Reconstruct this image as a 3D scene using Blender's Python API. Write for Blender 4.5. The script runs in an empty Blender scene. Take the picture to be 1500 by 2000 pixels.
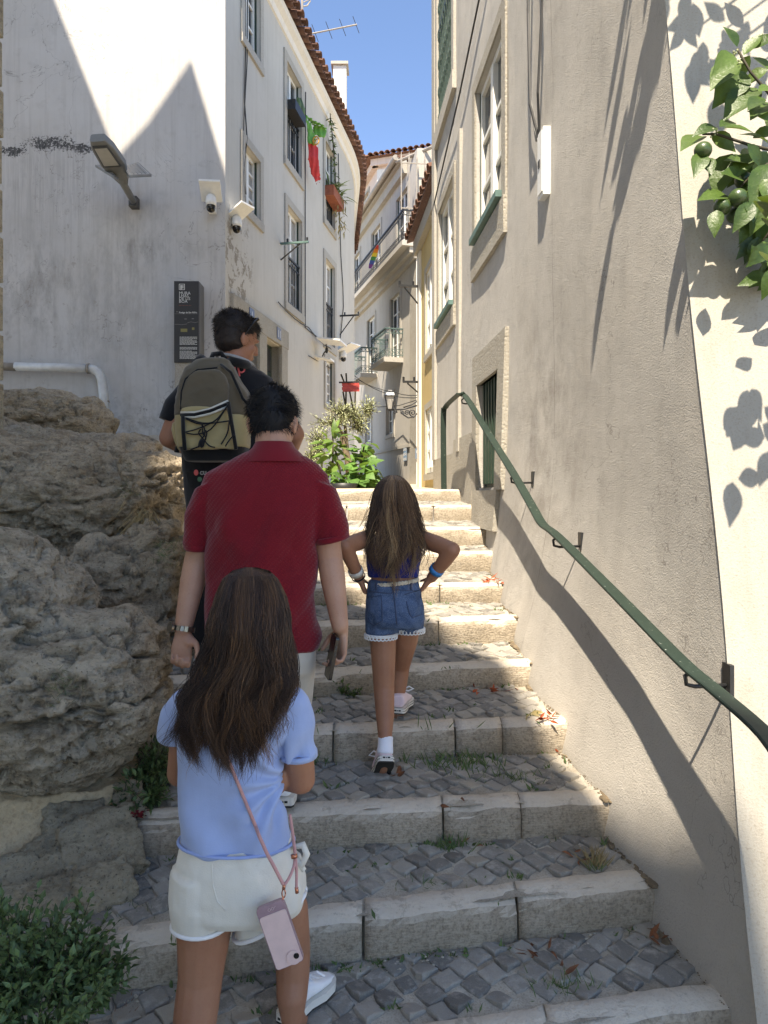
import bpy, math, random
import numpy as np
from mathutils import Vector, Matrix, Euler

# ------------------------------------------------------------------ camera, light, exposure
S = bpy.context.scene
COL = S.collection
F, CX, HY, EZ = 1400.0, 750.0, 968.0, 1.6          # pixels of focal length, principal column, horizon row, eye height
cam = bpy.data.cameras.new('camera'); cam_o = bpy.data.objects.new('camera', cam); COL.objects.link(cam_o)
cam_o.location = (0, 0, EZ); cam_o.rotation_euler = (math.radians(90), 0, 0)
cam.sensor_fit = 'VERTICAL'; cam.sensor_height = 36; cam.sensor_width = 27
cam.lens = 36 * F / 2000; cam.shift_y = -0.016
cam.clip_start = 0.05; cam.clip_end = 2000
S.camera = cam_o

SUN_D = Vector((0.115, 0.51, -0.852)).normalized()     # the way the light travels
sun = bpy.data.lights.new('sun', 'SUN'); sun.energy = 4.1; sun.angle = math.radians(0.53); sun.color = (1.0, 0.98, 0.955)
sun_o = bpy.data.objects.new('sun', sun); COL.objects.link(sun_o)
sun_o.rotation_euler = SUN_D.to_track_quat('-Z', 'Y').to_euler(); sun_o.location = (0, -5, 30)
W = bpy.data.worlds.new('World'); S.world = W; W.use_nodes = True
wn = W.node_tree.nodes; wl = W.node_tree.links
sky = wn.new('ShaderNodeTexSky'); sky.sky_type = 'NISHITA'; sky.sun_disc = False
sky.sun_elevation = math.asin(-SUN_D.z); sky.sun_rotation = math.atan2(-SUN_D.x, -SUN_D.y)
sky.altitude = 3500; sky.air_density = 1.0; sky.dust_density = 0.2; sky.ozone_density = 6.5
wl.new(sky.outputs[0], wn['Background'].inputs[0]); wn['Background'].inputs[1].default_value = 0.15
S.view_settings.view_transform = 'Standard'; S.view_settings.look = 'None'
S.view_settings.gamma = 1; S.view_settings.use_curve_mapping = False
S.view_settings.exposure = 1.58
S.view_settings.use_white_balance = True; S.view_settings.white_balance_temperature = 8000; S.view_settings.white_balance_tint = 10
S.render.engine = 'CYCLES'
S.cycles.use_denoising = True
try: S.cycles.denoiser = 'OPENIMAGEDENOISE'
except Exception: pass
S.cycles.max_bounces = 8; S.cycles.diffuse_bounces = 5; S.cycles.glossy_bounces = 3; S.cycles.transmission_bounces = 4
S.cycles.transparent_max_bounces = 8

R = random.Random(7)
rng = np.random.default_rng(11)
PI = math.pi

# ------------------------------------------------------------------ helpers
def P(px, py, Y):
    """a point of the photograph at the distance Y"""
    return Vector(((px - CX) / F * Y, Y, EZ - (py - HY) / F * Y))

def C(r, g, b, k=1.0):
    def f(v):
        v /= 255.0
        return (v / 12.92 if v <= 0.04045 else ((v + 0.055) / 1.055) ** 2.4) * k
    return (f(r), f(g), f(b), 1.0)

def lerp(a, b, t): return a + (b - a) * t
def itp(x, xs, ys): return float(np.interp(x, xs, ys))
def link(o): COL.objects.link(o); return o

def wloc(o):
    v = Vector((0, 0, 0))
    while o is not None:
        v += o.location; o = o.parent
    return v

def _hash(ix, iy, iz):
    h = (ix * 374761393 + iy * 668265263 + iz * 2147483647 + 1013904223) & 0xFFFFFFFF
    h = ((h ^ (h >> 13)) * 1274126177) & 0xFFFFFFFF
    h = ((h ^ (h >> 16)) * 2246822519) & 0xFFFFFFFF
    return ((h ^ (h >> 15)) & 0xFFFFFF) / float(0xFFFFFF)

def vnoise(p):
    p = np.asarray(p, float); i = np.floor(p).astype(np.int64); f = p - i
    f = f * f * f * (f * (f * 6 - 15) + 10)
    out = 0
    for dx in (0, 1):
        wx = f[:, 0] if dx else 1 - f[:, 0]
        for dy in (0, 1):
            wy = f[:, 1] if dy else 1 - f[:, 1]
            for dz in (0, 1):
                wz = f[:, 2] if dz else 1 - f[:, 2]
                out = out + wx * wy * wz * _hash(i[:, 0] + dx, i[:, 1] + dy, i[:, 2] + dz)
    return out * 2 - 1

def fbm(p, sc=1.0, oct=4, gain=0.5, seed=0.0):
    p = np.asarray(p, float) * sc + seed * 17.3
    a, t, n = 1.0, 0.0, 0.0
    for k in range(oct):
        t = t + a * vnoise(p + k * 7.1); n += a; a *= gain; p = p * 2.03
    return t / n

class MB:
    """collects shapes for ONE mesh"""
    def __init__(s): s.v = []; s.f = []
    def add(s, vs, fs):
        o = len(s.v); s.v.extend([tuple(x) for x in vs]); s.f.extend([tuple(i + o for i in f) for f in fs]); return s
    def quad(s, a, b, c, d): return s.add([a, b, c, d], [(0, 1, 2, 3)])
    def hexa(s, p):     # 8 points: bottom ring 0-3, top ring 4-7
        return s.add(p, [(3, 2, 1, 0), (4, 5, 6, 7), (0, 1, 5, 4), (1, 2, 6, 5), (2, 3, 7, 6), (3, 0, 4, 7)])
    def box(s, c, d, rot=None):
        c = Vector(c); h = Vector(d) / 2
        ps = [Vector((x * h.x, y * h.y, z * h.z)) for z in (-1, 1) for x, y in ((-1, -1), (1, -1), (1, 1), (-1, 1))]
        if rot is not None: ps = [rot @ q for q in ps]
        return s.hexa([c + q for q in ps])
    def bar(s, a, b, w, h=None, up=(0, 0, 1)):
        a, b = Vector(a), Vector(b); t = (b - a).normalized(); up = Vector(up)
        x = t.cross(up)
        if x.length < 1e-4: x = t.cross(Vector((0, 1, 0)))
        x.normalize(); u = x.cross(t); h = w if h is None else h
        q = [(-1, -1), (1, -1), (1, 1), (-1, 1)]
        return s.hexa([a + x * i * w / 2 + u * j * h / 2 for i, j in q] + [b + x * i * w / 2 + u * j * h / 2 for i, j in q])
    def tube(s, pts, rad, n=8, caps=True, flat=None):
        pts = [Vector(p) for p in pts]; m = len(pts)
        rad = [rad] * m if isinstance(rad, (int, float)) else list(rad)
        vs = []; prev = None
        for i in range(m):
            t = (pts[min(i + 1, m - 1)] - pts[max(i - 1, 0)])
            t = t.normalized() if t.length > 1e-9 else Vector((0, 0, 1))
            if prev is None:
                a = Vector((0, 0, 1)) if abs(t.z) < 0.9 else Vector((1, 0, 0))
                x = t.cross(a).normalized()
            else:
                x = prev - t * prev.dot(t)
                x = x.normalized() if x.length > 1e-6 else t.orthogonal().normalized()
            prev = x; y = t.cross(x)
            for k in range(n):
                an = 2 * PI * k / n
                vs.append(pts[i] + (x * math.cos(an) + y * math.sin(an)) * rad[i])
        fs = [(i * n + k, i * n + (k + 1) % n, (i + 1) * n + (k + 1) % n, (i + 1) * n + k) for i in range(m - 1) for k in range(n)]
        if caps: fs += [tuple(range(n - 1, -1, -1)), tuple((m - 1) * n + k for k in range(n))]
        return s.add(vs, fs)
    def ell(s, c, r, rot=None, nu=16, nv=10):
        c = Vector(c); r = (r, r, r) if isinstance(r, (int, float)) else r
        vs = []
        for j in range(1, nv):
            th = PI * j / nv
            for i in range(nu):
                ph = 2 * PI * i / nu
                q = Vector((r[0] * math.sin(th) * math.cos(ph), r[1] * math.sin(th) * math.sin(ph), r[2] * math.cos(th)))
                vs.append(c + (rot @ q if rot is not None else q))
        for sg in (1, -1):
            q = Vector((0, 0, r[2] * sg)); vs.append(c + (rot @ q if rot is not None else q))
        T = (nv - 1) * nu; fs = []
        for j in range(nv - 2):
            for i in range(nu):
                k = (i + 1) % nu
                fs.append((j * nu + i, (j + 1) * nu + i, (j + 1) * nu + k, j * nu + k))
        for i in range(nu):
            k = (i + 1) % nu
            fs.append((T, i, k)); fs.append((T + 1, (nv - 2) * nu + k, (nv - 2) * nu + i))
        return s.add(vs, fs)
    def loft(s, rings, n=28, e=2.0, caps=True):
        """rings: (centre, half-axis vector, half-axis vector[, exponent])"""
        vs = []
        for rg in rings:
            c, a, b = rg[:3]; ee = rg[3] if len(rg) > 3 else e
            for k in range(n):
                t = 2 * PI * k / n; ct, st = math.cos(t), math.sin(t)
                vs.append(Vector(c) + Vector(a) * (math.copysign(abs(ct) ** (2 / ee), ct)) + Vector(b) * (math.copysign(abs(st) ** (2 / ee), st)))
        m = len(rings)
        fs = [(i * n + k, i * n + (k + 1) % n, (i + 1) * n + (k + 1) % n, (i + 1) * n + k) for i in range(m - 1) for k in range(n)]
        if caps: fs += [tuple(range(n - 1, -1, -1)), tuple((m - 1) * n + k for k in range(n))]
        return s.add(vs, fs)
    def limb(s, pts, rad, n=14):
        pts = [Vector(p) for p in pts]
        for i in range(len(pts) - 1): s.tube([pts[i], pts[i + 1]], [rad[i], rad[i + 1]], n)
        for p, r in zip(pts, rad): s.ell(p, r, nu=14, nv=10)
        return s
    def prism(s, poly, z0, z1):
        n = len(poly)
        vs = [(x, y, z0) for x, y in poly] + [(x, y, z1) for x, y in poly]
        return s.add(vs, [tuple(range(n - 1, -1, -1)), tuple(range(n, 2 * n))] + [(i, (i + 1) % n, n + (i + 1) % n, n + i) for i in range(n)])
    def grid(s, fn, nu, nv):
        vs = [fn(i / nu, j / nv) for j in range(nv + 1) for i in range(nu + 1)]
        w = nu + 1
        return s.add(vs, [(j * w + i, j * w + i + 1, (j + 1) * w + i + 1, (j + 1) * w + i) for j in range(nv) for i in range(nu)])
    def mesh(s, name, off=(0, 0, 0)):
        me = bpy.data.meshes.new(name); o = Vector(off)
        me.from_pydata([tuple(Vector(v) - o) for v in s.v], [], s.f); me.update(); return me
    def build(s, name, m, parent=None, smooth=False, base=None, **tags):
        if parent is not None: off = wloc(parent)
        elif base is not None: off = Vector(base)
        else:
            a = np.array(s.v); off = Vector(((a[:, 0].min() + a[:, 0].max()) / 2, (a[:, 1].min() + a[:, 1].max()) / 2, a[:, 2].min()))
        me = s.mesh(name, off); me.materials.append(m)
        if smooth: me.polygons.foreach_set('use_smooth', [True] * len(me.polygons))
        o = link(bpy.data.objects.new(name, me))
        if parent is not None: o.parent = parent
        else: o.location = off
        return tag(o, **tags)

def tag(o, label=None, cat=None, group=None, kind=None):
    if label: o['label'] = label
    if cat: o['category'] = cat
    if group: o['group'] = group
    if kind: o['kind'] = kind
    return o

def thing(name, base, label=None, cat=None, group=None, kind=None):
    o = link(bpy.data.objects.new(name, None)); o.location = Vector(base); o.empty_display_size = 0.1
    return tag(o, label, cat, group, kind)

def vox(mb, name, m, parent=None, voxel=0.006, smooth=6, disp=None, base=None, **tags):
    """fuses the closed shapes of mb into one continuous surface"""
    tmp = link(bpy.data.objects.new('tmp', mb.mesh('tmp')))
    r = tmp.modifiers.new('r', 'REMESH'); r.mode = 'VOXEL'; r.voxel_size = voxel
    if smooth:
        k = tmp.modifiers.new('s', 'SMOOTH'); k.factor = 0.5; k.iterations = smooth
    dg = bpy.context.evaluated_depsgraph_get()
    me = bpy.data.meshes.new_from_object(tmp.evaluated_get(dg), depsgraph=dg)
    old = tmp.data; bpy.data.objects.remove(tmp); bpy.data.meshes.remove(old)
    n = len(me.vertices); co = np.empty(n * 3); me.vertices.foreach_get('co', co); co = co.reshape(-1, 3)
    if disp is not None:
        no = np.empty(n * 3); me.vertices.foreach_get('normal', no); no = no.reshape(-1, 3)
        co = disp(co, no)
    if parent is not None: off = wloc(parent)
    elif base is not None: off = Vector(base)
    else: off = Vector(((co[:, 0].min() + co[:, 0].max()) / 2, (co[:, 1].min() + co[:, 1].max()) / 2, co[:, 2].min()))
    me.vertices.foreach_set('co', (co - np.array(off)).ravel()); me.update(); me.name = name
    me.polygons.foreach_set('use_smooth', [True] * len(me.polygons))
    me.materials.clear(); me.materials.append(m)
    o = link(bpy.data.objects.new(name, me))
    if parent is not None: o.parent = parent
    else: o.location = off
    return tag(o, **tags)

def text(s, name, m, parent, pos, size, right=(1, 0, 0), up=(0, 0, 1), depth=0.0, align='LEFT', bold=0.0):
    cu = bpy.data.curves.new(name, 'FONT'); cu.body = s; cu.size = size; cu.extrude = depth; cu.align_x = align; cu.offset = bold
    cu.resolution_u = 2
    t = link(bpy.data.objects.new('tmp', cu))
    dg = bpy.context.evaluated_depsgraph_get()
    me = bpy.data.meshes.new_from_object(t.evaluated_get(dg), depsgraph=dg); bpy.data.objects.remove(t)
    r = Vector(right).normalized(); u = Vector(up).normalized(); n = r.cross(u)
    M = Matrix((r, u, n)).transposed().to_4x4()
    M.translation = Vector(pos) - (wloc(parent) if parent else Vector())
    me.transform(M); me.materials.clear(); me.materials.append(m)
    o = link(bpy.data.objects.new(name, me)); o.parent = parent
    return o

# ------------------------------------------------------------------ materials
class NT:
    def __init__(s, name):
        s.m = bpy.data.materials.new(name); s.m.use_nodes = True
        s.N = s.m.node_tree.nodes; s.L = s.m.node_tree.links
        s.b = s.N['Principled BSDF']; s.g = s.N.new('ShaderNodeNewGeometry'); s.pos = s.g.outputs['Position']
    def set(s, k, v):
        i = s.b.inputs[k]
        if hasattr(v, 'is_output'): s.L.new(v, i)
        else: i.default_value = v
        return s
    def put(s, i, v):
        if hasattr(v, 'is_output'): s.L.new(v, i)
        else: i.default_value = v
    def noise(s, sc, det=4, ro=0.55, vec=None, dist=0.0):
        n = s.N.new('ShaderNodeTexNoise'); n.inputs['Scale'].default_value = sc; n.inputs['Detail'].default_value = det
        n.inputs['Roughness'].default_value = ro; n.inputs['Distortion'].default_value = dist
        s.L.new(vec if vec is not None else s.pos, n.inputs['Vector']); return n.outputs['Fac']
    def voro(s, sc, feat='F1', out='Distance', vec=None):
        n = s.N.new('ShaderNodeTexVoronoi'); n.feature = feat; n.inputs['Scale'].default_value = sc
        s.L.new(vec if vec is not None else s.pos, n.inputs['Vector']); return n.outputs[out]
    def wave(s, sc, vec=None, dist=1.0, direction='X', det=2):
        n = s.N.new('ShaderNodeTexWave'); n.bands_direction = direction; n.inputs['Scale'].default_value = sc
        n.inputs['Distortion'].default_value = dist; n.inputs['Detail'].default_value = det
        s.L.new(vec if vec is not None else s.pos, n.inputs['Vector']); return n.outputs['Fac']
    def scale(s, v, vec=None):
        n = s.N.new('ShaderNodeVectorMath'); n.operation = 'MULTIPLY'; s.L.new(vec if vec is not None else s.pos, n.inputs[0]); n.inputs[1].default_value = v
        return n.outputs[0]
    def math(s, op, a, b=0.0, clamp=False):
        n = s.N.new('ShaderNodeMath'); n.operation = op; n.use_clamp = clamp; s.put(n.inputs[0], a); s.put(n.inputs[1], b); return n.outputs[0]
    def ramp(s, f, a, b, lo=0.0, hi=1.0):
        n = s.N.new('ShaderNodeMapRange'); n.clamp = True; s.put(n.inputs[0], f)
        n.inputs[1].default_value = a; n.inputs[2].default_value = b; n.inputs[3].default_value = lo; n.inputs[4].default_value = hi
        return n.outputs[0]
    def mix(s, f, a, b, blend='MIX'):
        n = s.N.new('ShaderNodeMix'); n.data_type = 'RGBA'; n.blend_type = blend; n.clamp_factor = True
        s.put(n.inputs[0], f); s.put(n.inputs[6], a); s.put(n.inputs[7], b); return n.outputs[2]
    def near(s, c, r, soft=0.35):
        """1 inside the ellipsoid round c with half-axes r, falling to 0 outside"""
        n = s.N.new('ShaderNodeVectorMath'); n.operation = 'SUBTRACT'; s.L.new(s.pos, n.inputs[0]); n.inputs[1].default_value = c
        d = s.N.new('ShaderNodeVectorMath'); d.operation = 'DIVIDE'; s.L.new(n.outputs[0], d.inputs[0]); d.inputs[1].default_value = r
        l = s.N.new('ShaderNodeVectorMath'); l.operation = 'LENGTH'; s.L.new(d.outputs[0], l.inputs[0])
        return s.ramp(l.outputs['Value'], 1 - soft, 1 + soft, 1, 0)
    def rnd(s): n = s.N.new('ShaderNodeObjectInfo'); return n.outputs['Random']
    def isl(s): return s.g.outputs['Random Per Island']
    def z(s):
        n = s.N.new('ShaderNodeSeparateXYZ'); s.L.new(s.pos, n.inputs[0]); return n.outputs
    def bump(s, h, st=0.4, d=0.01):
        n = s.N.new('ShaderNodeBump'); n.inputs['Strength'].default_value = st; n.inputs['Distance'].default_value = d
        s.L.new(h, n.inputs['Height']); s.L.new(n.outputs[0], s.b.inputs['Normal']); return s
    def done(s, col=None, rough=0.8, metal=0.0, spec=None):
        if col is not None: s.set('Base Color', col)
        s.set('Roughness', rough)
        if metal: s.set('Metallic', metal)
        if spec is not None: s.set('Specular IOR Level', spec)
        return s.m

def simple(name, col, rough=0.6, metal=0.0, var=0.12, sc=20, bump=0.0, bsc=200, bd=0.002, spec=None):
    t = NT(name)
    f = t.noise(sc, 4)
    dark = tuple(c * (1 - var * 1.6) for c in col[:3]) + (1,)
    lite = tuple(min(1, c * (1 + var)) for c in col[:3]) + (1,)
    c = t.mix(t.ramp(f, 0.3, 0.7), dark, lite)
    if bump: t.bump(t.noise(bsc, 3), bump, bd)
    return t.done(c, rough, metal, spec)

def plaster(name, c1, c2, dirt, sc=1.2, grain=160, gb=0.5, gd=0.004, streak=0.35, mott=0.5, extra=None, sp=0.0):
    t = NT(name)
    big = t.noise(sc, 6, 0.62); mid = t.noise(sc * 7, 5, 0.6)
    c = t.mix(t.ramp(big, 0.32, 0.68), c1, c2)
    st = t.noise(3.2, 5, 0.6, t.scale((6, 6, 0.22)))
    c = t.mix(t.math('MULTIPLY', t.ramp(st, 0.5, 0.78), streak), c, dirt)
    c = t.mix(t.math('MULTIPLY', t.ramp(mid, 0.55, 0.8), mott), c, dirt)
    gr = t.noise(grain, 3, 0.7)
    if sp: c = t.mix(t.math('MULTIPLY', t.ramp(gr, 0.52, 0.72), sp), c, dirt)
    h = t.math('ADD', t.math('MULTIPLY', gr, 1.0), t.math('MULTIPLY', mid, 1.5))
    if extra: c = extra(t, c)
    t.bump(h, gb, gd)
    return t.done(c, 0.9, spec=0.25)

M = {}
def gable_extra(t, c):
    n = t.noise(9, 6, 0.7); n2 = t.noise(40, 4, 0.7)
    band = t.near((-4.30, 9.2, 6.12), (0.42, 1.0, 0.10), 0.6)
    for cc_ in ((-4.78, 9.2, 6.02), (-3.86, 9.2, 6.05)): band = t.math('MAXIMUM', band, t.near(cc_, (0.22, 1.0, 0.09), 0.6))
    k = t.math('ADD', t.math('MULTIPLY', band, 0.62), t.math('ADD', t.math('MULTIPLY', t.math('SUBTRACT', n, 0.5), 1.3), t.math('MULTIPLY', t.math('SUBTRACT', n2, 0.5), 1.5)))
    k = t.math('MULTIPLY', t.ramp(k, 0.42, 0.58), t.ramp(band, 0.02, 0.2))
    c = t.mix(k, c, C(66, 66, 66))
    below = t.near((-4.25, 9.2, 5.6), (0.9, 1.0, 0.55), 0.6)
    s2 = t.noise(7, 5, 0.65, t.scale((9, 9, 0.35)))
    c = t.mix(t.math('MULTIPLY', t.math('MULTIPLY', below, t.ramp(s2, 0.4, 0.65)), 0.5), c, C(150, 146, 142))
    for cc, rr in (((-3.9, 9.2, 3.9), (1.1, 1.0, 0.7)), ((-4.6, 9.2, 4.5), (0.6, 1, 0.5)), ((-2.75, 9.2, 4.75), (0.75, 1, 0.12)), ((-3.2, 9.2, 4.9), (0.5, 1, 0.6))):
        a = t.near(cc, rr, 0.5)
        c = t.mix(t.math('MULTIPLY', t.math('MULTIPLY', a, t.ramp(t.noise(4, 6, 0.7, t.scale((1.6, 1, 0.55))), 0.42, 0.7)), 0.45), c, C(122, 117, 111))
    low = t.near((-3.6, 9.2, 2.3), (2.2, 1, 0.5), 0.5)
    c = t.mix(t.math('MULTIPLY', t.math('MULTIPLY', low, t.ramp(n, 0.42, 0.62)), 0.6), c, C(142, 136, 128))
    cr = t.noise(1.1, 5, 0.6, None, 0.6)
    line = t.ramp(t.math('ABSOLUTE', t.math('SUBTRACT', cr, 0.5)), 0.0, 0.0032, 1, 0)
    c = t.mix(t.math('MULTIPLY', line, t.math('MULTIPLY', t.ramp(t.noise(0.6, 2), 0.46, 0.56), 0.65)), c, C(105, 100, 96))
    pl = t.math('MULTIPLY', t.near((-4.3, 9.2, 4.3), (0.75, 1, 1.25), 0.4), t.ramp(t.noise(6.5, 6, 0.75), 0.6, 0.63))
    c = t.mix(t.math('MULTIPLY', pl, 0.55), c, C(150, 142, 134))
    return c
def facade_extra(t, c):
    n = t.noise(5.5, 6, 0.75)
    k = t.math('MULTIPLY', t.near((-1.93, 9.62, 4.75), (0.5, 0.5, 0.75), 0.3), t.ramp(n, 0.53, 0.55))
    c = t.mix(k, c, C(142, 134, 122))
    return c
WHITE1, WHITE2, WDIRT = C(182, 178, 173), C(194, 191, 187), C(146, 139, 132)
M['gable'] = plaster('gable_plaster', WHITE1, WHITE2, WDIRT, 1.0, 90, 0.35, 0.006, 0.35, 0.3, gable_extra)
M['facade'] = plaster('facade_plaster', C(182, 178, 168), C(192, 188, 179), C(152, 145, 133), 0.8, 70, 0.25, 0.006, 0.3, 0.2, facade_extra)
def grey_extra(t, c):
    zz = t.z()
    s2 = t.noise(2.6, 5, 0.6, t.scale((1.0, 1.6, 0.5)))
    c = t.mix(t.math('MULTIPLY', t.ramp(s2, 0.5, 0.72), 0.22), c, C(112, 106, 100))
    toe = t.ramp(t.math('ADD', zz[2], t.math('MULTIPLY', t.noise(3, 4), 0.7)), 1.15, 1.75, 1, 0)
    c = t.mix(t.math('MULTIPLY', toe, t.ramp(zz[1], 3.6, 4.6, 0.35, 0)), c, C(182, 174, 162))
    return c
_ge = grey_extra
def grey_extra2(t, c):
    c = _ge(t, c); zz = t.z()
    pa = t.noise(0.9, 3, 0.5, None, 0.8); c = t.mix(t.math('MULTIPLY', t.ramp(pa, 0.52, 0.55), 0.22), c, C(196, 190, 180))
    cr = t.noise(0.8, 6, 0.62, None, 0.5); ln = t.ramp(t.math('ABSOLUTE', t.math('SUBTRACT', cr, 0.5)), 0.0, 0.0022, 1, 0)
    c = t.mix(t.math('MULTIPLY', ln, t.math('MULTIPLY', t.ramp(t.noise(0.7, 2), 0.48, 0.58), 0.5)), c, C(84, 78, 72))
    jo = t.ramp(t.math('ABSOLUTE', t.math('SUBTRACT', zz[1], t.math('ADD', 3.74, t.math('MULTIPLY', t.noise(2.2, 3), 0.05)))), 0.0, 0.008, 1, 0)
    c = t.mix(t.math('MULTIPLY', jo, t.ramp(t.noise(5, 3), 0.35, 0.6, 0.1, 0.55)), c, C(104, 98, 92))
    da = t.math('MULTIPLY', t.near((0.85, 3.9, 1.9), (0.6, 0.55, 0.75), 0.6), t.ramp(t.noise(5, 6, 0.7), 0.42, 0.66)); c = t.mix(t.math('MULTIPLY', da, 0.5), c, C(112, 104, 96))
    return c
grey_extra = grey_extra2
M['grey'] = plaster('grey_render', C(174, 170, 163), C(186, 182, 175), C(136, 131, 124), 1.1, 170, 1.0, 0.006, 0.1, 0.3, grey_extra, 0.5)
M['cream'] = plaster('cream_render', C(158, 154, 144), C(167, 163, 153), C(130, 121, 105), 1.0, 150, 0.5, 0.004, 0.35, 0.25, None, 0.5)
M['far'] = plaster('far_render', C(164, 159, 150), C(176, 171, 162), C(128, 121, 110), 0.5, 40, 0.2, 0.01, 0.45, 0.3)
M['farpink'] = plaster('pink_render', C(208, 188, 175), C(216, 200, 188), C(170, 148, 134), 0.5, 40, 0.2, 0.01, 0.5, 0.4)
M['yellow'] = plaster('yellow_render', C(186, 164, 116), C(194, 174, 128), C(156, 136, 98), 0.5, 40, 0.2, 0.01, 0.5, 0.3)
M['plainwhite'] = plaster('white_render', C(214, 210, 200), C(222, 218, 209), C(180, 172, 160), 0.8, 60, 0.2, 0.006, 0.3, 0.2)
M['casta'] = plaster('bounce_white_render', C(226, 220, 208), C(232, 227, 216), C(206, 198, 184), 0.8, 60, 0.2, 0.006, 0.3, 0.2)  # near-white, so the shading houses bounce light into the foreground

def stone_mat(name, a, b, dark, sc=3.0, fine=60, bs=0.7, bd=0.012, pits=0.5, tool=0.0):
    t = NT(name)
    n1 = t.noise(sc, 7, 0.68); n2 = t.noise(fine, 5, 0.7); v = t.voro(fine * 0.55)
    c = t.mix(t.ramp(n1, 0.32, 0.68), a, b)
    c = t.mix(t.math('MULTIPLY', t.ramp(n2, 0.5, 0.68), 0.55), c, dark)
    c = t.mix(t.math('MULTIPLY', t.ramp(n2, 0.28, 0.42, 1, 0), 0.4), c, tuple(min(1, x * 1.35) for x in b[:3]) + (1,))
    h = t.math('ADD', t.math('MULTIPLY', n2, 1.0), t.math('MULTIPLY', n1, 2.0))
    if pits: h = t.math('ADD', h, t.math('MULTIPLY', t.ramp(v, 0.0, 0.45), pits))
    if tool:
        w = t.wave(26, t.scale((0.35, 0.35, 1)), 3.0, 'Z', 3)
        h = t.math('ADD', h, t.math('MULTIPLY', w, tool))
        c = t.mix(t.math('MULTIPLY', t.ramp(w, 0.2, 0.6, 1, 0), 0.25), c, dark)
    t.bump(h, bs, bd)
    return t.done(c, 0.9, spec=0.25)
def kerb_mat():
    t = NT('kerb_limestone')
    n1 = t.noise(5, 7, 0.68); n2 = t.noise(85, 5, 0.7); w = t.wave(34, t.scale((0.6, 0.6, 1)), 9.0, 'Z', 4)
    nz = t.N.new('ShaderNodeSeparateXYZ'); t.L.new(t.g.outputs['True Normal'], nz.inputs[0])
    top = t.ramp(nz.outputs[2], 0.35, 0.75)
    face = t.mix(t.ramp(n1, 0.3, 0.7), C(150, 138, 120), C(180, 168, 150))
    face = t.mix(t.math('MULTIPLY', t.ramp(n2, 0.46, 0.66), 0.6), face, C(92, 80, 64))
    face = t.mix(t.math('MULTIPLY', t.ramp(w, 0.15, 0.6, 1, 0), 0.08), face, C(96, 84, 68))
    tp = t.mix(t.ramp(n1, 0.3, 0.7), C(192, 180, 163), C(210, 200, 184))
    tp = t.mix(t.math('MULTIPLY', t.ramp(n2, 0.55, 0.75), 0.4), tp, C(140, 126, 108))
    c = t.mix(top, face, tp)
    c = t.mix(t.math('MULTIPLY', t.ramp(t.noise(14, 6, 0.75), 0.56, 0.62), 0.35), c, C(118, 110, 98))
    t.bump(t.math('ADD', t.math('MULTIPLY', n2, 1.2), t.math('ADD', t.math('MULTIPLY', n1, 1.5), t.math('MULTIPLY', w, 0.12))), 0.75, 0.01)
    return t.done(c, 0.88, spec=0.25)
M['kerb'] = kerb_mat()
def cobble_mat():
    t = NT('basalt_cobble')
    r = t.rnd(); i = t.isl()
    n = t.noise(22, 6, 0.7); n2 = t.noise(260, 3, 0.8)
    k = t.math('FRACT', t.math('ADD', r, t.math('MULTIPLY', i, 3.7)))
    c = t.mix(k, C(118, 115, 109), C(166, 160, 150))
    c = t.mix(t.ramp(k, 0.9, 0.96), c, C(168, 160, 146))
    c = t.mix(t.math('MULTIPLY', t.ramp(n, 0.5, 0.66), 0.75), c, C(178, 172, 162))
    c = t.mix(t.math('MULTIPLY', t.ramp(n2, 0.55, 0.75), 0.55), c, C(176, 172, 166))
    c = t.mix(t.math('MULTIPLY', t.ramp(n2, 0.25, 0.4, 1, 0), 0.5), c, C(62, 62, 63))
    t.bump(t.math('ADD', t.math('MULTIPLY', n, 2.0), n2), 0.8, 0.006)
    return t.done(c, 0.85, spec=0.15)
M['cobble'] = cobble_mat()
def bed_mat():
    t = NT('joint_sand')
    n = t.noise(6, 6, 0.65); n2 = t.noise(180, 4, 0.7)
    c = t.mix(t.ramp(n, 0.35, 0.65), C(150, 141, 126), C(190, 182, 167))
    c = t.mix(t.math('MULTIPLY', t.ramp(n2, 0.48, 0.7), 0.5), c, C(92, 84, 72))
    t.bump(n2, 0.8, 0.006); return t.done(c, 0.95, spec=0.2)
M['bed'] = bed_mat()
def rock_mat(name, a, b, dark, moss=0.25):
    t = NT(name)
    n1 = t.noise(1.7, 8, 0.7); n2 = t.noise(16, 7, 0.74); n3 = t.noise(90, 5, 0.75); st = t.noise(5, 6, 0.7, t.scale((1, 1, 3.2)))
    c = t.mix(t.ramp(n1, 0.3, 0.7), a, b)
    c = t.mix(t.math('MULTIPLY', t.ramp(st, 0.48, 0.62), 0.5), c, dark)
    c = t.mix(t.math('MULTIPLY', t.ramp(n2, 0.52, 0.66), 0.65), c, dark)
    c = t.mix(t.math('MULTIPLY', t.ramp(n2, 0.3, 0.45, 1, 0), 0.5), c, C(214, 200, 176))
    c = t.mix(t.math('MULTIPLY', t.ramp(n3, 0.57, 0.67), 0.75), c, C(52, 44, 35))
    c = t.mix(t.math('MULTIPLY', t.ramp(n3, 0.28, 0.4, 1, 0), 0.35), c, C(196, 184, 162))
    c = t.mix(t.math('MULTIPLY', t.ramp(t.noise(3.1, 5, 0.7), 0.6, 0.7), moss), c, C(92, 92, 60))
    h = t.math('ADD', t.math('MULTIPLY', n2, 2.2), t.math('ADD', n3, t.math('MULTIPLY', t.ramp(t.voro(38), 0.05, 0.5), 0.8)))
    t.bump(h, 1.0, 0.02)
    return t.done(c, 0.93, spec=0.2)
M['rock'] = rock_mat('boulder_rock', C(200, 184, 158), C(218, 204, 180), C(120, 104, 83))
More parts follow.
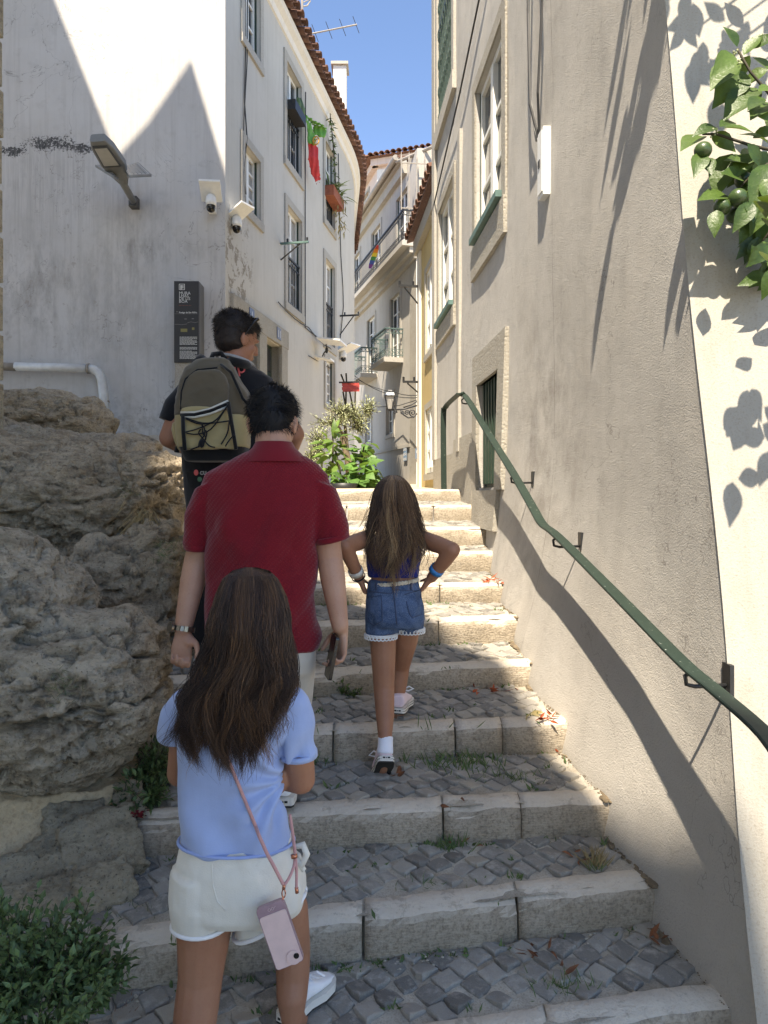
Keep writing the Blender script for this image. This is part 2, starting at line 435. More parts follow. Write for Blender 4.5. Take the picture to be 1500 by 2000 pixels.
M['rock2'] = rock_mat('ledge_rock', C(186, 168, 142), C(208, 192, 166), C(120, 104, 84), 0.15)
M['mortar'] = stone_mat('rubble_mortar', C(176, 154, 120), C(196, 176, 144), C(128, 108, 82), 2.5, 70, 0.6, 0.01, 0.3)
M['rubble'] = rock_mat('rubble_stone', C(180, 168, 144), C(200, 188, 162), C(130, 118, 98), 0.3)
M['pitted'] = stone_mat('pitted_limestone', C(150, 145, 134), C(166, 161, 150), C(124, 106, 82), 3, 70, 0.7, 0.008, 0.6)
M['stone'] = stone_mat('dressed_limestone', C(162, 157, 147), C(174, 169, 159), C(136, 129, 117), 2.2, 50, 0.35, 0.006, 0.2)
M['path'] = stone_mat('worn_path', C(176, 160, 136), C(196, 182, 158), C(136, 120, 98), 2.2, 40, 0.6, 0.012, 0.4)
def tile_mat():
    t = NT('terracotta_tile'); k = t.rnd()
    c = t.mix(k, C(84, 62, 54), C(122, 90, 76)); n = t.noise(14, 5, 0.7)
    c = t.mix(t.math('MULTIPLY', t.ramp(n, 0.5, 0.7), 0.6), c, C(84, 66, 56))
    c = t.mix(t.math('MULTIPLY', t.ramp(t.noise(30, 4, 0.7), 0.58, 0.72), 0.5), c, C(178, 160, 138))
    t.bump(n, 0.4, 0.01); return t.done(c, 0.9, spec=0.2)
M['tile'] = tile_mat()

def glass_mat():
    t = NT('window_glass'); n = t.noise(1.5, 3)
    c = t.mix(n, C(28, 32, 36), C(54, 58, 62)); t.bump(t.noise(2.5, 2), 0.05, 0.02)
    return t.done(c, 0.06, spec=0.7)
M['glass'] = glass_mat()
M['curtain'] = simple('lace_curtain', C(150, 146, 138), 0.8, var=0.15, sc=12)
M['paintwhite'] = simple('white_paint', C(222, 220, 212), 0.5, var=0.06, sc=8, bump=0.1, bsc=60)
M['paintcream'] = simple('cream_paint', C(206, 200, 186), 0.55, var=0.08, sc=8)
M['darkgreen'] = simple('dark_green_paint', C(40, 58, 48), 0.45, var=0.15, sc=14)
M['green2'] = simple('grey_green_paint', C(84, 112, 106), 0.5, var=0.15, sc=10)
M['iron'] = simple('black_iron', C(34, 35, 36), 0.5, var=0.2, sc=20)
M['irongreen'] = simple('weathered_green_iron', C(72, 92, 88), 0.55, var=0.2, sc=20)
M['plasticwhite'] = simple('white_plastic', C(226, 226, 222), 0.35, var=0.03)
M['plasticgrey'] = simple('grey_lamp_shell', C(120, 120, 116), 0.45, var=0.06, sc=6)
M['plasticdark'] = simple('dark_lamp_edge', C(70, 70, 68), 0.5, var=0.06)
M['lens'] = simple('lamp_lens', C(168, 164, 154), 0.3, var=0.05)
M['solar'] = simple('solar_panel', C(150, 148, 144), 0.3, var=0.1, sc=30)
M['blackgloss'] = simple('black_dome', C(14, 14, 15), 0.12, var=0.05)
M['cable'] = simple('black_cable', C(38, 38, 38), 0.6, var=0.1)
M['zinc'] = simple('zinc_gutter', C(150, 142, 130), 0.5, var=0.15, sc=6)
def rail_mat():
    t = NT('chipped_green_rail'); n = t.noise(70, 5, 0.75, t.scale((1, 1, 1.0))); n2 = t.noise(9, 4, 0.6)
    c = t.mix(n2, C(30, 42, 36), C(42, 55, 47)); c = t.mix(t.ramp(n, 0.66, 0.7), c, C(196, 200, 190))
    c = t.mix(t.math('MULTIPLY', t.ramp(t.noise(25, 5, 0.7), 0.58, 0.66), 0.5), c, C(44, 58, 50))
    t.bump(n, 0.2, 0.002); return t.done(c, 0.55, spec=0.25)
M['rail'] = rail_mat()
M['signblack'] = simple('anthracite_sign', C(44, 43, 43), 0.5, var=0.05, sc=4)
M['signside'] = simple('sign_side_grey', C(98, 98, 97), 0.5, var=0.05, sc=4)
M['signprint'] = simple('sign_print', C(210, 208, 200), 0.6, var=0.02)
M['signdim'] = simple('sign_print_dim', C(140, 138, 132), 0.6, var=0.02)
M['signgold'] = simple('sign_print_gold', C(128, 120, 70), 0.6, var=0.02)
M['signred'] = simple('sign_print_red', C(112, 66, 56), 0.6, var=0.02)
M['pipe'] = simple('white_pvc', C(206, 205, 200), 0.4, var=0.12, sc=7, bump=0.1, bsc=30)
M['pipedirt'] = simple('dirty_pvc', C(146, 136, 122), 0.6, var=0.2, sc=9)
M['enamel'] = simple('blue_enamel', C(46, 58, 88), 0.3, var=0.05)
M['enamelgrey'] = simple('blue_grey_plate', C(96, 112, 128), 0.4, var=0.1)
M['bark'] = simple('tree_bark', C(112, 98, 78), 0.9, var=0.3, sc=20, bump=0.8, bsc=60, bd=0.01)
M['stem'] = simple('dark_stem', C(58, 52, 36), 0.8, var=0.2)
M['terracotta'] = simple('terracotta_pot', C(148, 84, 60), 0.85, var=0.15, sc=10)
M['redwood'] = simple('red_painted_wood', C(176, 66, 58), 0.6, var=0.12, sc=14)
M['drygrass'] = simple('dry_straw', C(140, 122, 86), 0.9, var=0.2)
M['rust'] = simple('dry_red_leaf', C(160, 78, 44), 0.85, var=0.3, sc=40)
M['rust2'] = simple('dry_brown_leaf', C(120, 74, 46), 0.85, var=0.3, sc=40)
M['redpetal'] = simple('red_petals', C(120, 18, 28), 0.8, var=0.3, sc=60)

def leaf_mat(name, a, b, rough=0.4, trans=0.25, vein=0.0, gl=0.5):
    t = NT(name)
    k = t.math('FRACT', t.math('ADD', t.rnd(), t.isl()))
    n = t.noise(30, 3)
    c = t.mix(k, a, b); c = t.mix(t.math('MULTIPLY', t.ramp(n, 0.4, 0.7), 0.3), c, tuple(x * 1.5 for x in b[:3]) + (1,))
    if vein: t.bump(t.noise(vein, 3), 0.5, 0.004)
    t.done(c, rough, spec=gl)
    tr = t.N.new('ShaderNodeBsdfTranslucent'); mx = t.N.new('ShaderNodeMixShader'); mx.inputs[0].default_value = trans
    t.L.new(t.mix(0.35, c, C(140, 160, 50)), tr.inputs[0])
    t.L.new(t.b.outputs[0], mx.inputs[1]); t.L.new(tr.outputs[0], mx.inputs[2])
    t.L.new(mx.outputs[0], t.N['Material Output'].inputs[0]); return t.m
M['leafcitrus'] = leaf_mat('citrus_leaf', C(44, 66, 28), C(76, 98, 42), 0.42, 0.2, 90, 0.35)
M['leafbush'] = leaf_mat('shrub_leaf', C(58, 76, 44), C(98, 122, 74), 0.55, 0.2)
M['leafweed'] = leaf_mat('weed_leaf', C(58, 78, 40), C(88, 108, 58), 0.6, 0.2)
M['leafolive'] = leaf_mat('olive_leaf', C(140, 148, 110), C(188, 190, 152), 0.55, 0.2)
M['leafbright'] = leaf_mat('avocado_leaf', C(70, 96, 40), C(112, 140, 66), 0.4, 0.35)
M['leaffig'] = leaf_mat('fig_leaf', C(52, 84, 38), C(96, 134, 62), 0.5, 0.3)
M['leafdry'] = leaf_mat('pale_leaf', C(120, 112, 76), C(168, 150, 104), 0.7, 0.2)
def fruit_mat():
    t = NT('green_citrus_fruit'); n = t.noise(220, 2); c = t.mix(t.noise(8, 3), C(40, 58, 26), C(66, 86, 40)); t.bump(n, 0.35, 0.002); return t.done(c, 0.35, spec=0.5)
M['fruit'] = fruit_mat()

# ------------------------------------------------------------------ ground and stairs
g = MB(); g.quad((-300, -300, -0.35), (300, -300, -0.35), (300, 300, -0.35), (-300, 300, -0.35))
g.build('ground', M['bed'], base=(0, 0, -0.35), kind='structure')

#        Y0     slant  ztop   zbot   right end
STEPS = [(1.85, 0.19, 0.145, 0.020, 1.030),
         (2.19, 0.20, 0.309, 0.183, 0.868),
         (2.55, 0.10, 0.474, 0.352, 0.790),
         (2.95, 0.12, 0.633, 0.510, 0.747),
         (3.39, 0.20, 0.767, 0.665, 0.703),
         (3.78, 0.20, 0.929, 0.800, 0.685),
         (4.28, 0.10, 1.061, 0.950, 0.677),
         (4.80, 0.05, 1.216, 1.085, 0.727),
         (5.25, 0.00, 1.360, 1.232, 0.737),
         (5.75, 0.00, 1.518, 1.395, 0.700),
         (6.30, 0.00, 1.650, 1.546, 0.680)]
LEFT = [-1.45, -0.79, -0.87, -1.0, -1.15, -1.3, -1.35, -1.4, -1.4, -1.4, -1.4]
JOINTS = [[-0.5, 0.45], [-0.48, -0.065, 0.43], [-0.52, 0.215, 0.50], [-0.45, -0.21, 0.30, 0.50], [-0.6, 0.08], [-0.6, 0.295],
          [-0.6, -0.28, 0.34], [-0.5, 0.1], [-0.6, 0.25], [-0.3, 0.4], [-0.5, 0.2]]
KD = 0.098

FY = [1.7, 1.95, 2.365, 2.615, 3.0, 3.45, 3.87, 4.36, 4.85, 5.25, 6.3, 8.4]
FP = [0.0, 0.0, 0.105, 0.165, 0.18, 0.195, 0.18, 0.155, 0.095, 0.035, 0.015, 0.0]
FZ = [0.0, 0.1, 0.20, 0.36, 0.5, 0.66, 0.8, 0.95, 1.08, 1.22, 1.55, 1.65]
def wallX(Y, z):
    p = itp(Y, FY, FP); zf = itp(Y, FY, FZ); s = min(1.0, max(0.0, (z - zf) / 1.15))
    w = 0.006 * math.sin(Y * 3.1 + z * 1.3) + 0.004 * math.sin(z * 4.2 - Y * 2.0)
    return 1.15 - 0.07 * Y - p * (1 - s) ** 2 + w
def cornerY(z): return 1.945 + 0.171 * (z - 0.18)

def frontY(i, X): return STEPS[i][0] + STEPS[i][1] * X
def treadZ(i, X, Y):
    if i == len(STEPS) - 1: return STEPS[i][2] + 0.02 * (Y - frontY(i, X))
    a, b = frontY(i, X), frontY(i + 1, X)
    t = min(1, max(0, (Y - a) / (b - a)))
    return lerp(STEPS[i][2], STEPS[i + 1][3], t)
def floorZ(X, Y):
    if Y < frontY(0, X): return 0.015
    for i in range(len(STEPS) - 1, -1, -1):
        if Y >= frontY(i, X): return treadZ(i, X, Y)

def kerb_block(i, x0, x1):
    Y0, s, zt, zb, xr = STEPS[i]
    gp_ = R.choice((0.002, 0.003, 0.006)); x0 += gp_; x1 -= gp_
    n = max(6, int((x1 - x0) / 0.03)); tsl = (STEPS[i + 1][3] - zt) / (STEPS[i + 1][0] - Y0) if i < 10 else 0.02
    prof = [(0.012, zb - 0.06), (0.002, lerp(zb, zt, 0.15)), (0.0, lerp(zb, zt, 0.4)), (0.001, lerp(zb, zt, 0.65)), (0.004, zt - 0.026), (0.011, zt - 0.010), (0.024, zt - 0.002), (0.05, zt + 0.003 + 0.05 * tsl), (KD - 0.012, zt + 0.003 + KD * tsl), (KD, zt - 0.006 + KD * tsl), (KD, zt - 0.07)]
    m = len(prof); vs = []
    for k in range(n + 1):
        x = lerp(x0, x1, k / n)
        e = min(k, n - k)
        for j, (dy, z) in enumerate(prof):
            vs.append((x, Y0 + s * x + dy, z))
    a = np.array(vs); nn = fbm(a, 9, 4, 0.6, i * 3.1 + x0); n2 = fbm(a, 34, 3, 0.6, i + 5)
    chip = np.clip(fbm(a, 6.0, 4, 0.6, 9 + i) - 0.08, 0, 1)
    idx = np.arange(len(vs)) % m; col = np.arange(len(vs)) // m
    edge = np.where((idx >= 3) & (idx <= 6), 1.0, 0.25)
    endf = np.where((col == 0) | (col == n), 1.0, 0.0)
    a[:, 1] += edge * (0.006 * nn + 0.003 * n2 + 0.03 * chip) + 0.004 * n2 + endf * 0.008
    a[:, 2] += np.where((idx >= 4) & (idx <= 9), 0.005 * nn + 0.002 * n2, 0) - np.where((idx >= 4) & (idx <= 6), 0.022 * chip + 0.006 * endf, 0)
    fs = [(k * m + j, (k + 1) * m + j, (k + 1) * m + j + 1, k * m + j + 1) for k in range(n) for j in range(m - 1)]
    fs += [tuple(range(m)), tuple(n * m + j for j in range(m - 1, -1, -1))]
    b = MB(); b.add([tuple(q) for q in a], fs); return b

def cobble_mesh(seed):
    r = random.Random(seed); n = 8
    pts = []
    for k in range(n):
        t = 2 * PI * k / n
        x, y = math.cos(t), math.sin(t); q = max(abs(x), abs(y))
        pts.append((x / q * (0.93 if k % 2 else 1) * r.uniform(0.86, 1.08), y / q * r.uniform(0.86, 1.08)))
    vs = []; tilt = (r.uniform(-0.08, 0.08), r.uniform(-0.08, 0.08))
    for s, z in ((1.02, -0.5), (1.0, -0.02), (0.95, 0.045), (0.82, 0.085)):
        for x, y in pts: vs.append((x * s, y * s, z + (tilt[0] * x + tilt[1] * y if z > -0.3 else 0) + r.uniform(-0.02, 0.02)))
    vs.append((0, 0, 0.10))
    fs = [(j * n + k, j * n + (k + 1) % n, (j + 1) * n + (k + 1) % n, (j + 1) * n + k) for j in range(3) for k in range(n)]
    fs += [(3 * n + k, 3 * n + (k + 1) % n, 4 * n) for k in range(n)]
    return vs, fs
CV = [cobble_mesh(k) for k in range(9)]
CM = []
for v, f in CV:
    me = bpy.data.meshes.new('cobble'); me.from_pydata(v, [], f); me.materials.append(M['cobble'])
    CM.append(me)
n_cob = 0
PITCH = 0.073
for i in range(len(STEPS)):
    Y0, s, zt, zb, xr = STEPS[i]; xl = LEFT[i]
    st = thing('stair_step', (0, Y0, zb), kind='structure')
    js = [xl] + [j for j in JOINTS[i] if xl + 0.1 < j < xr - 0.1] + [xr]
    for a, b in zip(js[:-1], js[1:]): kerb_block(i, a, b if b != xr else b + 0.09).build('kerb_stone', M['kerb'], st, smooth=True)
    # joint bed
    last = i == len(STEPS) - 1
    bed = MB()
    def bp(u, v):
        X = lerp(xl - 0.3, 1.3, u); ya = frontY(i, X) + 0.03; yb = frontY(i + 1, X) + 0.06 if not last else 7.4
        Y = lerp(ya, yb, v)
        return (X, Y, treadZ(i, X, Y) - 0.006 + 0.006 * (vnoise([[X * 9, Y * 9, 0]])[0]))
    bed.grid(bp, 30, 8); bed.build('tread_bed', M['bed'], st, smooth=True)
    if i >= 10: continue
    cells = []
    ang = 0.72 + R.uniform(-0.06, 0.06)
    for p in range(-50, 75):
        for q in range(-50, 75):
            rowj = 0.5 * PITCH * ((q % 2) * 0.6)
            a = p * PITCH + rowj + R.uniform(-0.006, 0.006); b = q * PITCH * 0.97 + R.uniform(-0.005, 0.005)
            bend = 0.10 * math.sin(2.2 * (a + b) + i)
            X = (a * math.cos(ang) - b * math.sin(ang)); Y = Y0 + (a * math.sin(ang) + b * math.cos(ang)) + 0.25 * bend * 0
            if not (max(xl - 0.45, -1.45) < X < 1.05): continue
            if not (frontY(i, X) + KD + 0.015 < Y < frontY(i + 1, X) + 0.02): continue
            if X > wallX(max(Y, 1.95), treadZ(i, X, Y)) - 0.025: continue
            cells.append((X, Y, ang + R.gauss(0, 0.09), R.uniform(0.82, 1.06), R.uniform(0.82, 1.08), R.gauss(0, 0.0018), R.gauss(0, 0.02), R.gauss(0, 0.02)))
    single = n_cob + len(cells) <= 300
    joined = MB()
    for X, Y, an, sx, sy, dz, tx, ty in cells:
        z = treadZ(i, X, Y) + dz; k = R.randrange(9)
        mt = Matrix.Translation((X, Y, z)) @ Euler((tx, ty, an)).to_matrix().to_4x4() @ Matrix.Diagonal((sx * PITCH * 0.49, sy * PITCH * 0.485, 0.05, 1))
        if single:
            o = link(bpy.data.objects.new('cobble', CM[k])); o.parent = st
            o.matrix_local = Matrix.Translation(-Vector(st.location)) @ mt
            n_cob += 1
        else: joined.add([mt @ Vector(v) for v in CV[k][0]], CV[k][1])
    if joined.v: joined.build('cobbles', M['cobble'], st, kind='stuff')

low = MB(); low.grid(lambda u, v: (lerp(-3, 3, u), lerp(-8, 2.3, v), 0.012), 6, 6); low.build('pavement', M['bed'], base=(0, 0, 0), kind='structure')
land = MB()
land.grid(lambda u, v: (lerp(-5, 5, u), lerp(7.3, 45, v), 1.641 + 0.02 * (lerp(7.3, 45, v) - 6.3)), 10, 20)
land.build('street', M['path'], base=(0, 7.3, 1.6), kind='structure', smooth=True)
slope = MB()
def sl(u, v):
    Y = lerp(3.7, 9.25, v); X = lerp(-7, -1.35, u)
    z = itp(Y, [3.7, 4.5, 6, 7.5, 9.25], [1.05, 1.35, 1.80, 2.12, 2.34]) - max(0, (X + 1.5)) * 1.1
    z += 0.09 * fbm([[X, Y, 0]], 1.6, 4)[0] + 0.02 * vnoise([[X * 9, Y * 9, 1]])[0]
    return (X, Y, z)
slope.grid(sl, 60, 60); slope.build('terrain', M['path'], base=(-4, 6, 1.0), kind='structure', smooth=True)

# ------------------------------------------------------------------ wall frames
class Fr:
    """a wall line x = f(u), y = u; o counts outward from the wall"""
    def __init__(s, f, side): s.f = f; s.s = side
    def n(s, u):
        d = (s.f(u + 0.01) - s.f(u - 0.01)) / 0.02; v = Vector((s.s, -s.s * d, 0)); return v.normalized()
    def t(s, u):
        d = (s.f(u + 0.01) - s.f(u - 0.01)) / 0.02; return Vector((d, 1, 0)).normalized()
    def pt(s, u, o, z): return Vector((s.f(u), u, z)) + s.n(u) * o
    def box(s, mb, u0, u1, o0, o1, z0, z1):
        q = [(u0, o0), (u1, o0), (u1, o1), (u0, o1)]
        return mb.hexa([s.pt(u, o, z0) for u, o in q] + [s.pt(u, o, z1) for u, o in q])

def wall_grid(fr, us, zs, holes, reveal=0.16, fn=None):
    us = sorted(set(us + [h[k] for h in holes for k in (0, 1)])); zs = sorted(set(zs + [h[k] for h in holes for k in (2, 3)]))
    mb = MB(); fn = fn or (lambda u, z: fr.pt(u, 0, z))
    ids = {}
    def vid(u, z):
        if (u, z) not in ids: ids[(u, z)] = len(mb.v); mb.v.append(tuple(fn(u, z)))
        return ids[(u, z)]
    for a, b in zip(us[:-1], us[1:]):
        for c, d in zip(zs[:-1], zs[1:]):
            if any(h[0] <= a and b <= h[1] and h[2] <= c and d <= h[3] for h in holes): continue
            mb.f.append((vid(a, c), vid(b, c), vid(b, d), vid(a, d)))
    for u0, u1, z0, z1 in holes:
        for (p, q) in (((u0, z0), (u1, z0)), ((u1, z0), (u1, z1)), ((u1, z1), (u0, z1)), ((u0, z1), (u0, z0))):
            A, B = Vector(fn(*p)), Vector(fn(*q))
            mb.quad(A, B, B - fr.n(q[0]) * reveal, A - fr.n(p[0]) * reveal)
    return mb

def window(par, fr, u0, u1, z0, z1, rows=3, inset=0.12, mat='paintwhite', surround='stone', sw=0.11, sill=None, rail=0.0, cols=2, curtain=False, dark=True, proud=0.025, apron=0.0, lab=None):
    w = MB(); fw = 0.05; o0, o1 = -inset, -inset + 0.045
    fr.box(w, u0, u0 + fw, o0, o1, z0, z1); fr.box(w, u1 - fw, u1, o0, o1, z0, z1)
    fr.box(w, u0 + fw, u1 - fw, o0, o1, z0, z0 + fw * 1.4); fr.box(w, u0 + fw, u1 - fw, o0, o1, z1 - fw, z1)
    um = (u0 + u1) / 2
    for k in range(1, cols):
        uk = lerp(u0, u1, k / cols); fr.box(w, uk - 0.04, uk + 0.04, o0 + 0.004, o1 + 0.012, z0 + fw * 1.4, z1 - fw)
    for c in range(cols):
        a = lerp(u0, u1, c / cols) + (fw if c == 0 else 0.04); b = lerp(u0, u1, (c + 1) / cols) - (fw if c == cols - 1 else 0.04)
        for k in range(1, rows):
            zk = lerp(z0 + fw, z1 - fw, k / rows); fr.box(w, a, b, o0 + 0.01, o1 - 0.006, zk - 0.016, zk + 0.016)
    o = w.build('window', M[mat], par)
    if lab: o['label'] = lab
    for c in range(cols):
        a = lerp(u0, u1, c / cols) + (fw if c == 0 else 0.04); b = lerp(u0, u1, (c + 1) / cols) - (fw if c == cols - 1 else 0.04)
        pnl = MB(); fr.box(pnl, a, b, o0 + 0.012, o0 + 0.018, z0 + fw * 1.4, z1 - fw); pnl.build('pane', M['glass'], o)
        if curtain:
            cu = MB(); fr.box(cu, a + 0.02, b - 0.02, o0 + 0.019, o0 + 0.022, z0 + fw * 1.4, z1 - fw - 0.02); cu.build('curtain', M['curtain'], o)
    if surround:
        s = MB(); p = proud
        fr.box(s, u0 - sw, u0, 0.0, p, z0 - sw * 0.2, z1 + sw); fr.box(s, u1, u1 + sw, 0.0, p, z0 - sw * 0.2, z1 + sw)
        fr.box(s, u0, u1, 0.0, p, z1, z1 + sw)
        fr.box(s, u0 - sw, u1 + sw, 0.0, p + 0.012, z0 - sw * 0.2 - sw - apron, z0 - sw * 0.2)
        if sw > 0: fr.box(s, u0, u1, -inset, 0, z0 - sw * 0.2, z0)
        s.build('surround', M[surround], o)
    if dark:
        d = MB(); fr.box(d, u1 - 0.004, u1 + 0.003, -inset + 0.045, -inset * 0.35, z0, z1); d.build('door_jamb', M['darkgreen'], o)
    if sill:
        q = MB(); fr.box(q, u0 - 0.02, u1 + 0.02, -inset + 0.02, 0.06, z0, z0 + 0.045); q.build('sill', M[sill], o)
    if rail:
        q = MB(); zt = z0 + rail
        fr.box(q, u0, u1, -0.05, -0.02, zt - 0.03, zt); fr.box(q, u0, u1, -0.045, -0.025, z0 + 0.03, z0 + 0.05); fr.box(q, u0, u1, -0.045, -0.025, zt - 0.14, zt - 0.12)
        n = int((u1 - u0) / 0.095)
        for k in range(n + 1):
            u = lerp(u0 + 0.02, u1 - 0.02, k / n); q.tube([fr.pt(u, -0.035, z0 + 0.03), fr.pt(u, -0.035, zt - 0.02)], 0.009, 6)
        q.build('railing', M['iron'], o)
    return o

# ------------------------------------------------------------------ left white house
def fac(Y):
    if Y < 15.6: return -3.739 + 0.185 * Y
    t = min(Y, 17.8) - 15.6; x = -3.739 + 0.185 * 15.6 + 0.185 * t - 0.5 * (0.265 / 2.2) * t * t
    return x + max(0, Y - 17.8) * -0.08
FL = Fr(fac, 1.0)
house = thing('townhouse', (-3.0, 12, 1.6), 'white plastered townhouse with gable wall, french windows and clay tile eave', 'house')
HW = [  # u0, u1, z0, z1
    (9.82, 10.42, 5.60, 6.44), (9.82, 10.42, 7.90, 9.02), (11.62, 12.40, 7.08, 8.66), (11.66, 12.42, 4.76, 6.34),
    (13.96, 14.66, 7.02, 8.53), (13.98, 14.68, 4.63, 6.25), (14.0, 14.66, 3.42, 4.30), (9.62, 10.32, 1.7, 3.96), (10.62, 11.30, 1.7, 3.95)]
us = [9.2 + k * 0.5 for k in range(28)]; us = [u for u in us if u < 22.9] + [22.9]
wall_grid(FL, us, [1.5, 4, 7, 9.3], HW, 0.17).build('facade_wall', M['facade'], house, smooth=False)
gb = MB()
gx0, gx1 = -9.0, fac(9.2)
gb.add([(gx0, 9.2, 1.2), (gx1, 9.2, 1.2), (gx1, 9.2, 9.3), (-5.6, 9.2, 12.0), (gx0, 9.2, 9.8)], [(0, 1, 2, 3, 4)])
gb.build('gable_wall', M['gable'], house)
cn = MB()
def corn(k):
    prof = [(0.0, 9.02), (0.03, 9.03), (0.05, 9.12), (0.12, 9.17), (0.14, 9.25), (0.0, 9.26)]
    return prof
uu = [9.2 + 0.4 * k for k in range(34)]
pr = corn(0); vs = [FL.pt(u, o, z) for u in uu for o, z in pr]; m = len(pr)
cn.add(vs, [(i * m + j, (i + 1) * m + j, (i + 1) * m + j + 1, i * m + j + 1) for i in range(len(uu) - 1) for j in range(m - 1)] + [tuple(range(m))])
cn.build('cornice', M['plainwhite'], house)
rf = MB()
vs = [FL.pt(u, 0.14, 9.36) for u in uu] + [FL.pt(u, -3.2, 10.9) for u in uu] + [FL.pt(u, 0.14, 9.33) for u in uu]
n = len(uu)
rf.add(vs, [(i, i + 1, n + i + 1, n + i) for i in range(n - 1)] + [(2 * n + i, 2 * n + i + 1, i + 1, i) for i in range(n - 1)])
rf.build('roof', M['tile'], house)
def tile_mesh(up):
    b = MB(); vs = []; k = 7
    for x, r in ((0.0, 0.07), (0.40, 0.085)):
        for rr in (r, r - 0.014):
            for j in range(k):
                t = PI * j / (k - 1); z = rr * math.sin(t) * 0.85
                vs.append((x, rr * math.cos(t), z if up else -z))
    fs = []
    for j in range(k - 1):
        fs += [(j, j + 1, 2 * k + j + 1, 2 * k + j), (k + j, 3 * k + j, 3 * k + j + 1, k + j + 1), (2 * k + j, 2 * k + j + 1, 3 * k + j + 1, 3 * k + j)]
    b.add(vs, fs); me = b.mesh('roof_tile'); me.materials.append(M['tile'])
    me.polygons.foreach_set('use_smooth', [True] * len(me.polygons)); return me
TU, TD = tile_mesh(True), tile_mesh(False)
u = 9.3
while u < 22.6:
    for me, du, o, z in ((TU, 0.0, -0.10, 9.43), (TD, 0.105, -0.14, 9.405)):
        t = link(bpy.data.objects.new('roof_tile', me)); t.parent = house
        p = FL.pt(u + du, o, z); nrm = FL.n(u + du)
        t.location = p - Vector(house.location)
        t.rotation_euler = (R.uniform(-0.05, 0.05), 0.22 + R.uniform(-0.03, 0.03), math.atan2(nrm.y, nrm.x) + R.uniform(-0.03, 0.03))
    u += 0.21
window(house, FL, *HW[0], rows=4, sw=0.12, curtain=True, sill=None, lab='small curtained window beside the corner camera')
window(house, FL, *HW[1], rows=3, sw=0.12)
window(house, FL, *HW[2], rows=4, sw=0.13, rail=0.85, cols=2)
window(house, FL, *HW[3], rows=4, sw=0.13, rail=0.8, curtain=True)
window(house, FL, *HW[4], rows=4, sw=0.13, rail=0.85)
window(house, FL, *HW[5], rows=4, sw=0.13, rail=0.8, curtain=True)
window(house, FL, *HW[6], rows=4, sw=0.10, curtain=True)
for k in (7, 8):
    u0, u1, z0, z1 = HW[k]
    d = MB(); FL.box(d, u0, u1, -0.17, -0.13, z0, z1); o = d.build('door', M['darkgreen'], house)
    q = MB(); FL.box(q, u0 + 0.06, u1 - 0.06, -0.129, -0.123, z1 - 0.42, z1 - 0.06); q.build('pane', M['glass'], o)
    q = MB()
    for a in (0.1, 0.52): FL.box(q, lerp(u0, u1, a), lerp(u0, u1, a + 0.38), -0.129, -0.115, z1 - 1.5, z1 - 0.5)
    q.build('door_panel', M['paintcream'], o)
lt = MB(); FL.box(lt, 9.35, 11.62, 0.0, 0.05, 3.96, 4.24); lt.build('lintel', M['pitted'], house)
for a, b in ((9.38, 9.62), (10.32, 10.62), (11.30, 11.58)):
    jm = MB(); FL.box(jm, a, b, -0.16, 0.045, 1.6, 3.959); jm.build('door_jamb', M['pitted'], house)
for (u, s) in ((9.98, '1'), (11.12, '11')):
    q = MB(); FL.box(q, u - 0.09, u + 0.09, 0.051, 0.06, 4.02, 4.2); o = q.build('number_plate', M['enamel'], house)
    text(s, 'lettering', M['paintwhite'], o, FL.pt(u - 0.0, 0.063, 4.05), 0.16, right=FL.t(u), align='CENTER')
# chimney
ch = MB(); ch.box((-0.93, 15.2, 10.0), (0.27, 0.34, 1.25)); o = ch.build('chimney', M['plainwhite'], house)
q = MB(); q.box((-0.93, 15.2, 10.66), (0.36, 0.44, 0.06)); q.build('cap', M['stone'], o)

# ------------------------------------------------------------------ right grey house and cream wall
FRr = Fr(lambda Y: 1.15 - 0.07 * Y, -1.0)
grey = thing('townhouse', (1.5, 5, 0.2), 'tall grey rendered house with stone framed windows above the handrail', 'house')
GW = [(4.86, 5.78, 3.62, 4.84), (6.84, 7.82, 3.42, 4.67), (6.84, 7.82, 5.62, 7.3), (4.90, 5.66, 1.66, 2.47)]
def gfn(u, z):
    if u < 4.0:
        t = (u - 1.945) / (4.0 - 1.945); Y = cornerY(z) + (4.0 - cornerY(z)) * t
    else: Y = u
    return (wallX(Y, z), Y, z)
gu = [1.945 + (4.0 - 1.945) * k / 26 for k in range(27)] + [4.0 + k * 0.15 for k in range(1, 28)] + [8.2]
gz = [-0.1 + 0.08 * k for k in range(32)] + [2.6 + 0.4 * k for k in range(15)]
wall_grid(FRr, gu, gz, GW, 0.2, gfn).build('wall', M['grey'], grey, smooth=False)
o = bpy.data.objects['wall']; o.data.polygons.foreach_set('use_smooth', [True] * len(o.data.polygons))
e = MB(); e.quad((wallX(8.2, 3), 8.2, -0.1), (3.5, 8.2, -0.1), (3.5, 8.2, 8.2), (wallX(8.2, 3), 8.2, 8.2)); e.build('end_wall', M['grey'], grey)
e = MB(); e.quad((0.5, 8.35, 8.2), (4, 8.35, 8.2), (4, 2.6, 8.2), (0.96, 2.6, 8.2)); e.build('roof', M['tile'], grey)
window(grey, FRr, *GW[0], rows=3, inset=0.08, sw=0.11, sill='green2', surround='pitted', proud=0.016, apron=0.14)
window(grey, FRr, *GW[1], rows=3, inset=0.08, sw=0.09, sill='green2', surround='pitted', proud=0.016, apron=0.1)
w3 = window(grey, FRr, *GW[2], rows=3, inset=0.08, sw=0.12, surround='stone', proud=0.03, apron=0.05, rail=0.0)
q = MB()
for k in range(9):
    u = lerp(6.9, 7.76, k / 8); pts = [FRr.pt(u, 0.0, 5.64 + 0.05 * j) for j in range(30)]
    q.tube(pts, [0.016 + 0.012 * (1 if j % 6 in (0, 1) else 0) for j in range(30)], 6)
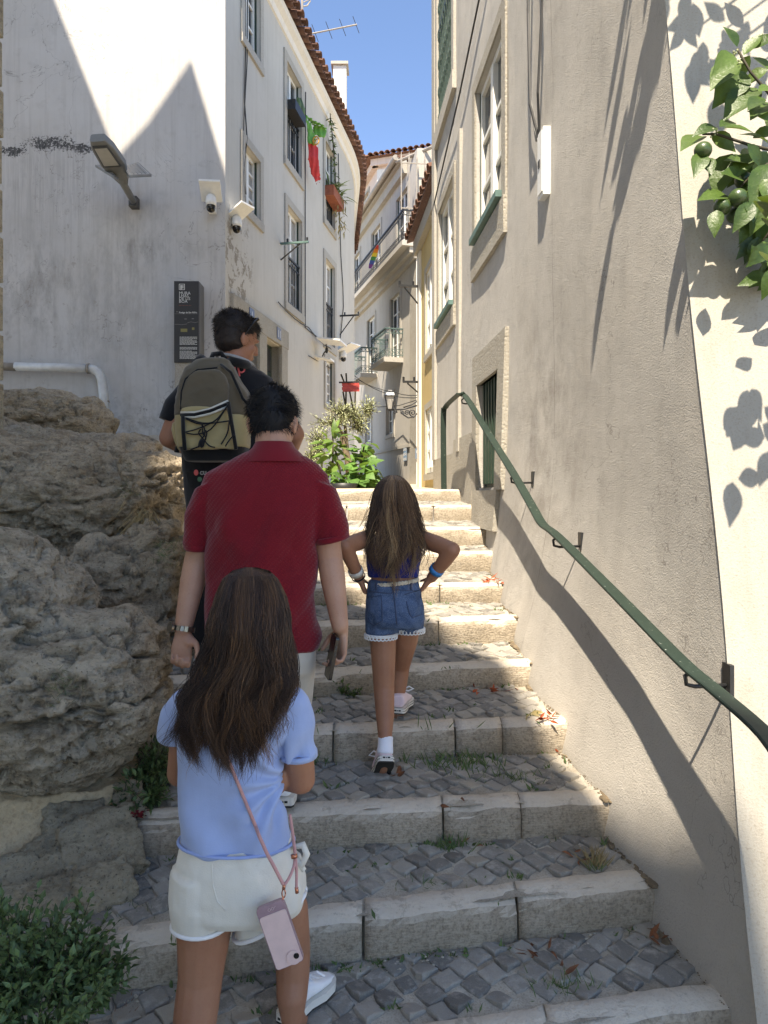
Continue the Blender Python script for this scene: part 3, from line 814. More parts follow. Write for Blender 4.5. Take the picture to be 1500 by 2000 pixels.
FRr.box(q, 6.84, 7.82, -0.02, 0.02, 6.6, 6.64); q.build('baluster_grille', M['darkgreen'], w3)
# grilled low window
u0, u1, z0, z1 = GW[3]
q = MB(); FRr.box(q, u0, u1, -0.32, -0.19, z0, z1); w4 = q.build('window', simple('dark_void', C(16, 17, 18), 0.6), grey, label='low barred window behind the handrail')
q = MB()
for k in range(8):
    u = lerp(u0 + 0.05, u1 - 0.05, k / 7); FRr.box(q, u - 0.018, u + 0.018, -0.05, -0.02, z0 + 0.03, z1)
FRr.box(q, u0, u1, -0.12, -0.05, z0, z0 + 0.04); q.build('grille', M['darkgreen'], w4)
s = MB()
def pt_on(u, o, z): return Vector((wallX(u, z), u, z)) + FRr.n(u) * o
def wbox(mb, ua, ub, oa, ob, za, zb):
    q = [(ua, oa), (ub, oa), (ub, ob), (ua, ob)]
    mb.hexa([pt_on(u, o, za) for u, o in q] + [pt_on(u, o, zb) for u, o in q])
wbox(s, u0 - 0.2, u0, -0.05, 0.028, z0 - 0.02, z1 + 0.24); wbox(s, u1, u1 + 0.16, -0.05, 0.028, z0 - 0.02, z1 + 0.24)
wbox(s, u0, u1, -0.05, 0.028, z1, z1 + 0.24); wbox(s, u0 - 0.1, u1 + 0.12, -0.05, 0.032, z0 - 0.3, z0 - 0.02)
wbox(s, u0, u1, -0.2, -0.002, z0 - 0.02, z0 + 0.0)
s.build('surround', M['pitted'], w4)
s = MB()
for za, zb, ua, ub in ((1.45, 2.12, 5.84, 6.75), (1.45, 2.0, 6.75, 8.16)): wbox(s, ua, ub, -0.05, 0.02, za, zb)
s.build('plinth', M['pitted'], grey)
s = MB(); wbox(s, 6.44, 6.56, 0, 0.03, 2.0, 4.9); wbox(s, 7.98, 8.16, 0, 0.03, 2.0, 8.1); s.build('pilaster', M['stone'], grey)

cream = thing('garden_wall', (1.5, 1.9, 0.1), 'sunlit cream rendered wall behind the citrus branches', 'wall')
cr = MB()
def cfn(u, v):
    z = lerp(-0.1, 4.9, v); Yc = cornerY(z); X0 = wallX(Yc, z)
    return (X0 - 0.004 + 2.2 * u, Yc - 0.42 * u - 0.004, z)
cr.grid(cfn, 24, 40); cr.build('wall', M['cream'], cream, smooth=True)

# ------------------------------------------------------------------ yellow house
FYl = Fr(lambda Y: 0.70 - 0.088 * (Y - 8.3), -1.0)
yel = thing('townhouse', (1.2, 9.5, 1.6), 'narrow ochre house with overhanging clay tile roof', 'house')
YW = [(9.0, 9.7, 1.9, 2.75), (9.0, 9.7, 3.5, 4.6)]
wall_grid(FYl, [8.3, 8.9, 9.8, 10.45], [1.5, 3, 5.3], YW, 0.15).build('facade_wall', M['yellow'], yel)
for k, w in enumerate(YW): window(yel, FYl, *w, rows=3, sw=0.08, inset=0.05, proud=0.02)
q = MB(); q.quad(FYl.pt(10.45, 0, 1.5), (3.5, 10.6, 1.5), (3.5, 10.6, 5.3), FYl.pt(10.45, 0, 5.3)); q.build('end_wall', M['yellow'], yel)
q = MB(); vs = [FYl.pt(8.3, 0.16, 5.36), FYl.pt(10.6, 0.16, 5.36), FYl.pt(10.6, -2.0, 6.1), FYl.pt(8.3, -2.0, 6.1)]
q.hexa([v - Vector((0, 0, 0.04)) for v in vs] + vs); q.build('roof', M['tile'], yel)
u = 8.34
while u < 10.6:
    t = link(bpy.data.objects.new('roof_tile', TU)); t.parent = yel; p = FYl.pt(u, -0.2, 5.50); nrm = FYl.n(u)
    t.location = p - Vector(yel.location); t.rotation_euler = (R.uniform(-.06, .06), 0.3, math.atan2(nrm.y, nrm.x)); u += 0.2
q = MB(); FYl.box(q, 8.31, 10.5, 0.0, 0.08, 5.1, 5.3); q.build('cornice', M['stone'], yel)
q = MB(); FYl.box(q, 10.2, 10.46, 0.0, 0.03, 1.5, 5.09); q.build('pilaster', M['plainwhite'], yel)

# ------------------------------------------------------------------ far house
class FrX(Fr):
    def __init__(s, x0, y0, d): s.x0, s.y0, s.d = x0, y0, d; s.f = lambda u: x0 + d * (u - y0); s.s = -1.0
FF = FrX(0.93, 20.0, -0.286)
FO = FF
far = thing('townhouse', (0, 23, 1.6), 'sunlit beige corner house with long iron balcony at the end of the lane', 'house')
FW = [(21.55, 22.55, 5.75, 7.75), (24.3, 25.3, 5.75, 7.75), (22.2, 22.95, 3.55, 4.75), (24.8, 25.55, 3.5, 4.6), (20.8, 21.9, 8.8, 10.6), (23.6, 24.7, 8.8, 10.6), (26.3, 27.3, 8.8, 10.6)]
wall_grid(FF, [20 + k for k in range(12)], [1.5, 5, 8, 11.3], FW, 0.15).build('facade_wall', M['far'], far)
for k, w in enumerate(FW): window(far, FF, *w, rows=4 if k not in (2, 3) else 3, sw=0.12, dark=(k < 2 or k > 3))
q = MB(); q.quad((0.93, 20, 1.5), (4, 20.4, 1.5), (4, 20.4, 11.3), (0.93, 20, 11.3)); q.build('end_wall', M['far'], far)
q = MB(); FF.box(q, 19.98, 20.55, 0.0, 0.04, 1.5, 8.3); q.build('pilaster', M['pitted'], far)
q = MB(); q.hexa([(0.90, 19.93, z) for z in (1.5,)] + [(1.8, 20.0, 1.5), (1.8, 20.1, 1.5), (0.9, 20.04, 1.5)] + [(0.90, 19.93, 8.3), (1.8, 20.0, 8.3), (1.8, 20.1, 8.3), (0.9, 20.04, 8.3)]); q.build('pilaster', M['plainwhite'], far)
for za, zb, o in ((8.2, 8.34, 0.12), (8.34, 8.5, 0.26)):
    q = MB(); FF.box(q, 19.9, 31, 0.0, o, za, zb); q.build('cornice', M['stone'], far)
q = MB(); FF.box(q, 20.5, 31, 0.0, 0.05, 3.0, 3.09); q.build('string_course', M['stone'], far)
def balcony(par, fr, u0, u1, z, depth, h, mat, step=0.12, slab=0.14, curls=True, name='balcony'):
    q = MB(); fr.box(q, u0, u1, 0, depth + 0.04, z, z + slab); b = q.build(name, M['stone'], par)
    q = MB(); zt = z + slab + h; zb = z + slab + 0.06
    path = [(u0 + 0.03, 0.0), (u0 + 0.03, depth), (u1 - 0.03, depth), (u1 - 0.03, 0.0)]
    for (a, oa), (c, oc) in zip(path[:-1], path[1:]):
        for zz, w in ((zt, 0.04), (zb, 0.02), (zb + 0.18, 0.015), (zt - 0.14, 0.015)): q.bar(fr.pt(a, oa, zz), fr.pt(c, oc, zz), w)
        L = (fr.pt(a, oa, 0) - fr.pt(c, oc, 0)).length; n = max(2, int(L / step))
        for k in range(n + 1):
            t = k / n; q.bar(fr.pt(lerp(a, c, t), lerp(oa, oc, t), zb), fr.pt(lerp(a, c, t), lerp(oa, oc, t), zt), 0.016)
            if curls and k < n:
                for zc in (zb + 0.09, zt - 0.07):
                    m = [fr.pt(lerp(a, c, (k + .5 + .4 * math.cos(s)) / n), lerp(oa, oc, (k + .5 + .4 * math.cos(s)) / n), zc + 0.06 * math.sin(s)) for s in [j * PI / 3 for j in range(7)]]
                    q.tube(m, 0.008, 4, caps=False)
    q.build('railing', M[mat], b); return b
balcony(far, FF, 19.85, 29.5, 8.5, 0.45, 0.84, 'iron')
balcony(far, FF, 21.25, 22.8, 5.55, 0.55, 0.85, 'irongreen')
balcony(far, FF, 24.0, 25.6, 5.55, 0.55, 0.85, 'irongreen')
# gutter and cornice
q = MB(); FF.box(q, 20.9, 30, 0.0, 0.14, 11.0, 11.3); q.build('cornice', M['stone'], far)
q = MB(); q.tube([FF.pt(u, 0.34, 11.42) for u in (20.9, 24, 27, 30)], 0.085, 10)
q.tube([FF.pt(21.0, 0.3, 11.34), FF.pt(20.7, 0.2, 11.28), FF.pt(19.2, -0.6, 11.2), FF.pt(19.1, -0.62, 10.6)], 0.05, 8); q.build('gutter', M['zinc'], far)
q = MB(); q.hexa([FF.pt(u, o, z) for z, oo in ((11.42, 0), (11.5, 0.0)) for u, o in ((20.9, 0.3), (30, 0.3), (30, -0.9), (20.9, -0.9))]); q.build('roof', M['tile'], far)
q = MB(); q.hexa([FF.pt(u, o, z) for z in (11.3, 11.415) for u, o in ((20.92, 0.24), (30, 0.24), (30, 0.0), (20.92, 0.0))]); q.build('soffit', M['stone'], far)
# attic storey: a corner turned towards the stairs
class FrY(Fr):
    """a wall facing the camera: y = g(u), x = u"""
    def __init__(s, x0, y0, d): s.x0, s.y0, s.d = x0, y0, d
    def n(s, u): return Vector((s.d, -1, 0)).normalized()
    def t(s, u): return Vector((1, s.d, 0)).normalized()
    def pt(s, u, o, z): return Vector((u, s.y0 + s.d * (u - s.x0), z)) + s.n(u) * o
AX, AY = -0.22, 26.0
AL = FrX(AX, AY, -0.286); AR = FrY(AX, AY, -0.35)
AW = [(27.2, 28.6, 11.6, 13.2)]; AWR = [(0.75, 1.15, 12.3, 13.2)]
wall_grid(AL, [26 + k for k in range(6)], [11.3, 12.5, 13.75], AW, 0.15).build('attic_wall', M['farpink'], far)
wall_grid(AR, [AX, 0.3, 1.4, 3.0], [11.3, 12.5, 13.75], AWR, 0.15).build('attic_end_wall', M['farpink'], far)
for w in AW: window(far, AL, *w, rows=2, sw=0.1, mat='green2')
for w in AWR: window(far, AR, *w, rows=2, sw=0.1, mat='green2', dark=False)
q = MB(); AR.box(q, AX - 0.02, AX + 0.26, -0.01, 0.05, 11.3, 13.4); q.build('pilaster', M['plainwhite'], far)
q = MB(); AL.box(q, 25.9, 31, 0, 0.2, 13.5, 13.74); q.build('cornice', M['farpink'], far)
q = MB(); AR.box(q, AX - 0.2, 3, 0, 0.2, 13.5, 13.74); q.build('cornice', M['farpink'], far)
k0 = Vector((AX - 0.34, AY - 0.30, 13.75)); k1 = AL.pt(31, 0.34, 13.75); k2 = AR.pt(3.0, 0.34, 13.75); pk = Vector((1.2, 28.2, 14.75)); pk2 = Vector((3.2, 27.4, 14.75)); pk3 = Vector((-0.2, 31, 14.75))
q = MB(); q.add([k0, k1, k2, pk, pk2, pk3], [(0, 2, 4, 3), (1, 0, 3, 5), (0, 1, 2)]); q.build('roof', M['tile'], far)
for (A_, B_, nn, cnt) in ((k0, k2, AR.n(0), 17), (k0, k1, AL.n(28), 22)):
    for k in range(cnt):
        t = link(bpy.data.objects.new('roof_tile', TU)); t.parent = far; p = lerp(A_, B_, (k + 0.5) / cnt) - nn * 0.32
        t.location = p + Vector((0, 0, 0.13)) - Vector(far.location); t.rotation_euler = (R.uniform(-.1, .1), 0.28, math.atan2(nn.y, nn.x)); t.scale = (1.15, 1.15, 1.15)
balcony(far, AL, 26.4, 29.0, 11.4, 0.6, 0.8, 'irongreen')
# spiked divider railing of the terrace
q = MB()
A, B = FF.pt(19.9, 0.5, 9.48), Vector((2.2, 19.95, 9.48))
for zz in (0.05, 1.3): q.bar(A + Vector((0, 0, zz)), B + Vector((0, 0, zz)), 0.025)
for k in range(9):
    p = lerp(A, B, k / 8); q.tube([p, p + Vector((0, 0, 1.25)), p + Vector((0, 0, 1.4)), p + Vector((0, 0, 1.62))], [0.018, 0.018, 0.03, 0.003], 6)
q.build('spiked_railing', M['zinc'], far)

# ------------------------------------------------------------------ houses outside the picture whose roofs shade the stairs
lo = thing('townhouse', (-4.5, 0, 0), 'old house at the left edge with a rough ochre stone corner', 'house')
q = MB()
prof = [(-2.69, 11.75), (-2.984, 12.77), (-3.425, 14.21), (-3.97, 13.42), (-4.377, 12.97), (-5.167, 14.97), (-6.5, 18.5), (-9, 18.5)]
poly = [(-9, -0.3), (-2.69, -0.3)] + prof
n = len(poly); Ya, Yb = 5.0, -7.0
q.add([(x, Ya, z) for x, z in poly] + [(x, Yb, z) for x, z in poly], [tuple(range(n)), tuple(range(2 * n - 1, n - 1, -1))] + [(i, n + i, n + (i + 1) % n, (i + 1) % n) for i in range(n)])
q.build('wall', M['casta'], lo)
q = MB()
for k in range(24):
    z = 1.2 + k * 0.34; q.box((-2.688, 4.875, z), (0.05, R.uniform(0.22, 0.29), R.uniform(0.27, 0.325)))
q.build('corner_stones', M['rubble'], lo)
be = thing('townhouse', (-0.8, -6, 0), 'unseen plain rendered house behind the camera, outline shaped to shade the stairs', 'house')
BP = [(-2.66, -1.7), (-1.88, -2.08), (-1.6, -2.42), (-1.266, -2.7), (-0.893, -3.21), (-0.87, -3.74), (-0.75, -4.26), (-0.62, -4.56), (-0.50, -4.8), (-0.45, -9), (-2.66, -9)]  # outline traced back along the sun from the shade edge wanted on the stairs
q = MB(); q.prism(BP, -0.3, 12.0); q.build('wall', M['casta'], be)
q = MB(); q.prism([(x - 0.01, y - 0.01) for x, y in BP], 12.0, 12.06); q.build('roof', M['tile'], be)

# ------------------------------------------------------------------ rocks
def rock(name, ells, m, label, voxel=0.02, amp=0.05, sc=2.2, strata=0.02, group='boulders and ledges beside the stairs', cat='rock', seed=0, kind=None, pit=0.012):
    mb = MB()
    for c, r in ells: mb.ell(c, r, nu=24, nv=16)
    def dp(co, no):
        n1 = fbm(co, sc, 5, 0.55, seed); n2 = fbm(co * np.array([1, 1, 3.2]), sc * 2.2, 4, 0.6, seed + 3); n3 = fbm(co * np.array([1, 1, 1.5]), 11, 5, 0.72, seed + 5)
        rid = 1 - np.abs(fbm(co * np.array([0.8, 0.8, 2.2]), sc * 1.2, 4, 0.55, seed + 9)) * 2.6
        pits = np.clip(fbm(co * np.array([1, 1, 1.7]), 17, 4, 0.65, seed + 2) - 0.10, 0, 0.35); p2 = np.clip(fbm(co, 40, 2, 0.6, seed + 12) - 0.15, 0, 0.4)
        sd_ = (co[:, 2] - 0.42 * co[:, 0] + 0.3 * co[:, 1]) * 5.2 + 1.3 * fbm(co, 1.7, 3, 0.5, seed + 21); saw = sd_ - np.floor(sd_); lay = np.where(saw < 0.82, saw / 0.82, (1 - saw) / 0.18)
        sk = np.clip(fbm(co, 2.2, 2, 0.5, seed + 31) + 0.45, 0, 1)
        d = amp * n1 + strata * n2 + 0.015 * n3 - pit * 6 * pits - pit * 1.4 * p2 - 0.075 * np.clip((rid - 0.80) / 0.2, 0, 1) ** 1.3 + strata * 0.9 * (lay - 0.5) * sk
        return co + no * d[:, None]
    return vox(mb, name, m, voxel=voxel, smooth=3, disp=dp, label=label, cat=cat, group=group, kind=kind)
def E(px, py, Y, rx, ry, rz): k = Y / F; return (P(px, py, Y), (rx * k, ry, rz * k))
rock('boulder', [E(110, 1355, 2.70, 215, 0.44, 175), E(-60, 1300, 2.75, 250, 0.58, 290), E(215, 1300, 2.70, 112, 0.34, 112), E(40, 1200, 2.85, 150, 0.36, 140), E(240, 1375, 2.62, 90, 0.26, 90)],
     M['rock'], 'large rounded pitted boulder bulging over the stairs in front', 0.0105, 0.042, 1.9, 0.022, seed=1, pit=0.02)
rock('rock_ledge', [E(130, 985, 4.5, 215, 0.6, 110), E(-80, 960, 4.5, 240, 0.8, 130), E(285, 965, 4.5, 80, 0.45, 88), E(90, 915, 4.9, 200, 0.6, 62), E(200, 1080, 4.4, 90, .4, 70)],
     M['rock2'], 'broad weathered rock ledge behind the largest boulder', 0.016, 0.075, 1.8, 0.045, seed=4, pit=0.02)
rock('rock', [E(300, 1120, 3.9, 75, 0.35, 110), E(245, 1130, 3.75, 110, 0.4, 90), E(320, 1220, 3.7, 50, 0.3, 70)],
     M['rock2'], 'rock filling the hollow between the ledge and the left arm of the man in red', 0.018, 0.04, 3, 0.04, seed=6)
rock('rock', [E(70, 830, 7.2, 150, 0.7, 72), E(-60, 840, 7.0, 150, 0.8, 80), E(150, 860, 7.4, 60, 0.5, 40)],
     M['rock2'], 'long low rock under the white drain pipe', 0.028, 0.08, 1.6, 0.06, seed=8)
rock('rock', [E(40, 880, 5.6, 150, 0.6, 50), E(200, 890, 5.9, 110, 0.6, 38), E(255, 872, 6.0, 60, 0.4, 22)],
     M['rock2'], 'flat worn rock between the pipe rock and the broad ledge', 0.025, 0.07, 2, 0.06, seed=10)
FA = [P(-70, 1640, 2.34), P(268, 1545, 2.62), P(232, 1750, 2.24), P(-70, 1900, 2.06)]      # slanting face: top left, top right, bottom right, bottom left
mbw = MB(); bk = Vector((-0.25, 0.75, 0.0))
mbw.hexa([FA[3] - Vector((0, 0, .1)), FA[2] - Vector((0, 0, .1)), FA[2] + bk - Vector((0, 0, .1)), FA[3] + bk - Vector((0, 0, .1)), FA[0] + Vector((0, 0, .1)), FA[1] + Vector((0, 0, .05)), FA[1] + bk + Vector((0, 0, .1)), FA[0] + bk + Vector((0, 0, .1))])
def dpw(co, no): return co + no * (0.035 * fbm(co, 3.5, 4, 0.55, 3) + 0.022 * fbm(co, 13, 4, 0.65, 5) - 0.03 * np.clip(fbm(co, 8, 3, .6, 8) - .1, 0, .5))[:, None]
base = vox(mbw, 'rubble_wall', M['mortar'], voxel=0.013, smooth=3, disp=dpw, label='earthy mortared rubble base under the largest boulder', cat='wall')
fn_ = (FA[1] - FA[0]).cross(FA[3] - FA[0]).normalized()
if fn_.y > 0: fn_ = -fn_
def face(u, v): return lerp(lerp(FA[0], FA[1], u), lerp(FA[3], FA[2], u), v)
def stone_on(u, v, rx, rz, seed, th=0.05, tw=0.0):
    mb = MB(); xa = (FA[1] - FA[0]).normalized(); za = fn_.cross(xa).normalized(); xa2 = xa * math.cos(tw) + za * math.sin(tw); za2 = fn_.cross(xa2); r_ = random.Random(seed); c = face(u, v)
    j_ = lambda: r_.uniform(.72, 1.2)
    mb.hexa([c + xa2 * x * rx * j_() + za2 * z * rz * j_() + fn_ * o for o in (-0.09, 0.022 + r_.uniform(0, .014)) for x, z in ((-1, -1), (1, -1), (1, 1), (-1, 1))])
    def dp(co, no): return co + no * (0.022 * fbm(co, 9, 4, 0.6, seed) + 0.016 * fbm(co * np.array([1, 1, 2]), 26, 4, 0.65, seed))[:, None]
    vox(mb, 'stone', M['rubble'], base, voxel=0.011, smooth=5, disp=dp)
for k, a in enumerate(((.80, .50, .13, .12), (.47, .40, .09, .085), (.22, .50, .10, .08), (.52, .82, .24, .085), (.15, .88, .14, .09), (.90, .90, .08, .07), (.62, .12, .10, .05), (.95, .16, .06, .09))): stone_on(*a, 20 + k, tw=R.uniform(-.25, .25))

# ------------------------------------------------------------------ wall fittings
# drain pipe on the gable
dp = thing('drain_pipe', P(205, 830, 9.0), 'white plastic drain pipe with one elbow on the gable wall', 'pipe')
q = MB(); q.tube([P(30, 716, 9.08), P(110, 718, 9.08), P(170, 720, 9.08)], 0.055, 12); q.build('pipe_run', M['pipe'], dp, smooth=True)
q = MB(); q.tube([P(-60, 712, 9.08), P(32, 717, 9.08)], 0.052, 12); q.build('old_pipe_run', M['pipedirt'], dp, smooth=True)
q = MB(); q.tube([P(172, 720, 9.08), P(184, 722, 9.08), P(193, 728, 9.08), P(199, 742, 9.08), P(202, 770, 9.06), P(206, 826, 9.04)], 0.058, 12); q.build('elbow', M['pipe'], dp, smooth=True)
for a, b in (((170, 720), (175, 720)), ((203.5, 784), (204, 787))):
    q = MB(); q.tube([P(a[0], a[1], 9.07), P(b[0], b[1], 9.07)], 0.066, 12); q.build('collar', M['pipedirt'], dp, smooth=True)

# information totem
si = thing('information_sign', P(365, 760, 9.02), 'tall anthracite information pillar with white lettering before the gable', 'sign')
a = P(340, 708, 8.9); b = P(388, 549, 8.9)
zb, zt = a.z, b.z; xa, xb = a.x, b.x; W_ = xb - xa
q = MB(); q.box(((xa + xb) / 2, 9.02, (zb + zt) / 2), (W_, 0.24, zt - zb)); q.build('panel', M['signblack'], si)
q = MB(); q.box((xb + 0.003, 9.025, (zb + zt) / 2), (0.006, 0.22, zt - zb - 0.02)); q.build('side_panel', M['signside'], si)
q = MB(); q.box(((xa + xb) / 2, 9.03, (1.9 + zb) / 2), (W_ - 0.01, 0.22, zb - 1.9 - 0.002)); q.build('base', M['pitted'], si)
ys = 8.9 - 0.003
def sp(u, v): return Vector((xa + W_ * u, ys, zt - (zt - zb) * v))
q = MB()
for (u0, v0, u1, v1) in ((.20, .035, .44, .041), (.20, .103, .44, .109), (.20, .035, .225, .109), (.415, .035, .44, .109), (.26, .05, .31, .103), (.32, .05, .345, .08), (.36, .05, .385, .09), (.32, .082, .385, .09)):
    q.quad(sp(u0, v1), sp(u1, v1), sp(u1, v0), sp(u0, v0))
q.build('emblem', M['signprint'], si)
for k, tx in enumerate(('MURA', 'LHAS', 'DE LIS', 'BOA')): text(tx, 'lettering', M['signprint'], si, sp(.2, .165 + .034 * k), 0.052)
text('Postigo de São Pedro', 'lettering', M['signprint'], si, sp(.2, .395), 0.026, bold=0.0006)
q = MB()
for k in range(4): q.quad(sp(.2 + k * .13, .303), sp(.31 + k * .13, .303), sp(.31 + k * .13, .297), sp(.2 + k * .13, .297))
q.build('small_print', M['signred'], si)
q = MB(); q.quad(sp(.02, .404), sp(.98, .404), sp(.98, .402), sp(.02, .402))
for (u, w, v) in ((.42, .1, .463), (.72, .09, .46), (.09, .06, .375), (.78, .1, .375), (.80, .14, .386)): q.quad(sp(u, v + .006), sp(u + w, v + .006), sp(u + w, v), sp(u, v))
pts = [(.02, .53), (.2, .53), (.3, .535), (.54, .525), (.54, .51), (.7, .5), (.85, .51), (.98, .50)]
for (a1, b1), (a2, b2) in zip(pts[:-1], pts[1:]): q.quad(sp(a1, b1 + .003), sp(a2, b2 + .003), sp(a2, b2), sp(a1, b1))
q.build('map_lines', M['signdim'], si)
q = MB(); q.quad(sp(.27, .625), sp(.54, .625), sp(.54, .585), sp(.27, .585)); q.build('map_patch', M['signgold'], si); q = MB(); q.quad(sp(.73, .6), sp(.83, .6), sp(.83, .57), sp(.73, .57)); q.build('map_patch', M['signgold'], si)
q = MB()
for k in range(24):
    v = .685 + k * .0115
    if k in (9, 10, 14): continue
    w = .70 if k % 4 != 3 else .5 + .1 * ((k * 7) % 3)
    n = 7; u = .23
    while u < .23 + w: 
        l = R.uniform(.04, .13); q.quad(sp(u, v + .005), sp(min(u + l, .24 + w), v + .005), sp(min(u + l, .24 + w), v), sp(u, v)); u += l + .014
q.build('small_print', M['signprint'], si, kind='stuff')

# solar street lamp
la = thing('solar_lamp', P(262, 396, 9.18), 'grey solar street lamp with angled head and panel wings on the gable', 'street lamp')
q = MB(); q.box(P(262, 396, 9.14), (0.10, 0.12, 0.13)); q.build('wall_bracket', M['plasticdark'], la)
q = MB(); q.tube([P(260, 392, 9.05), P(236, 350, 8.45)], 0.042, 12); q.build('arm', M['plasticgrey'], la, smooth=True)
ax = (P(190, 276, 7.9) - P(240, 352, 8.5)); T0 = P(240, 352, 8.5); T1 = P(193, 276, 7.9)
axn = (T1 - T0).normalized(); side = axn.cross(Vector((0, -0.35, -1))).normalized(); nrm = side.cross(axn).normalized()
if nrm.z > 0: nrm = -nrm; side = -side
def lp(t, sdx, o): return T0 + (T1 - T0) * t + side * sdx + nrm * o
hw = [(-0.06, 0.05), (0.10, 0.085), (0.42, 0.145), (0.85, 0.13), (1.05, 0.085)]
q = MB(); q.loft([(lp(t, 0, -0.02), side * w, nrm * (0.05 if t > 0.3 else 0.06), 6) for t, w in hw], 24); q.build('lamp_head', M['plasticgrey'], la)
q = MB(); q.loft([(lp(t, 0, 0.034), side * w, nrm * 0.012, 8) for t, w in ((0.44, 0.105), (0.95, 0.085))], 16); q.build('lens_frame', M['plasticdark'], la)
q = MB(); q.loft([(lp(t, 0, 0.044), side * w, nrm * 0.006, 8) for t, w in ((0.48, 0.088), (0.91, 0.072))], 16); q.build('lens', M['lens'], la)
for pts in ((P(240, 328, 8.5), P(270, 319, 8.9), P(296, 343, 8.55), P(252, 345, 8.1)), (P(186, 324, 8.6), P(214, 324, 8.75), P(232, 352, 8.3), P(222, 346, 8.1))):
    q = MB(); up = (pts[1] - pts[0]).cross(pts[3] - pts[0]).normalized() * 0.014
    q.hexa([p - up for p in pts] + [p + up for p in pts]); o = q.build('solar_wing', M['plasticgrey'], la)
    c = sum(pts, Vector()) / 4; q = MB(); s_ = 1 if up.z > 0 else -1
    ins = [c + (p - c) * 0.86 for p in pts]
    for sg in (1, -1): q.quad(*[p + up * 1.15 * sg for p in ins])
    q.build('solar_cell', M['lens'], o)
    q = MB()
    for k in range(1, 5):
        a_, b_ = lerp(ins[0], ins[1], k / 5), lerp(ins[3], ins[2], k / 5)
        for sg in (1, -1): q.bar(a_ + up * 1.2 * sg, b_ + up * 1.2 * sg, 0.008)
    q.build('cell_rib', M['plasticgrey'], o)

# surveillance cameras with solar hoods
def dome(p, label, hood_dir, wid=0.26, dep=0.24, tilt=0.14, drop=0.02):
    c = thing('surveillance_camera', p, label, 'camera', 'solar surveillance cameras')
    hd = Vector(hood_dir).normalized(); sd = hd.cross(Vector((0, 0, 1))).normalized()
    A = [p + Vector((0, 0, 0.16)) + sd * s * wid / 2 + hd * d + Vector((0, 0, tilt * (d / dep - 0.3))) for s, d in ((-1, -0.02), (1, -0.02), (1, dep), (-1, dep))]
    q = MB(); q.hexa([a - Vector((0, 0, 0.012)) for a in A] + [a + Vector((0, 0, 0.012)) for a in A]); q.build('solar_hood', M['plasticwhite'], c)
    q = MB(); q.box(p + hd * -0.03 + Vector((0, 0, 0.06)), (0.09, 0.09, 0.2)); q.build('mount_box', M['plasticwhite'], c)
    cc = p + hd * 0.09 + Vector((0, 0, 0.05))
    q = MB(); q.tube([cc + Vector((0, 0, 0.09)), cc + Vector((0, 0, 0.06)), cc, cc - Vector((0, 0, 0.045))], [0.04, 0.062, 0.068, 0.064], 16); q.build('housing', M['plasticwhite'], c, smooth=True)
    q = MB(); q.tube([cc - Vector((0, 0, 0.03)), cc - Vector((0, 0, 0.075))], 0.056, 14); q.ell(cc - Vector((0, 0, 0.075)), 0.056, nu=14, nv=10); q.build('dome', M['blackgloss'], c, smooth=True)
    q = MB(); q.ell(cc - Vector((0, 0.05, 0.06)), 0.014, nu=8, nv=6); q.build('lens', M['plasticgrey'], c)
    return c
dome(P(414, 408, 9.1), 'white dome camera under a solar hood left of the house corner', (0.1, -1, 0))
dome(P(452, 446, 9.45), 'white dome camera with cable under a solar hood right of the house corner', (0.9, -0.5, 0), dep=0.28)
dome(P(664, 700, 15.2) , 'distant dome camera under a bright solar hood beside the drain box', (0.8, -0.5, 0), wid=0.36, dep=0.4)
q0 = thing('solar_floodlight', P(630, 690, 13.6), 'pair of white solar floodlight panels hung on the facade below the barred window', 'lamp')
for c_, w_, d_ in ((P(636, 668, 13.3), 0.28, 0.34), (P(629, 701, 13.4), 0.14, 0.2)):
    q = MB(); n_ = FL.n(13.5); t_ = FL.t(13.5)
    A = [c_ + t_ * s * w_ + n_ * d + Vector((0, 0, z)) for s, d, z in ((-1, -0.1, 0.03), (1, -0.1, 0.03), (1, d_, -0.03), (-1, d_, -0.03))]
    q.hexa([a - Vector((0, 0, 0.015)) for a in A] + [a + Vector((0, 0, 0.015)) for a in A]); q.build('panel', M['plasticwhite'], q0)
q = MB(); q.tube([P(637, 672, 13.3), P(638, 684, 13.3), P(632, 690, 13.4), P(629, 699, 13.4)], 0.012, 6); q.ell(P(638, 684, 13.3), (0.03, 0.03, 0.06)); q.build('cable', M['cable'], q0)
q = MB(); q.box(P(662, 675, 15.3), (0.07, 0.07, 0.2)); tag(q.build('junction_box', M['plasticgrey']), 'small grey junction box above the distant dome camera', 'electrical box')

# cables on the facade
def cable(pts, r, label, name='cable', m='cable', sub=6, sag=0.0):
    q = MB(); out = []
    pts = [Vector(p) for p in pts]
    for a, b in zip(pts[:-1], pts[1:]):
        for k in range(sub): 
            t = k / sub; p = lerp(a, b, t); p = p - Vector((0, 0, sag * 4 * t * (1 - t))); out.append(p)
    out.append(pts[-1]); q.tube(out, r, 5); return tag(q.build(name, M[m]), label, 'cable')
def fp(px, py, o=0.02):      # a pixel on the left facade
    x = (px - CX) / F; Y = 3.739 / (0.185 - x)
    if Y > 15.6 or Y < 0:
        Y = 15.6
        while fac(Y) / Y > x and Y < 30: Y += 0.05
    p = P(px, py, Y); return p + FL.n(min(Y, 22)) * o
cable([fp(476, 0), fp(477, 100), fp(475, 200), fp(480, 270), fp(472, 340), fp(476, 395), fp(462, 425), fp(450, 440)], 0.009, 'loose cable running down past the two small windows to the corner camera', sub=3)
cable([fp(481, 0), fp(480, 120), fp(474, 230), fp(471, 300), fp(478, 380)], 0.008, 'thin second cable beside the upper corner window', sub=3)
cable([fp(595, 180), fp(594, 330), fp(594, 640), fp(630, 668)], 0.010, 'straight cable dropping right of the lower balcony window', sub=3)
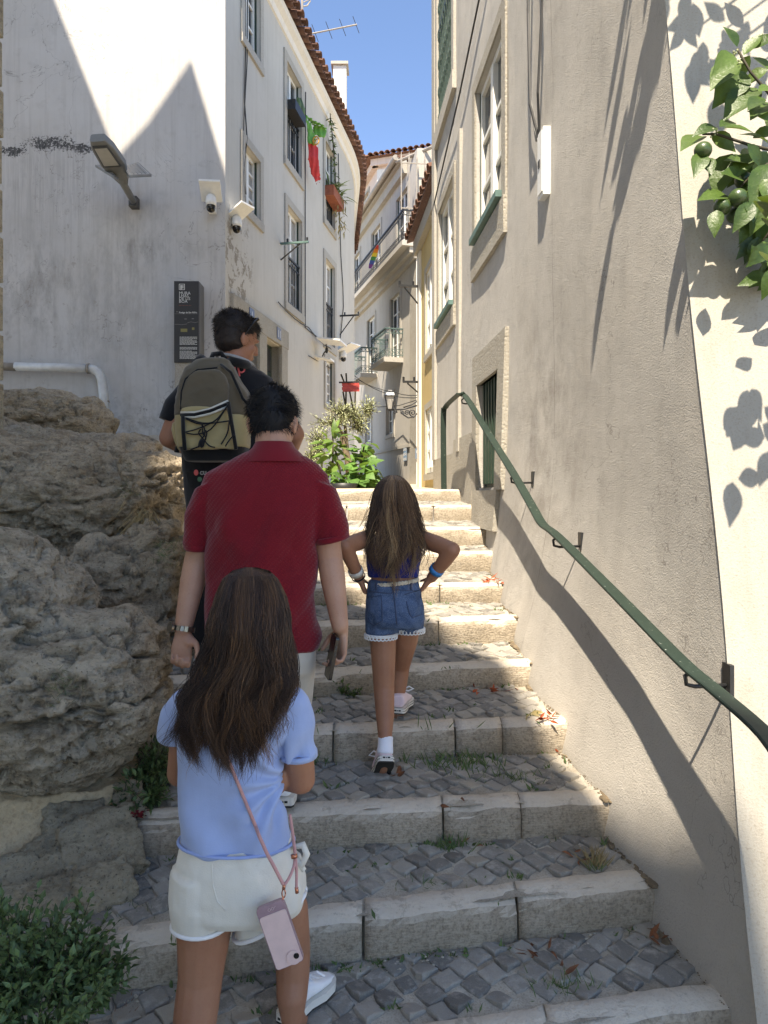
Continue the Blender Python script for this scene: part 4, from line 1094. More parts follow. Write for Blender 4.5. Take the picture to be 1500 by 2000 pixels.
cable([fp(659, 300), fp(661, 400), fp(664, 500), fp(668, 560), fp(669, 600), fp(663, 660)], 0.010, 'wavy cable right of the plant balcony', sub=3)
cable([fp(540, 590, .03), fp(600, 640, .03), fp(640, 680, .05), P(700, 740, 20), P(760, 770, 19.2), P(838, 775, 9.9)], 0.009, 'long cable crossing the lane towards the ochre house', sub=4, sag=0.05)
cable([fp(600, 695, .03), P(700, 742, 18), P(772, 766, 15), P(838, 768, 9.9)], 0.008, 'lower cable crossing the lane under the long one', sub=4, sag=0.05)
cable([P(738, 795, 22.5), P(780, 792, 20.8), P(818, 780, 18.4)], 0.012, 'thin feed wire reaching the wall lantern', sub=3)

# clothes line brackets
def bracket(p, out, L, label, drop=0.35, m='iron'):
    b = thing('clothesline_bracket', p, label, 'bracket', 'clothesline brackets on the facades')
    out = Vector(out).normalized(); tip = p + out * L
    q = MB(); q.bar(p, tip, 0.035, 0.03); q.build('arm', M[m], b)
    q = MB(); q.tube([p - Vector((0, 0, drop)), p + out * L * 0.7 - Vector((0, 0, 0.02))], 0.012, 6); q.build('brace', M['iron'], b)
    q = MB()
    for t in (0.25, 0.95): q.tube([p + out * L * t, p + out * L * t + Vector((0, 0, 0.07))], 0.018, 6)
    q.build('hook', M['iron'], b); return b
bracket(fp(548, 476, .0), FL.n(11.5), 0.46, 'pale green clothesline bracket in front of the lower french window', 0.26, 'green2')
bracket(fp(664, 617, .0), FL.n(15.5), 0.42, 'black clothesline bracket high on the facade above the distant camera', 0.4)
bracket(FYl.pt(10.35, 0.03, 4.62), (-1, -0.1, 0), 0.28, 'black clothesline bracket high on the ochre house', 0.25)
bracket(FYl.pt(10.35, 0.03, 3.24), (-1, -0.1, 0), 0.22, 'black clothesline bracket low on the ochre house', 0.15)
bracket(FF.pt(28.5, 0.0, 10.4), (-1, -0.2, 0), 0.9, 'black arm on the far house above the rainbow flag', 0.4)

# flag, planters, plants on the facade
def cloth_strip(rows, m, name, parent=None, **tg):
    q = MB(); q.loft([(c, a, b, 2.0) for c, a, b in rows], 18); return q.build(name, m, parent, smooth=True, **tg)
M['flaggreen'] = simple('flag_green', C(92, 150, 62), 0.7, var=0.1, sc=10); M['flagred'] = simple('flag_red', C(196, 52, 52), 0.7, var=0.1, sc=10); M['flagyellow'] = simple('flag_gold', C(206, 150, 60), 0.7)
fl = thing('flag', fp(597, 355, .3), 'green and red national flag hanging from the french window railing', 'flag')
rows_g = [(588, 226, 8, .30), (592, 236, 16, .34), (599, 250, 19, .42), (600, 262, 16, .42), (592, 275, 9, .36), (586, 284, 5, .32)]
def fl_rows(rr, th): 
    out = []
    for x, y, w, o in rr:
        c = fp(x, y, 0); Y = c.y; c = c + FL.n(Y) * o * 0.6; k = Y / F
        out.append((c, Vector((w * k, 0.06, 0)), Vector((0.02, th, 0))))
    return out
def fold_disp(co, no):
    return co + no * (0.010 * np.sin(co[:, 0] * 55 + co[:, 1] * 30 + 4 * fbm(co, 3, 2)) + 0.008 * fbm(co, 9, 3, .5, 2))[:, None]
q = MB(); q.loft([(c, a, b, 2.0) for c, a, b in fl_rows([(584, 226, 4, .22), (588, 236, 9, .30), (598, 246, 15, .38), (602, 256, 13, .38), (600, 268, 9, .36)], .05)], 20); q.loft([(c, a, b, 2.0) for c, a, b in fl_rows([(583, 226, 4, .2), (587, 245, 6, .26), (590, 265, 7, .28), (589, 283, 8, .28)], .035)], 20)
o = vox(q, 'green_field', M['flaggreen'], fl, .016, 3, fold_disp)
q = MB(); q.loft([(c, a, b, 2.0) for c, a, b in fl_rows([(590, 276, 7, .29), (593, 290, 9, .29), (593, 310, 10, .29), (596, 330, 11, .29), (599, 348, 8, .29), (600, 361, 3, .29)], .035)], 20); vox(q, 'red_field', M['flagred'], fl, .016, 3, fold_disp)
cc = fp(592, 281, .24)
q = MB(); q.tube([cc + Vector((0.055 * math.cos(t), -0.075 - 0.01 * math.cos(t), 0.07 * math.sin(t))) for t in [k * PI / 7 for k in range(15)]], 0.011, 5)
q.bar(cc + Vector((-.05, -.08, -.03)), cc + Vector((.05, -.08, .04)), 0.012); q.bar(cc + Vector((.0, -.08, -.07)), cc + Vector((.0, -.08, .07)), 0.012); q.build('emblem', M['flagyellow'], fl)
pb = thing('window_box', fp(566, 222, .12), 'dark plastic window box with cacti on the railing beside the flag', 'planter')
q = MB(); FL.box(q, 11.62, 12.2, -0.02, 0.16, 7.86, 8.02); q.build('box', M['iron'], pb)
for k, (u_, h_) in enumerate(((11.95, .2), (12.08, .26), (12.17, .22))):
    q = MB(); p_ = FL.pt(u_, 0.1, 8.02); q.tube([p_, p_ + Vector((0, 0, h_ * .6)), p_ + Vector((0, 0, h_))], [0.05, 0.055, 0.02], 8); q.build('cactus', M['leafbush'], pb, smooth=True)

def leaf_verts(L, Wd, fold=0.25, droop=0.2, n=4):
    """a pointed leaf along +x, folded along the midrib"""
    vs = []; 
    for k in range(n + 1):
        t = k / n; w = Wd * (math.sin(PI * min(1, t * 1.04) ** 0.85)) * 0.5 if 0 < k < n else 0.0
        z = -droop * L * t * t
        vs += [(t * L, -w, z + w * fold), (t * L, 0, z), (t * L, w, z + w * fold)]
    fs = []
    for k in range(n): fs += [(3 * k, 3 * k + 1, 3 * k + 4, 3 * k + 3), (3 * k + 1, 3 * k + 2, 3 * k + 5, 3 * k + 4)]
    return [Vector(v) for v in vs], fs
def leaf_frame(d, up):
    d = Vector(d).normalized(); up = Vector(up); y = up.cross(d)
    y = y.normalized() if y.length > 1e-4 else d.orthogonal().normalized()
    return Matrix((d, y, d.cross(y))).transposed()
def add_leaf(mb, p, d, up, L, Wd, fold=0.25, droop=0.2, n=3):
    v, f = leaf_verts(L, Wd, fold, droop, n); m = leaf_frame(d, up); mb.add([Vector(p) + m @ q for q in v], f)
def rdir(r, zmin=-1, zmax=1):
    z = r.uniform(zmin, zmax); t = r.uniform(0, 2 * PI); s_ = math.sqrt(max(0, 1 - z * z)); return Vector((s_ * math.cos(t), s_ * math.sin(t), z))
def shrub(name, label, cat, cl, n, L, Wd, m, r, stems=True, upb=0.4, base=None, group=None, per=9, kind='stuff', sr=0.006):
    """cl: clumps (centre, radii). stems carry whorls of leaves"""
    b = base if base is not None else (cl[0][0] - Vector((0, 0, cl[0][1][2])))
    t = thing(name, b, label, cat, group); lf = MB(); sm = MB(); b = Vector(b)
    for k in range(n):
        c, rr = cl[r.randrange(len(cl))]; q = rdir(r) * (r.random() ** 0.4)
        tip = c + Vector((q.x * rr[0], q.y * rr[1], q.z * rr[2]))
        d = (q + Vector((0, 0, upb))).normalized(); ln = L * r.uniform(2.0, 4.0)
        a0 = tip - d * ln
        if stems: sm.tube([a0, lerp(a0, tip, 0.5) + rdir(r) * L * 0.2, tip], [sr, sr * .8, sr * .5], 4, caps=False)
        for j in range(per):
            s_ = (j + 1) / per; p = lerp(a0, tip, s_); dd = (d * 0.5 + rdir(r) * 0.9).normalized()
            if j == per - 1: dd = d
            add_leaf(lf, p, dd, Vector((0, 0, 1)) + rdir(r) * 0.5, L * r.uniform(0.6, 1.15), Wd * r.uniform(0.7, 1.15), 0.3, r.uniform(0.0, 0.4), 2)
    if sm.v: sm.build('stem', M['stem'], t, kind=None)
    lf.build('foliage', M[m], t, smooth=False, kind=kind); return t

rr_ = random.Random(5)
pl = thing('window_box', fp(645, 360, .2), 'rust red window box with trailing plants on the upper railing', 'planter')
q = MB(); FL.box(q, 13.9, 14.72, 0.0, 0.2, 7.42, 7.62); q.build('box', M['terracotta'], pl)
lf = MB(); dr = MB()
for k in range(90):
    p = FL.pt(rr_.uniform(13.95, 14.7), rr_.uniform(0.0, 0.22), 7.62); add_leaf(lf, p, rdir(rr_, -0.1, 1), (0, 0, 1), rr_.uniform(.12, .34), .04, .3, rr_.uniform(0, .8), 3)
for k in range(60):
    p = FL.pt(rr_.uniform(14.3, 14.7), rr_.uniform(0.1, 0.26), 7.62 - rr_.random() ** 1.2 * 0.75); add_leaf(dr, p, rdir(rr_, -1, -.2), (0, 0, 1), rr_.uniform(.08, .2), .03, .3, .3, 3)
st_ = MB()
for k in range(3):
    pts = [FL.pt(14.3 + .05 * k, .12, 7.62), FL.pt(14.3, .12, 8.1), FL.pt(14.25 - .03 * k, .1, 8.6), FL.pt(14.0, .1, 9.0 + .03 * k)]; st_.tube(pts, 0.008, 5, caps=False)
    for j in range(26):
        t_ = rr_.random(); a_ = pts[min(2, int(t_ * 3))]; b_ = pts[min(3, int(t_ * 3) + 1)]
        add_leaf(lf, lerp(a_, b_, t_ * 3 % 1), rdir(rr_), (0, 0, 1), rr_.uniform(.07, .14), .05, .2, .2, 2)
st_.build('stem', M['stem'], pl); lf.build('foliage', M['leafbush'], pl, kind='stuff'); dr.build('dry_foliage', M['leafdry'], pl, kind='stuff')

# television antennas
an = thing('antenna', P(612, 90, 13.2), 'long thin television antenna pointing right over the tiled eave', 'antenna')
A, B = P(608, 66, 13.2), P(697, 48, 13.6)
q = MB(); q.tube([A, B], 0.014, 6); q.tube([A, A + Vector((-.05, 0.1, -0.9))], 0.016, 6); q.build('boom', M['zinc'], an)
for k in range(4):
    c_ = lerp(A, B, 0.08 + k * 0.3); q = MB(); q.tube([c_ + Vector((-.06, 0, .16)), c_ + Vector((.06, 0, -.16))], 0.006, 5); q.build('element', M['iron'], an)
an = thing('antenna', P(590, 30, 12.2), 'antenna mast cut by the top of the photograph over the eave', 'antenna')
q = MB(); q.tube([P(591, 45, 12.2), P(588, -90, 12.2)], 0.02, 6); q.build('mast', M['zinc'], an)
q = MB(); q.tube([P(590, 6, 12.2), P(606, -2, 12.4)], 0.013, 6); q.tube([P(590, 13, 12.2), P(600, 11, 12.3), P(606, 2, 12.4)], 0.013, 6); q.build('reflector', M['zinc'], an)

# ------------------------------------------------------------------ handrail
hr = thing('handrail', (0.54, 6.4, 1.66), 'chipped green flat iron handrail running up the grey wall', 'handrail')
RP = [(1.455, P(1620, 1690, 1.25)), ] 
def railpt(px, py, gap=0.11):
    Y = 2.0
    for _ in range(60):
        z = EZ - (py - HY) / F * Y; x = wallX(Y, z) - gap; Yn = x * F / (px - CX); Y = lerp(Y, Yn, 0.5)
    return P(px, py, Y)
rpts = [P(1640, 1640, 1.38), P(1575, 1560, 1.52), railpt(1500, 1440), railpt(1400, 1350), railpt(1330, 1290), railpt(1210, 1168), railpt(1090, 1048), railpt(1060, 1024), railpt(1040, 990), railpt(1000, 920), railpt(950, 840), railpt(926, 800), railpt(908, 773), P(897, 769, 5.7), P(880, 784, 6.1), P(870, 796, 6.35), P(866, 815, 6.4), P(867, 957, 6.4)]
def catmull(p, n=6):
    out = []
    for i in range(len(p) - 1):
        a, b, c, d = p[max(i - 1, 0)], p[i], p[i + 1], p[min(i + 2, len(p) - 1)]
        for k in range(n):
            t = k / n; out.append(0.5 * ((2 * b) + (c - a) * t + (2 * a - 5 * b + 4 * c - d) * t * t + (3 * b - a - 3 * c + d) * t ** 3))
    out.append(p[-1]); return out
def flatbar(pts, w, h, across):
    q = MB(); vs = []; n = len(pts)
    for i, p in enumerate(pts):
        t = (pts[min(i + 1, n - 1)] - pts[max(i - 1, 0)]).normalized(); x = Vector(across) - t * Vector(across).dot(t); x.normalize(); u_ = x.cross(t).normalized()
        for a_, b_ in ((-1, -.6), (-.85, -1), (.85, -1), (1, -.6), (1, .6), (.85, 1), (-.85, 1), (-1, .6)): vs.append(p + x * a_ * w / 2 + u_ * b_ * h / 2)
    fs = [(i * 8 + k, i * 8 + (k + 1) % 8, i * 8 + 8 + (k + 1) % 8, i * 8 + 8 + k) for i in range(n - 1) for k in range(8)] + [tuple(range(7, -1, -1)), tuple((n - 1) * 8 + k for k in range(8))]
    return q.add(vs, fs)
sm_r = []
for p in rpts: sm_r.append(p)
flatbar(catmull(sm_r[:14], 5), 0.048, 0.012, (1, 0.07, 0)).build('rail', M['rail'], hr)
flatbar(catmull(sm_r[13:], 5), 0.05, 0.012, (1, 0.07, 0)).build('post', M['rail'], hr)
for (px, py) in ((1088, 1046), (1350, 1306), (1004, 926), (906, 776)):
    a = railpt(px, py); Y = a.y; wx = wallX(Y, a.z)
    b = MB(); b.tube([a - Vector((0.0, 0, 0.008)), a + Vector((-0.018, 0, -0.022)), a + Vector((-0.014, 0, -0.046)), a + Vector((0.01, 0, -0.052)), Vector((wx + 0.01, Y, a.z - 0.048))], 0.0065, 6)
    br = b.build('bracket', M['iron'], hr, smooth=True)
    b = MB(); b.box((wx - 0.002, Y, a.z - 0.03), (0.012, 0.05, 0.09)); b.build('wall_plate', M['iron'], br)

# meter box and cables on the grey house
def gp(px, z=None, py=None, o=0.0):
    Y = 1.15 / ((px - CX) / F + 0.07)
    zz = z if z is not None else EZ - (py - HY) / F * Y
    return FRr.pt(Y, o, zz)
eb = thing('meter_box', gp(1062, py=390), 'white electricity box with a black keyhole high on the grey wall', 'electrical box')
q = MB(); FRr.box(q, 3.80, 3.90, -0.02, 0.04, 3.20, 3.56); q.build('box', M['plasticwhite'], eb)
q = MB(); FRr.box(q, 3.81, 3.89, 0.041, 0.046, 3.22, 3.54); d_ = q.build('door', M['plasticwhite'], eb)
q = MB(); FRr.box(q, 3.84, 3.87, 0.047, 0.05, 3.36, 3.40); q.build('keyhole', M['iron'], d_)
cable([gp(1062, z=3.56, o=.03), gp(1060, z=3.75, o=.07), gp(1052, z=4.3, o=.06), gp(1048, z=5.2, o=.05), gp(1050, z=6.5, o=.04)], 0.008, 'twisted cables dropping to the white electricity box', sub=3)
cable([gp(1064, z=3.56, o=.03), gp(1072, z=3.75, o=.06), gp(1078, z=4.25, o=.05), gp(1070, z=5.0, o=.05), gp(1066, z=6.4, o=.04)], 0.007, 'slack black cable right of the twisted ones', sub=3)
cable([gp(1058, z=3.56, o=.03), gp(1050, z=3.9, o=.05), gp(1055, z=4.6, o=.05), gp(1052, z=6.4, o=.03)], 0.006, 'pale cable beside the electricity box', m='plasticgrey', sub=3)
cable([gp(848, py=420, o=.03), gp(905, py=180, o=.03), gp(950, py=-20, o=.04), gp(990, py=-250, o=.04)], 0.008, 'thin dark cable rising diagonally across the grey house', sub=4)

# ------------------------------------------------------------------ lantern, plates, far flag
ln = thing('wall_lantern', P(818, 800, 18.4), 'black four sided street lantern on a scrolled iron bracket', 'lantern')
Yl = 18.4; k_ = Yl / F
def lq(px, py): return P(px, py, Yl)
q = MB(); q.tube([lq(816, 786), lq(818, 812), lq(819, 840)], 0.03, 6); q.tube([lq(765, 801), lq(790, 799), lq(815, 792)], 0.022, 6); q.tube([lq(788, 796), lq(803, 791), lq(818, 782)], 0.018, 6)
for cx, cy, r0, tn, sg in ((806, 806, 8.0, 1.8, 1), (795, 806, 5.5, 1.6, -1), (786, 805, 4, 1.5, 1), (772, 805, 3.5, 1.4, -1)):
    q.tube([lq(cx + r0 * (1 - j / 22) * math.cos(sg * j / 20 * tn * 2 * PI + .4), cy + r0 * (1 - j / 22) * math.sin(sg * j / 20 * tn * 2 * PI + .4)) for j in range(21)], 0.016, 5)
q.tube([lq(782, 800), lq(788, 810), lq(797, 816), lq(808, 815), lq(816, 806)], 0.02, 5); q.build('bracket', M['iron'], ln, smooth=True)
c0 = lq(761.5, 0); X0 = c0.x
def frus(mb, py0, w0, py1, w1, thick=None):
    z0, z1 = lq(0, py0).z, lq(0, py1).z
    mb.hexa([(X0 + i * w0, Yl + j * w0, z0) for i, j in ((-1, -1), (1, -1), (1, 1), (-1, 1))] + [(X0 + i * w1, Yl + j * w1, z1) for i, j in ((-1, -1), (1, -1), (1, 1), (-1, 1))])
q = MB(); frus(q, 800, 0.05, 774, 0.115); q.build('glass', M['curtain'], ln)
q = MB()
for i, j in ((-1, -1), (1, -1), (1, 1), (-1, 1)): q.bar(Vector((X0 + i * .055, Yl + j * .055, lq(0, 800).z)), Vector((X0 + i * .122, Yl + j * .122, lq(0, 774).z)), 0.018)
frus(q, 775, 0.14, 773, 0.14); frus(q, 803, 0.03, 799, 0.06); q.build('cage', M['iron'], ln)
q = MB(); frus(q, 773, 0.115, 767, 0.10); q.build('hood', M['plasticwhite'], ln)
q = MB(); frus(q, 767, 0.11, 766, 0.11); frus(q, 766, 0.07, 762, 0.045); q.build('cap', M['iron'], ln)
for (pos, s_, lab, t_) in ((FF.pt(20.95, 0.03, 0), ('LARGO', 'DE SÃO', 'RAFAEL'), 'blue grey three line street plate left of the stone pilaster', FF.t(21) * -1), (Vector((1.02, 19.9, 0)), ('BECO', 'DO'), 'blue grey two line street plate on the corner pilaster', Vector((1, 0.08, 0)))):
    n_ = len(s_); zc = EZ + (968 - 886) / F * pos.y; c_ = Vector((pos.x, pos.y, zc))
    nn_ = t_.cross(Vector((0, 0, 1))).normalized()
    w_, h_ = 0.30, 0.14 * n_
    q = MB(); q.hexa([c_ + t_ * a_ * w_ / 2 + nn_ * o_ + Vector((0, 0, z_)) for z_ in (-h_ / 2, h_ / 2) for a_, o_ in ((-1, 0), (1, 0), (1, .015), (-1, .015))])
    o = q.build('street_plate', M['enamelgrey']); tag(o, lab, 'sign', 'enamel street name plates')
    for i_, l_ in enumerate(s_): text(l_, 'lettering', M['paintwhite'], o, c_ + nn_ * 0.02 + Vector((0, 0, h_ / 2 - 0.12 - 0.14 * i_)), 0.095, right=t_, align='CENTER', bold=0.003)
rb = thing('rainbow_flag', FF.pt(23.0, .5, 9.0), 'small rainbow striped flag on the long iron balcony', 'flag')
cols = [C(210, 52, 44), C(232, 138, 40), C(236, 212, 70), C(60, 150, 80), C(50, 90, 190), C(120, 60, 160)]
for k in range(6):
    p0, p1 = P(738 - k * 2.6, 479 + k * 7.5, 21.2 + k * .2), P(738 - (k + 1) * 2.6, 479 + (k + 1) * 7.5, 21.2 + (k + 1) * .2)
    w0 = (1.5, 4, 5, 5, 5, 4.5, 3)[k] * 21 / F; w1 = (1.5, 4, 5, 5, 5, 4.5, 3)[k + 1] * 21 / F
    q = MB(); q.loft([(p0, Vector((w0, .02, 0)), Vector((0, .02, 0))), (p1, Vector((w1, .02, 0)), Vector((0, .02, 0)))], 10); q.build('stripe', simple('flag_stripe', cols[k], 0.7, var=0.05), rb)

# ------------------------------------------------------------------ planters and plants at the top of the stairs
ct = thing('planter_crate', P(686, 766, 14.5), 'red slatted crate fixed on a pole with canes sticking up', 'planter')
Yk = 14.5
q = MB()
for y0 in (751, 759):
    a, b = P(668, y0, Yk), P(701, y0 - 1, Yk + .1); q = MB(); q.bar(a, b, 0.02, 0.062); q.build('slat', M['redwood'], ct)
    q = MB(); q.bar(a + Vector((0, .25, 0)), b + Vector((0, .25, 0)), 0.02, 0.062); q.build('slat', M['redwood'], ct)
q = MB(); q.bar(P(662, 747, Yk), P(702, 746, Yk), 0.03); q.build('rim', M['iron'], ct)
for (a, b) in (((666, 731), (672, 746)), ((676, 729), (677, 746)), ((670, 765), (676, 800)), ((676, 765), (675, 830)), ((683, 765), (690, 800)), ((694, 765), (693, 810)), ((697, 742), (697, 748))):
    q = MB(); q.tube([P(*a, Yk), P(*b, Yk)], 0.018, 5); q.build('cane', M['stem'], ct)
k9 = 9.6 / F
def Q(px, py, Y, rx, ry, rz): return (P(px, py, Y), (rx * Y / F, ry, rz * Y / F))
ol = shrub('olive_tree', 'small grey green olive tree with two leaning trunks at the top of the stairs', 'tree',
      [Q(650, 822, 10.2, 50, 0.34, 30), Q(622, 862, 10.0, 28, 0.22, 36), Q(690, 808, 10.4, 36, 0.25, 28), Q(720, 797, 10.6, 22, 0.15, 24), Q(665, 800, 10.2, 34, 0.2, 22), Q(608, 892, 9.9, 16, 0.15, 26), Q(700, 830, 10.4, 26, 0.2, 22)], 620, 0.062, 0.017, 'leafolive', random.Random(3), base=P(675, 950, 10.2), per=6, sr=0.004, upb=0.15)
q = MB(); q.tube([P(690, 950, 10.2), P(680, 900, 10.2), P(668, 850, 10.2), P(650, 815, 10.2)], [.06, .05, .04, .02], 8); q.tube([P(684, 955, 10.25), P(678, 890, 10.25), P(674, 830, 10.25)], [.05, .04, .02], 8); q.build('trunk', M['bark'], ol, smooth=True)
def leafy(name, label, spots, L, Wd, m, seed, base, stems, droop=0.35, dirs=None, cat='plant'):
    """a plant whose leaves can be picked out: every leaf is a part"""
    r = random.Random(seed); t = thing(name, base, label, cat)
    ms = []
    for k in range(3):
        v, f = leaf_verts(L * (0.85 + .15 * k), Wd * (0.9 + .1 * k), 0.22, droop * (0.5 + 0.5 * k), 4); me = bpy.data.meshes.new('leaf'); me.from_pydata([tuple(x) for x in v], [], f); me.materials.append(M[m])
        me.polygons.foreach_set('use_smooth', [True] * len(me.polygons)); ms.append(me)
    for c, rad, n in spots:
        for k in range(n):
            q_ = rdir(r) * r.random() ** 0.4; p = c + Vector((q_.x * rad[0], q_.y * rad[1], q_.z * rad[2]))
            d = (Vector((q_.x, q_.y - 0.25, q_.z * 0.3 + 0.05)) + rdir(r) * 0.5).normalized()
            o = link(bpy.data.objects.new('leaf', ms[r.randrange(3)])); o.parent = t; s_ = r.uniform(0.7, 1.2)
            o.matrix_local = Matrix.Translation(p - Vector(base)) @ leaf_frame(d, Vector((0, -0.35, 1)) + rdir(r) * 0.5).to_4x4() @ Matrix.Diagonal((s_, s_, s_, 1))
    for pts in stems:
        q = MB(); q.tube(pts, 0.013, 6); q.build('stem', M['stem'], t, smooth=True)
    return t
leafy('avocado_plant', 'bright green broad leaved plant climbing left of the olive trunk', [Q(648, 880, 9.2, 20, 0.16, 45) + (58,), Q(660, 930, 9.1, 22, 0.2, 24) + (30,)], 0.19, 0.075, 'leafbright', 4, P(655, 952, 9.2),
      [[P(655, 955, 9.2), P(650, 900, 9.2), P(650, 845, 9.2)], [P(668, 955, 9.2), P(664, 915, 9.2), P(655, 880, 9.2)]])
leafy('fig_plant', 'large lobed dark green fig plant in front of the beige corner house', [Q(705, 925, 9.0, 28, 0.22, 30) + (62,), Q(712, 880, 9.2, 22, 0.18, 22) + (26,), Q(690, 945, 8.8, 38, 0.2, 12) + (30,)], 0.17, 0.13, 'leaffig', 6, P(700, 955, 9.0),
      [[P(690, 955, 9.0), P(704, 910, 9.0), P(712, 866, 9.2)], [P(700, 955, 9.0), P(716, 925, 9.0), P(728, 900, 9.0)]])
po = MB(); po.tube([P(672, 962, 8.6), P(672, 944, 8.6)], [0.13, 0.17], 16); po.build('plant_pot', M['iron'], smooth=True, label='dark plant pot behind the top step under the fig leaves', cat='pot')

# ------------------------------------------------------------------ weeds, dry leaves, shrubs on the stairs
def fz(X, Y): return floorZ(X, Y)
shrub('shrub', 'dense dark green shrub in the lower left corner of the stairs', 'shrub',
      [(P(70, 1880, 1.72), (0.16, 0.16, 0.12)), (P(120, 1840, 1.85), (0.14, 0.14, 0.11)), (P(15, 1850, 1.75), (0.16, 0.15, 0.14)), (P(190, 1900, 1.82), (0.09, 0.10, 0.07)), (P(60, 1960, 1.62), (0.17, 0.16, 0.10)), (P(-40, 1900, 1.7), (0.16, 0.15, 0.16)), (P(150, 1930, 1.75), (0.09, 0.10, 0.07))],
      470, 0.028, 0.0145, 'leafbush', random.Random(8), base=P(60, 2030, 1.7), upb=0.7, per=11, sr=0.0012)
shrub('shrub', 'small dark shrub growing from under the boulder beside the third riser', 'shrub',
      [(P(285, 1540, 2.62), (0.10, 0.12, 0.07)), (P(305, 1490, 2.75), (0.08, 0.12, 0.10)), (P(245, 1575, 2.55), (0.05, 0.07, 0.035))], 300, 0.034, 0.015, 'leafbush', random.Random(9), base=P(280, 1600, 2.6), upb=0.5, per=10, sr=0.0015)
shrub('weed', 'bushy green weed at the foot of the riser beside the lower girl in denim', 'weed', [(P(668, 1345, 3.36), (0.075, 0.05, 0.04)), (P(690, 1358, 3.36), (0.05, 0.05, 0.03))], 75, 0.022, 0.011, 'leafweed', random.Random(10), base=P(668, 1372, 3.38), upb=0.6, per=8, sr=0.001)
q = MB()
for k in range(160): add_leaf(q, P(262 + R.gauss(0, 10), 1592 + R.gauss(0, 3), 2.52 + R.gauss(0, .02)), rdir(R, -.2, .5), (0, 0, 1), .02, .014, .2, .2, 2)
q.build('flower_heap', M['redpetal'], label='fallen dark red petals under the small shrub by the wall', cat='petals', kind='stuff')
def grass(px, py, Y, n, h, sp, label, m='leafweed', flat=0.0, cat='weed', seed=1, group='weeds and grass tufts in the joints'):
    r = random.Random(seed); c = P(px, py, Y); c.z = fz(c.x, c.y); q = MB()
    for k in range(n):
        p = c + Vector((r.gauss(0, sp), r.gauss(0, sp * 0.35), 0)); p.z = fz(p.x, p.y) - 0.01
        d = (rdir(r, 0.1, 1) + Vector((0, 0, 0.6 - flat))).normalized()
        add_leaf(q, p, d, Vector((0, -1, 0.3)), h * r.uniform(0.4, 1.2), h * 0.06, 0.3, r.uniform(.2, .7), 3)
    o = q.build('grass_tuft', M[m], base=c, label=label, cat=cat, group=group, kind='stuff'); return o
grass(900, 1482, 2.915, 150, 0.07, 0.10, 'long fringe of grass at the foot of the riser right of the lifted shoe', seed=2)
grass(880, 1650, 2.55, 60, 0.06, 0.03, 'grass tuft at the broken joint between two kerb stones', seed=3)
grass(1165, 1708, 2.44, 26, 0.05, 0.012, 'flat green rosette on the cobbles near the right end of the kerb', seed=4)
grass(1160, 1655, 2.46, 70, 0.075, 0.016, 'dry straw tuft by the wall foot', 'drygrass', seed=5)
grass(1090, 1860, 2.1, 60, 0.05, 0.05, 'creeping grass in the cobble joints below the cracked kerb stone', seed=6, flat=0.5)
grass(830, 1705, 2.36, 40, 0.035, 0.05, 'thin grass in the cobble joints in the middle of the second tread', seed=7, flat=0.4)
grass(1000, 1520, 2.8, 60, 0.05, 0.06, 'sparse grass on the sunlit cobbles near the wall', seed=8, flat=0.3)
grass(720, 1745, 2.33, 26, 0.03, 0.03, 'tiny weeds on the kerb edge right of the pink phone', seed=9, flat=0.3)
grass(1070, 1480, 2.92, 24, 0.03, 0.03, 'tiny weeds under the right end of the riser', seed=10)
grass(610, 1500, 2.9, 40, 0.06, 0.03, 'grass clump beside the elbow of the girl in blue', seed=11)
grass(250, 1780, 2.2, 40, 0.03, 0.05, 'low weeds along the foot of the rubble base', seed=12)
grass(205, 1870, 2.0, 40, 0.03, 0.05, 'dead twigs beside the corner shrub', 'rust2', seed=13)
r_ = random.Random(77); q = MB()
for k in range(150):
    i_ = r_.choice((1, 1, 2, 2, 3, 3, 4, 5, 6)); X_ = r_.uniform(-0.75, 0.85)
    if r_.random() < 0.55: Y_ = frontY(i_, X_) - r_.uniform(0.004, 0.02)
    else: Y_ = lerp(frontY(i_ - 1, X_) + KD, frontY(i_, X_), r_.random())
    if X_ > wallX(max(Y_, 1.95), 0.5) - 0.03: continue
    for j in range(r_.randrange(3, 11)):
        x_, y_ = X_ + r_.gauss(0, .014), Y_ + r_.gauss(0, .006); d_ = (rdir(r_, 0.0, 1) + Vector((0, -0.3, 0.5))).normalized(); L_ = r_.uniform(.012, .034)
        add_leaf(q, (x_, y_, fz(x_, y_) - .006), d_, (0, -1, .4), L_, L_ * r_.uniform(.08, .4), .3, r_.uniform(.1, .6), 2)
q.build('weeds', M['leafweed'], base=(0, 3, 0.5), kind='stuff', label='tiny scattered weeds in the joints of kerbs and cobbles', cat='weeds')
q = MB()
for k in range(420):
    i_ = r_.choice((1, 1, 1, 2, 2, 2, 3, 3, 4, 5)); X_ = r_.uniform(-0.75, 0.9); Y_ = frontY(i_, X_) - abs(r_.gauss(0, .03)) - .004
    if X_ > wallX(max(Y_, 1.95), 0.5) - 0.02: continue
    s_ = r_.uniform(.002, .006); q.ell((X_, Y_, fz(X_, Y_) + s_ * .5), (s_, s_ * .8, s_ * .6), nu=5, nv=4)
q.build('gravel', M['bed'], base=(0, 3, 0.5), kind='stuff', label='loose grit gathered at the foot of the risers', cat='grit')
q = MB(); Y_ = 2.0
while Y_ < 5.2:
    Y_ += r_.uniform(.004, .012); x_ = wallX(Y_, fz(0.7, Y_) + .02) - r_.uniform(-.004, .022); s_ = r_.uniform(.002, .0055) * (0.5 + vnoise([[Y_ * 6, 0, 3]])[0] ** 2 * 2.5); q.ell((x_, Y_, fz(x_, Y_) + s_ * .1), (s_ * 1.2, s_ * 1.6, s_ * .5), nu=6, nv=4)
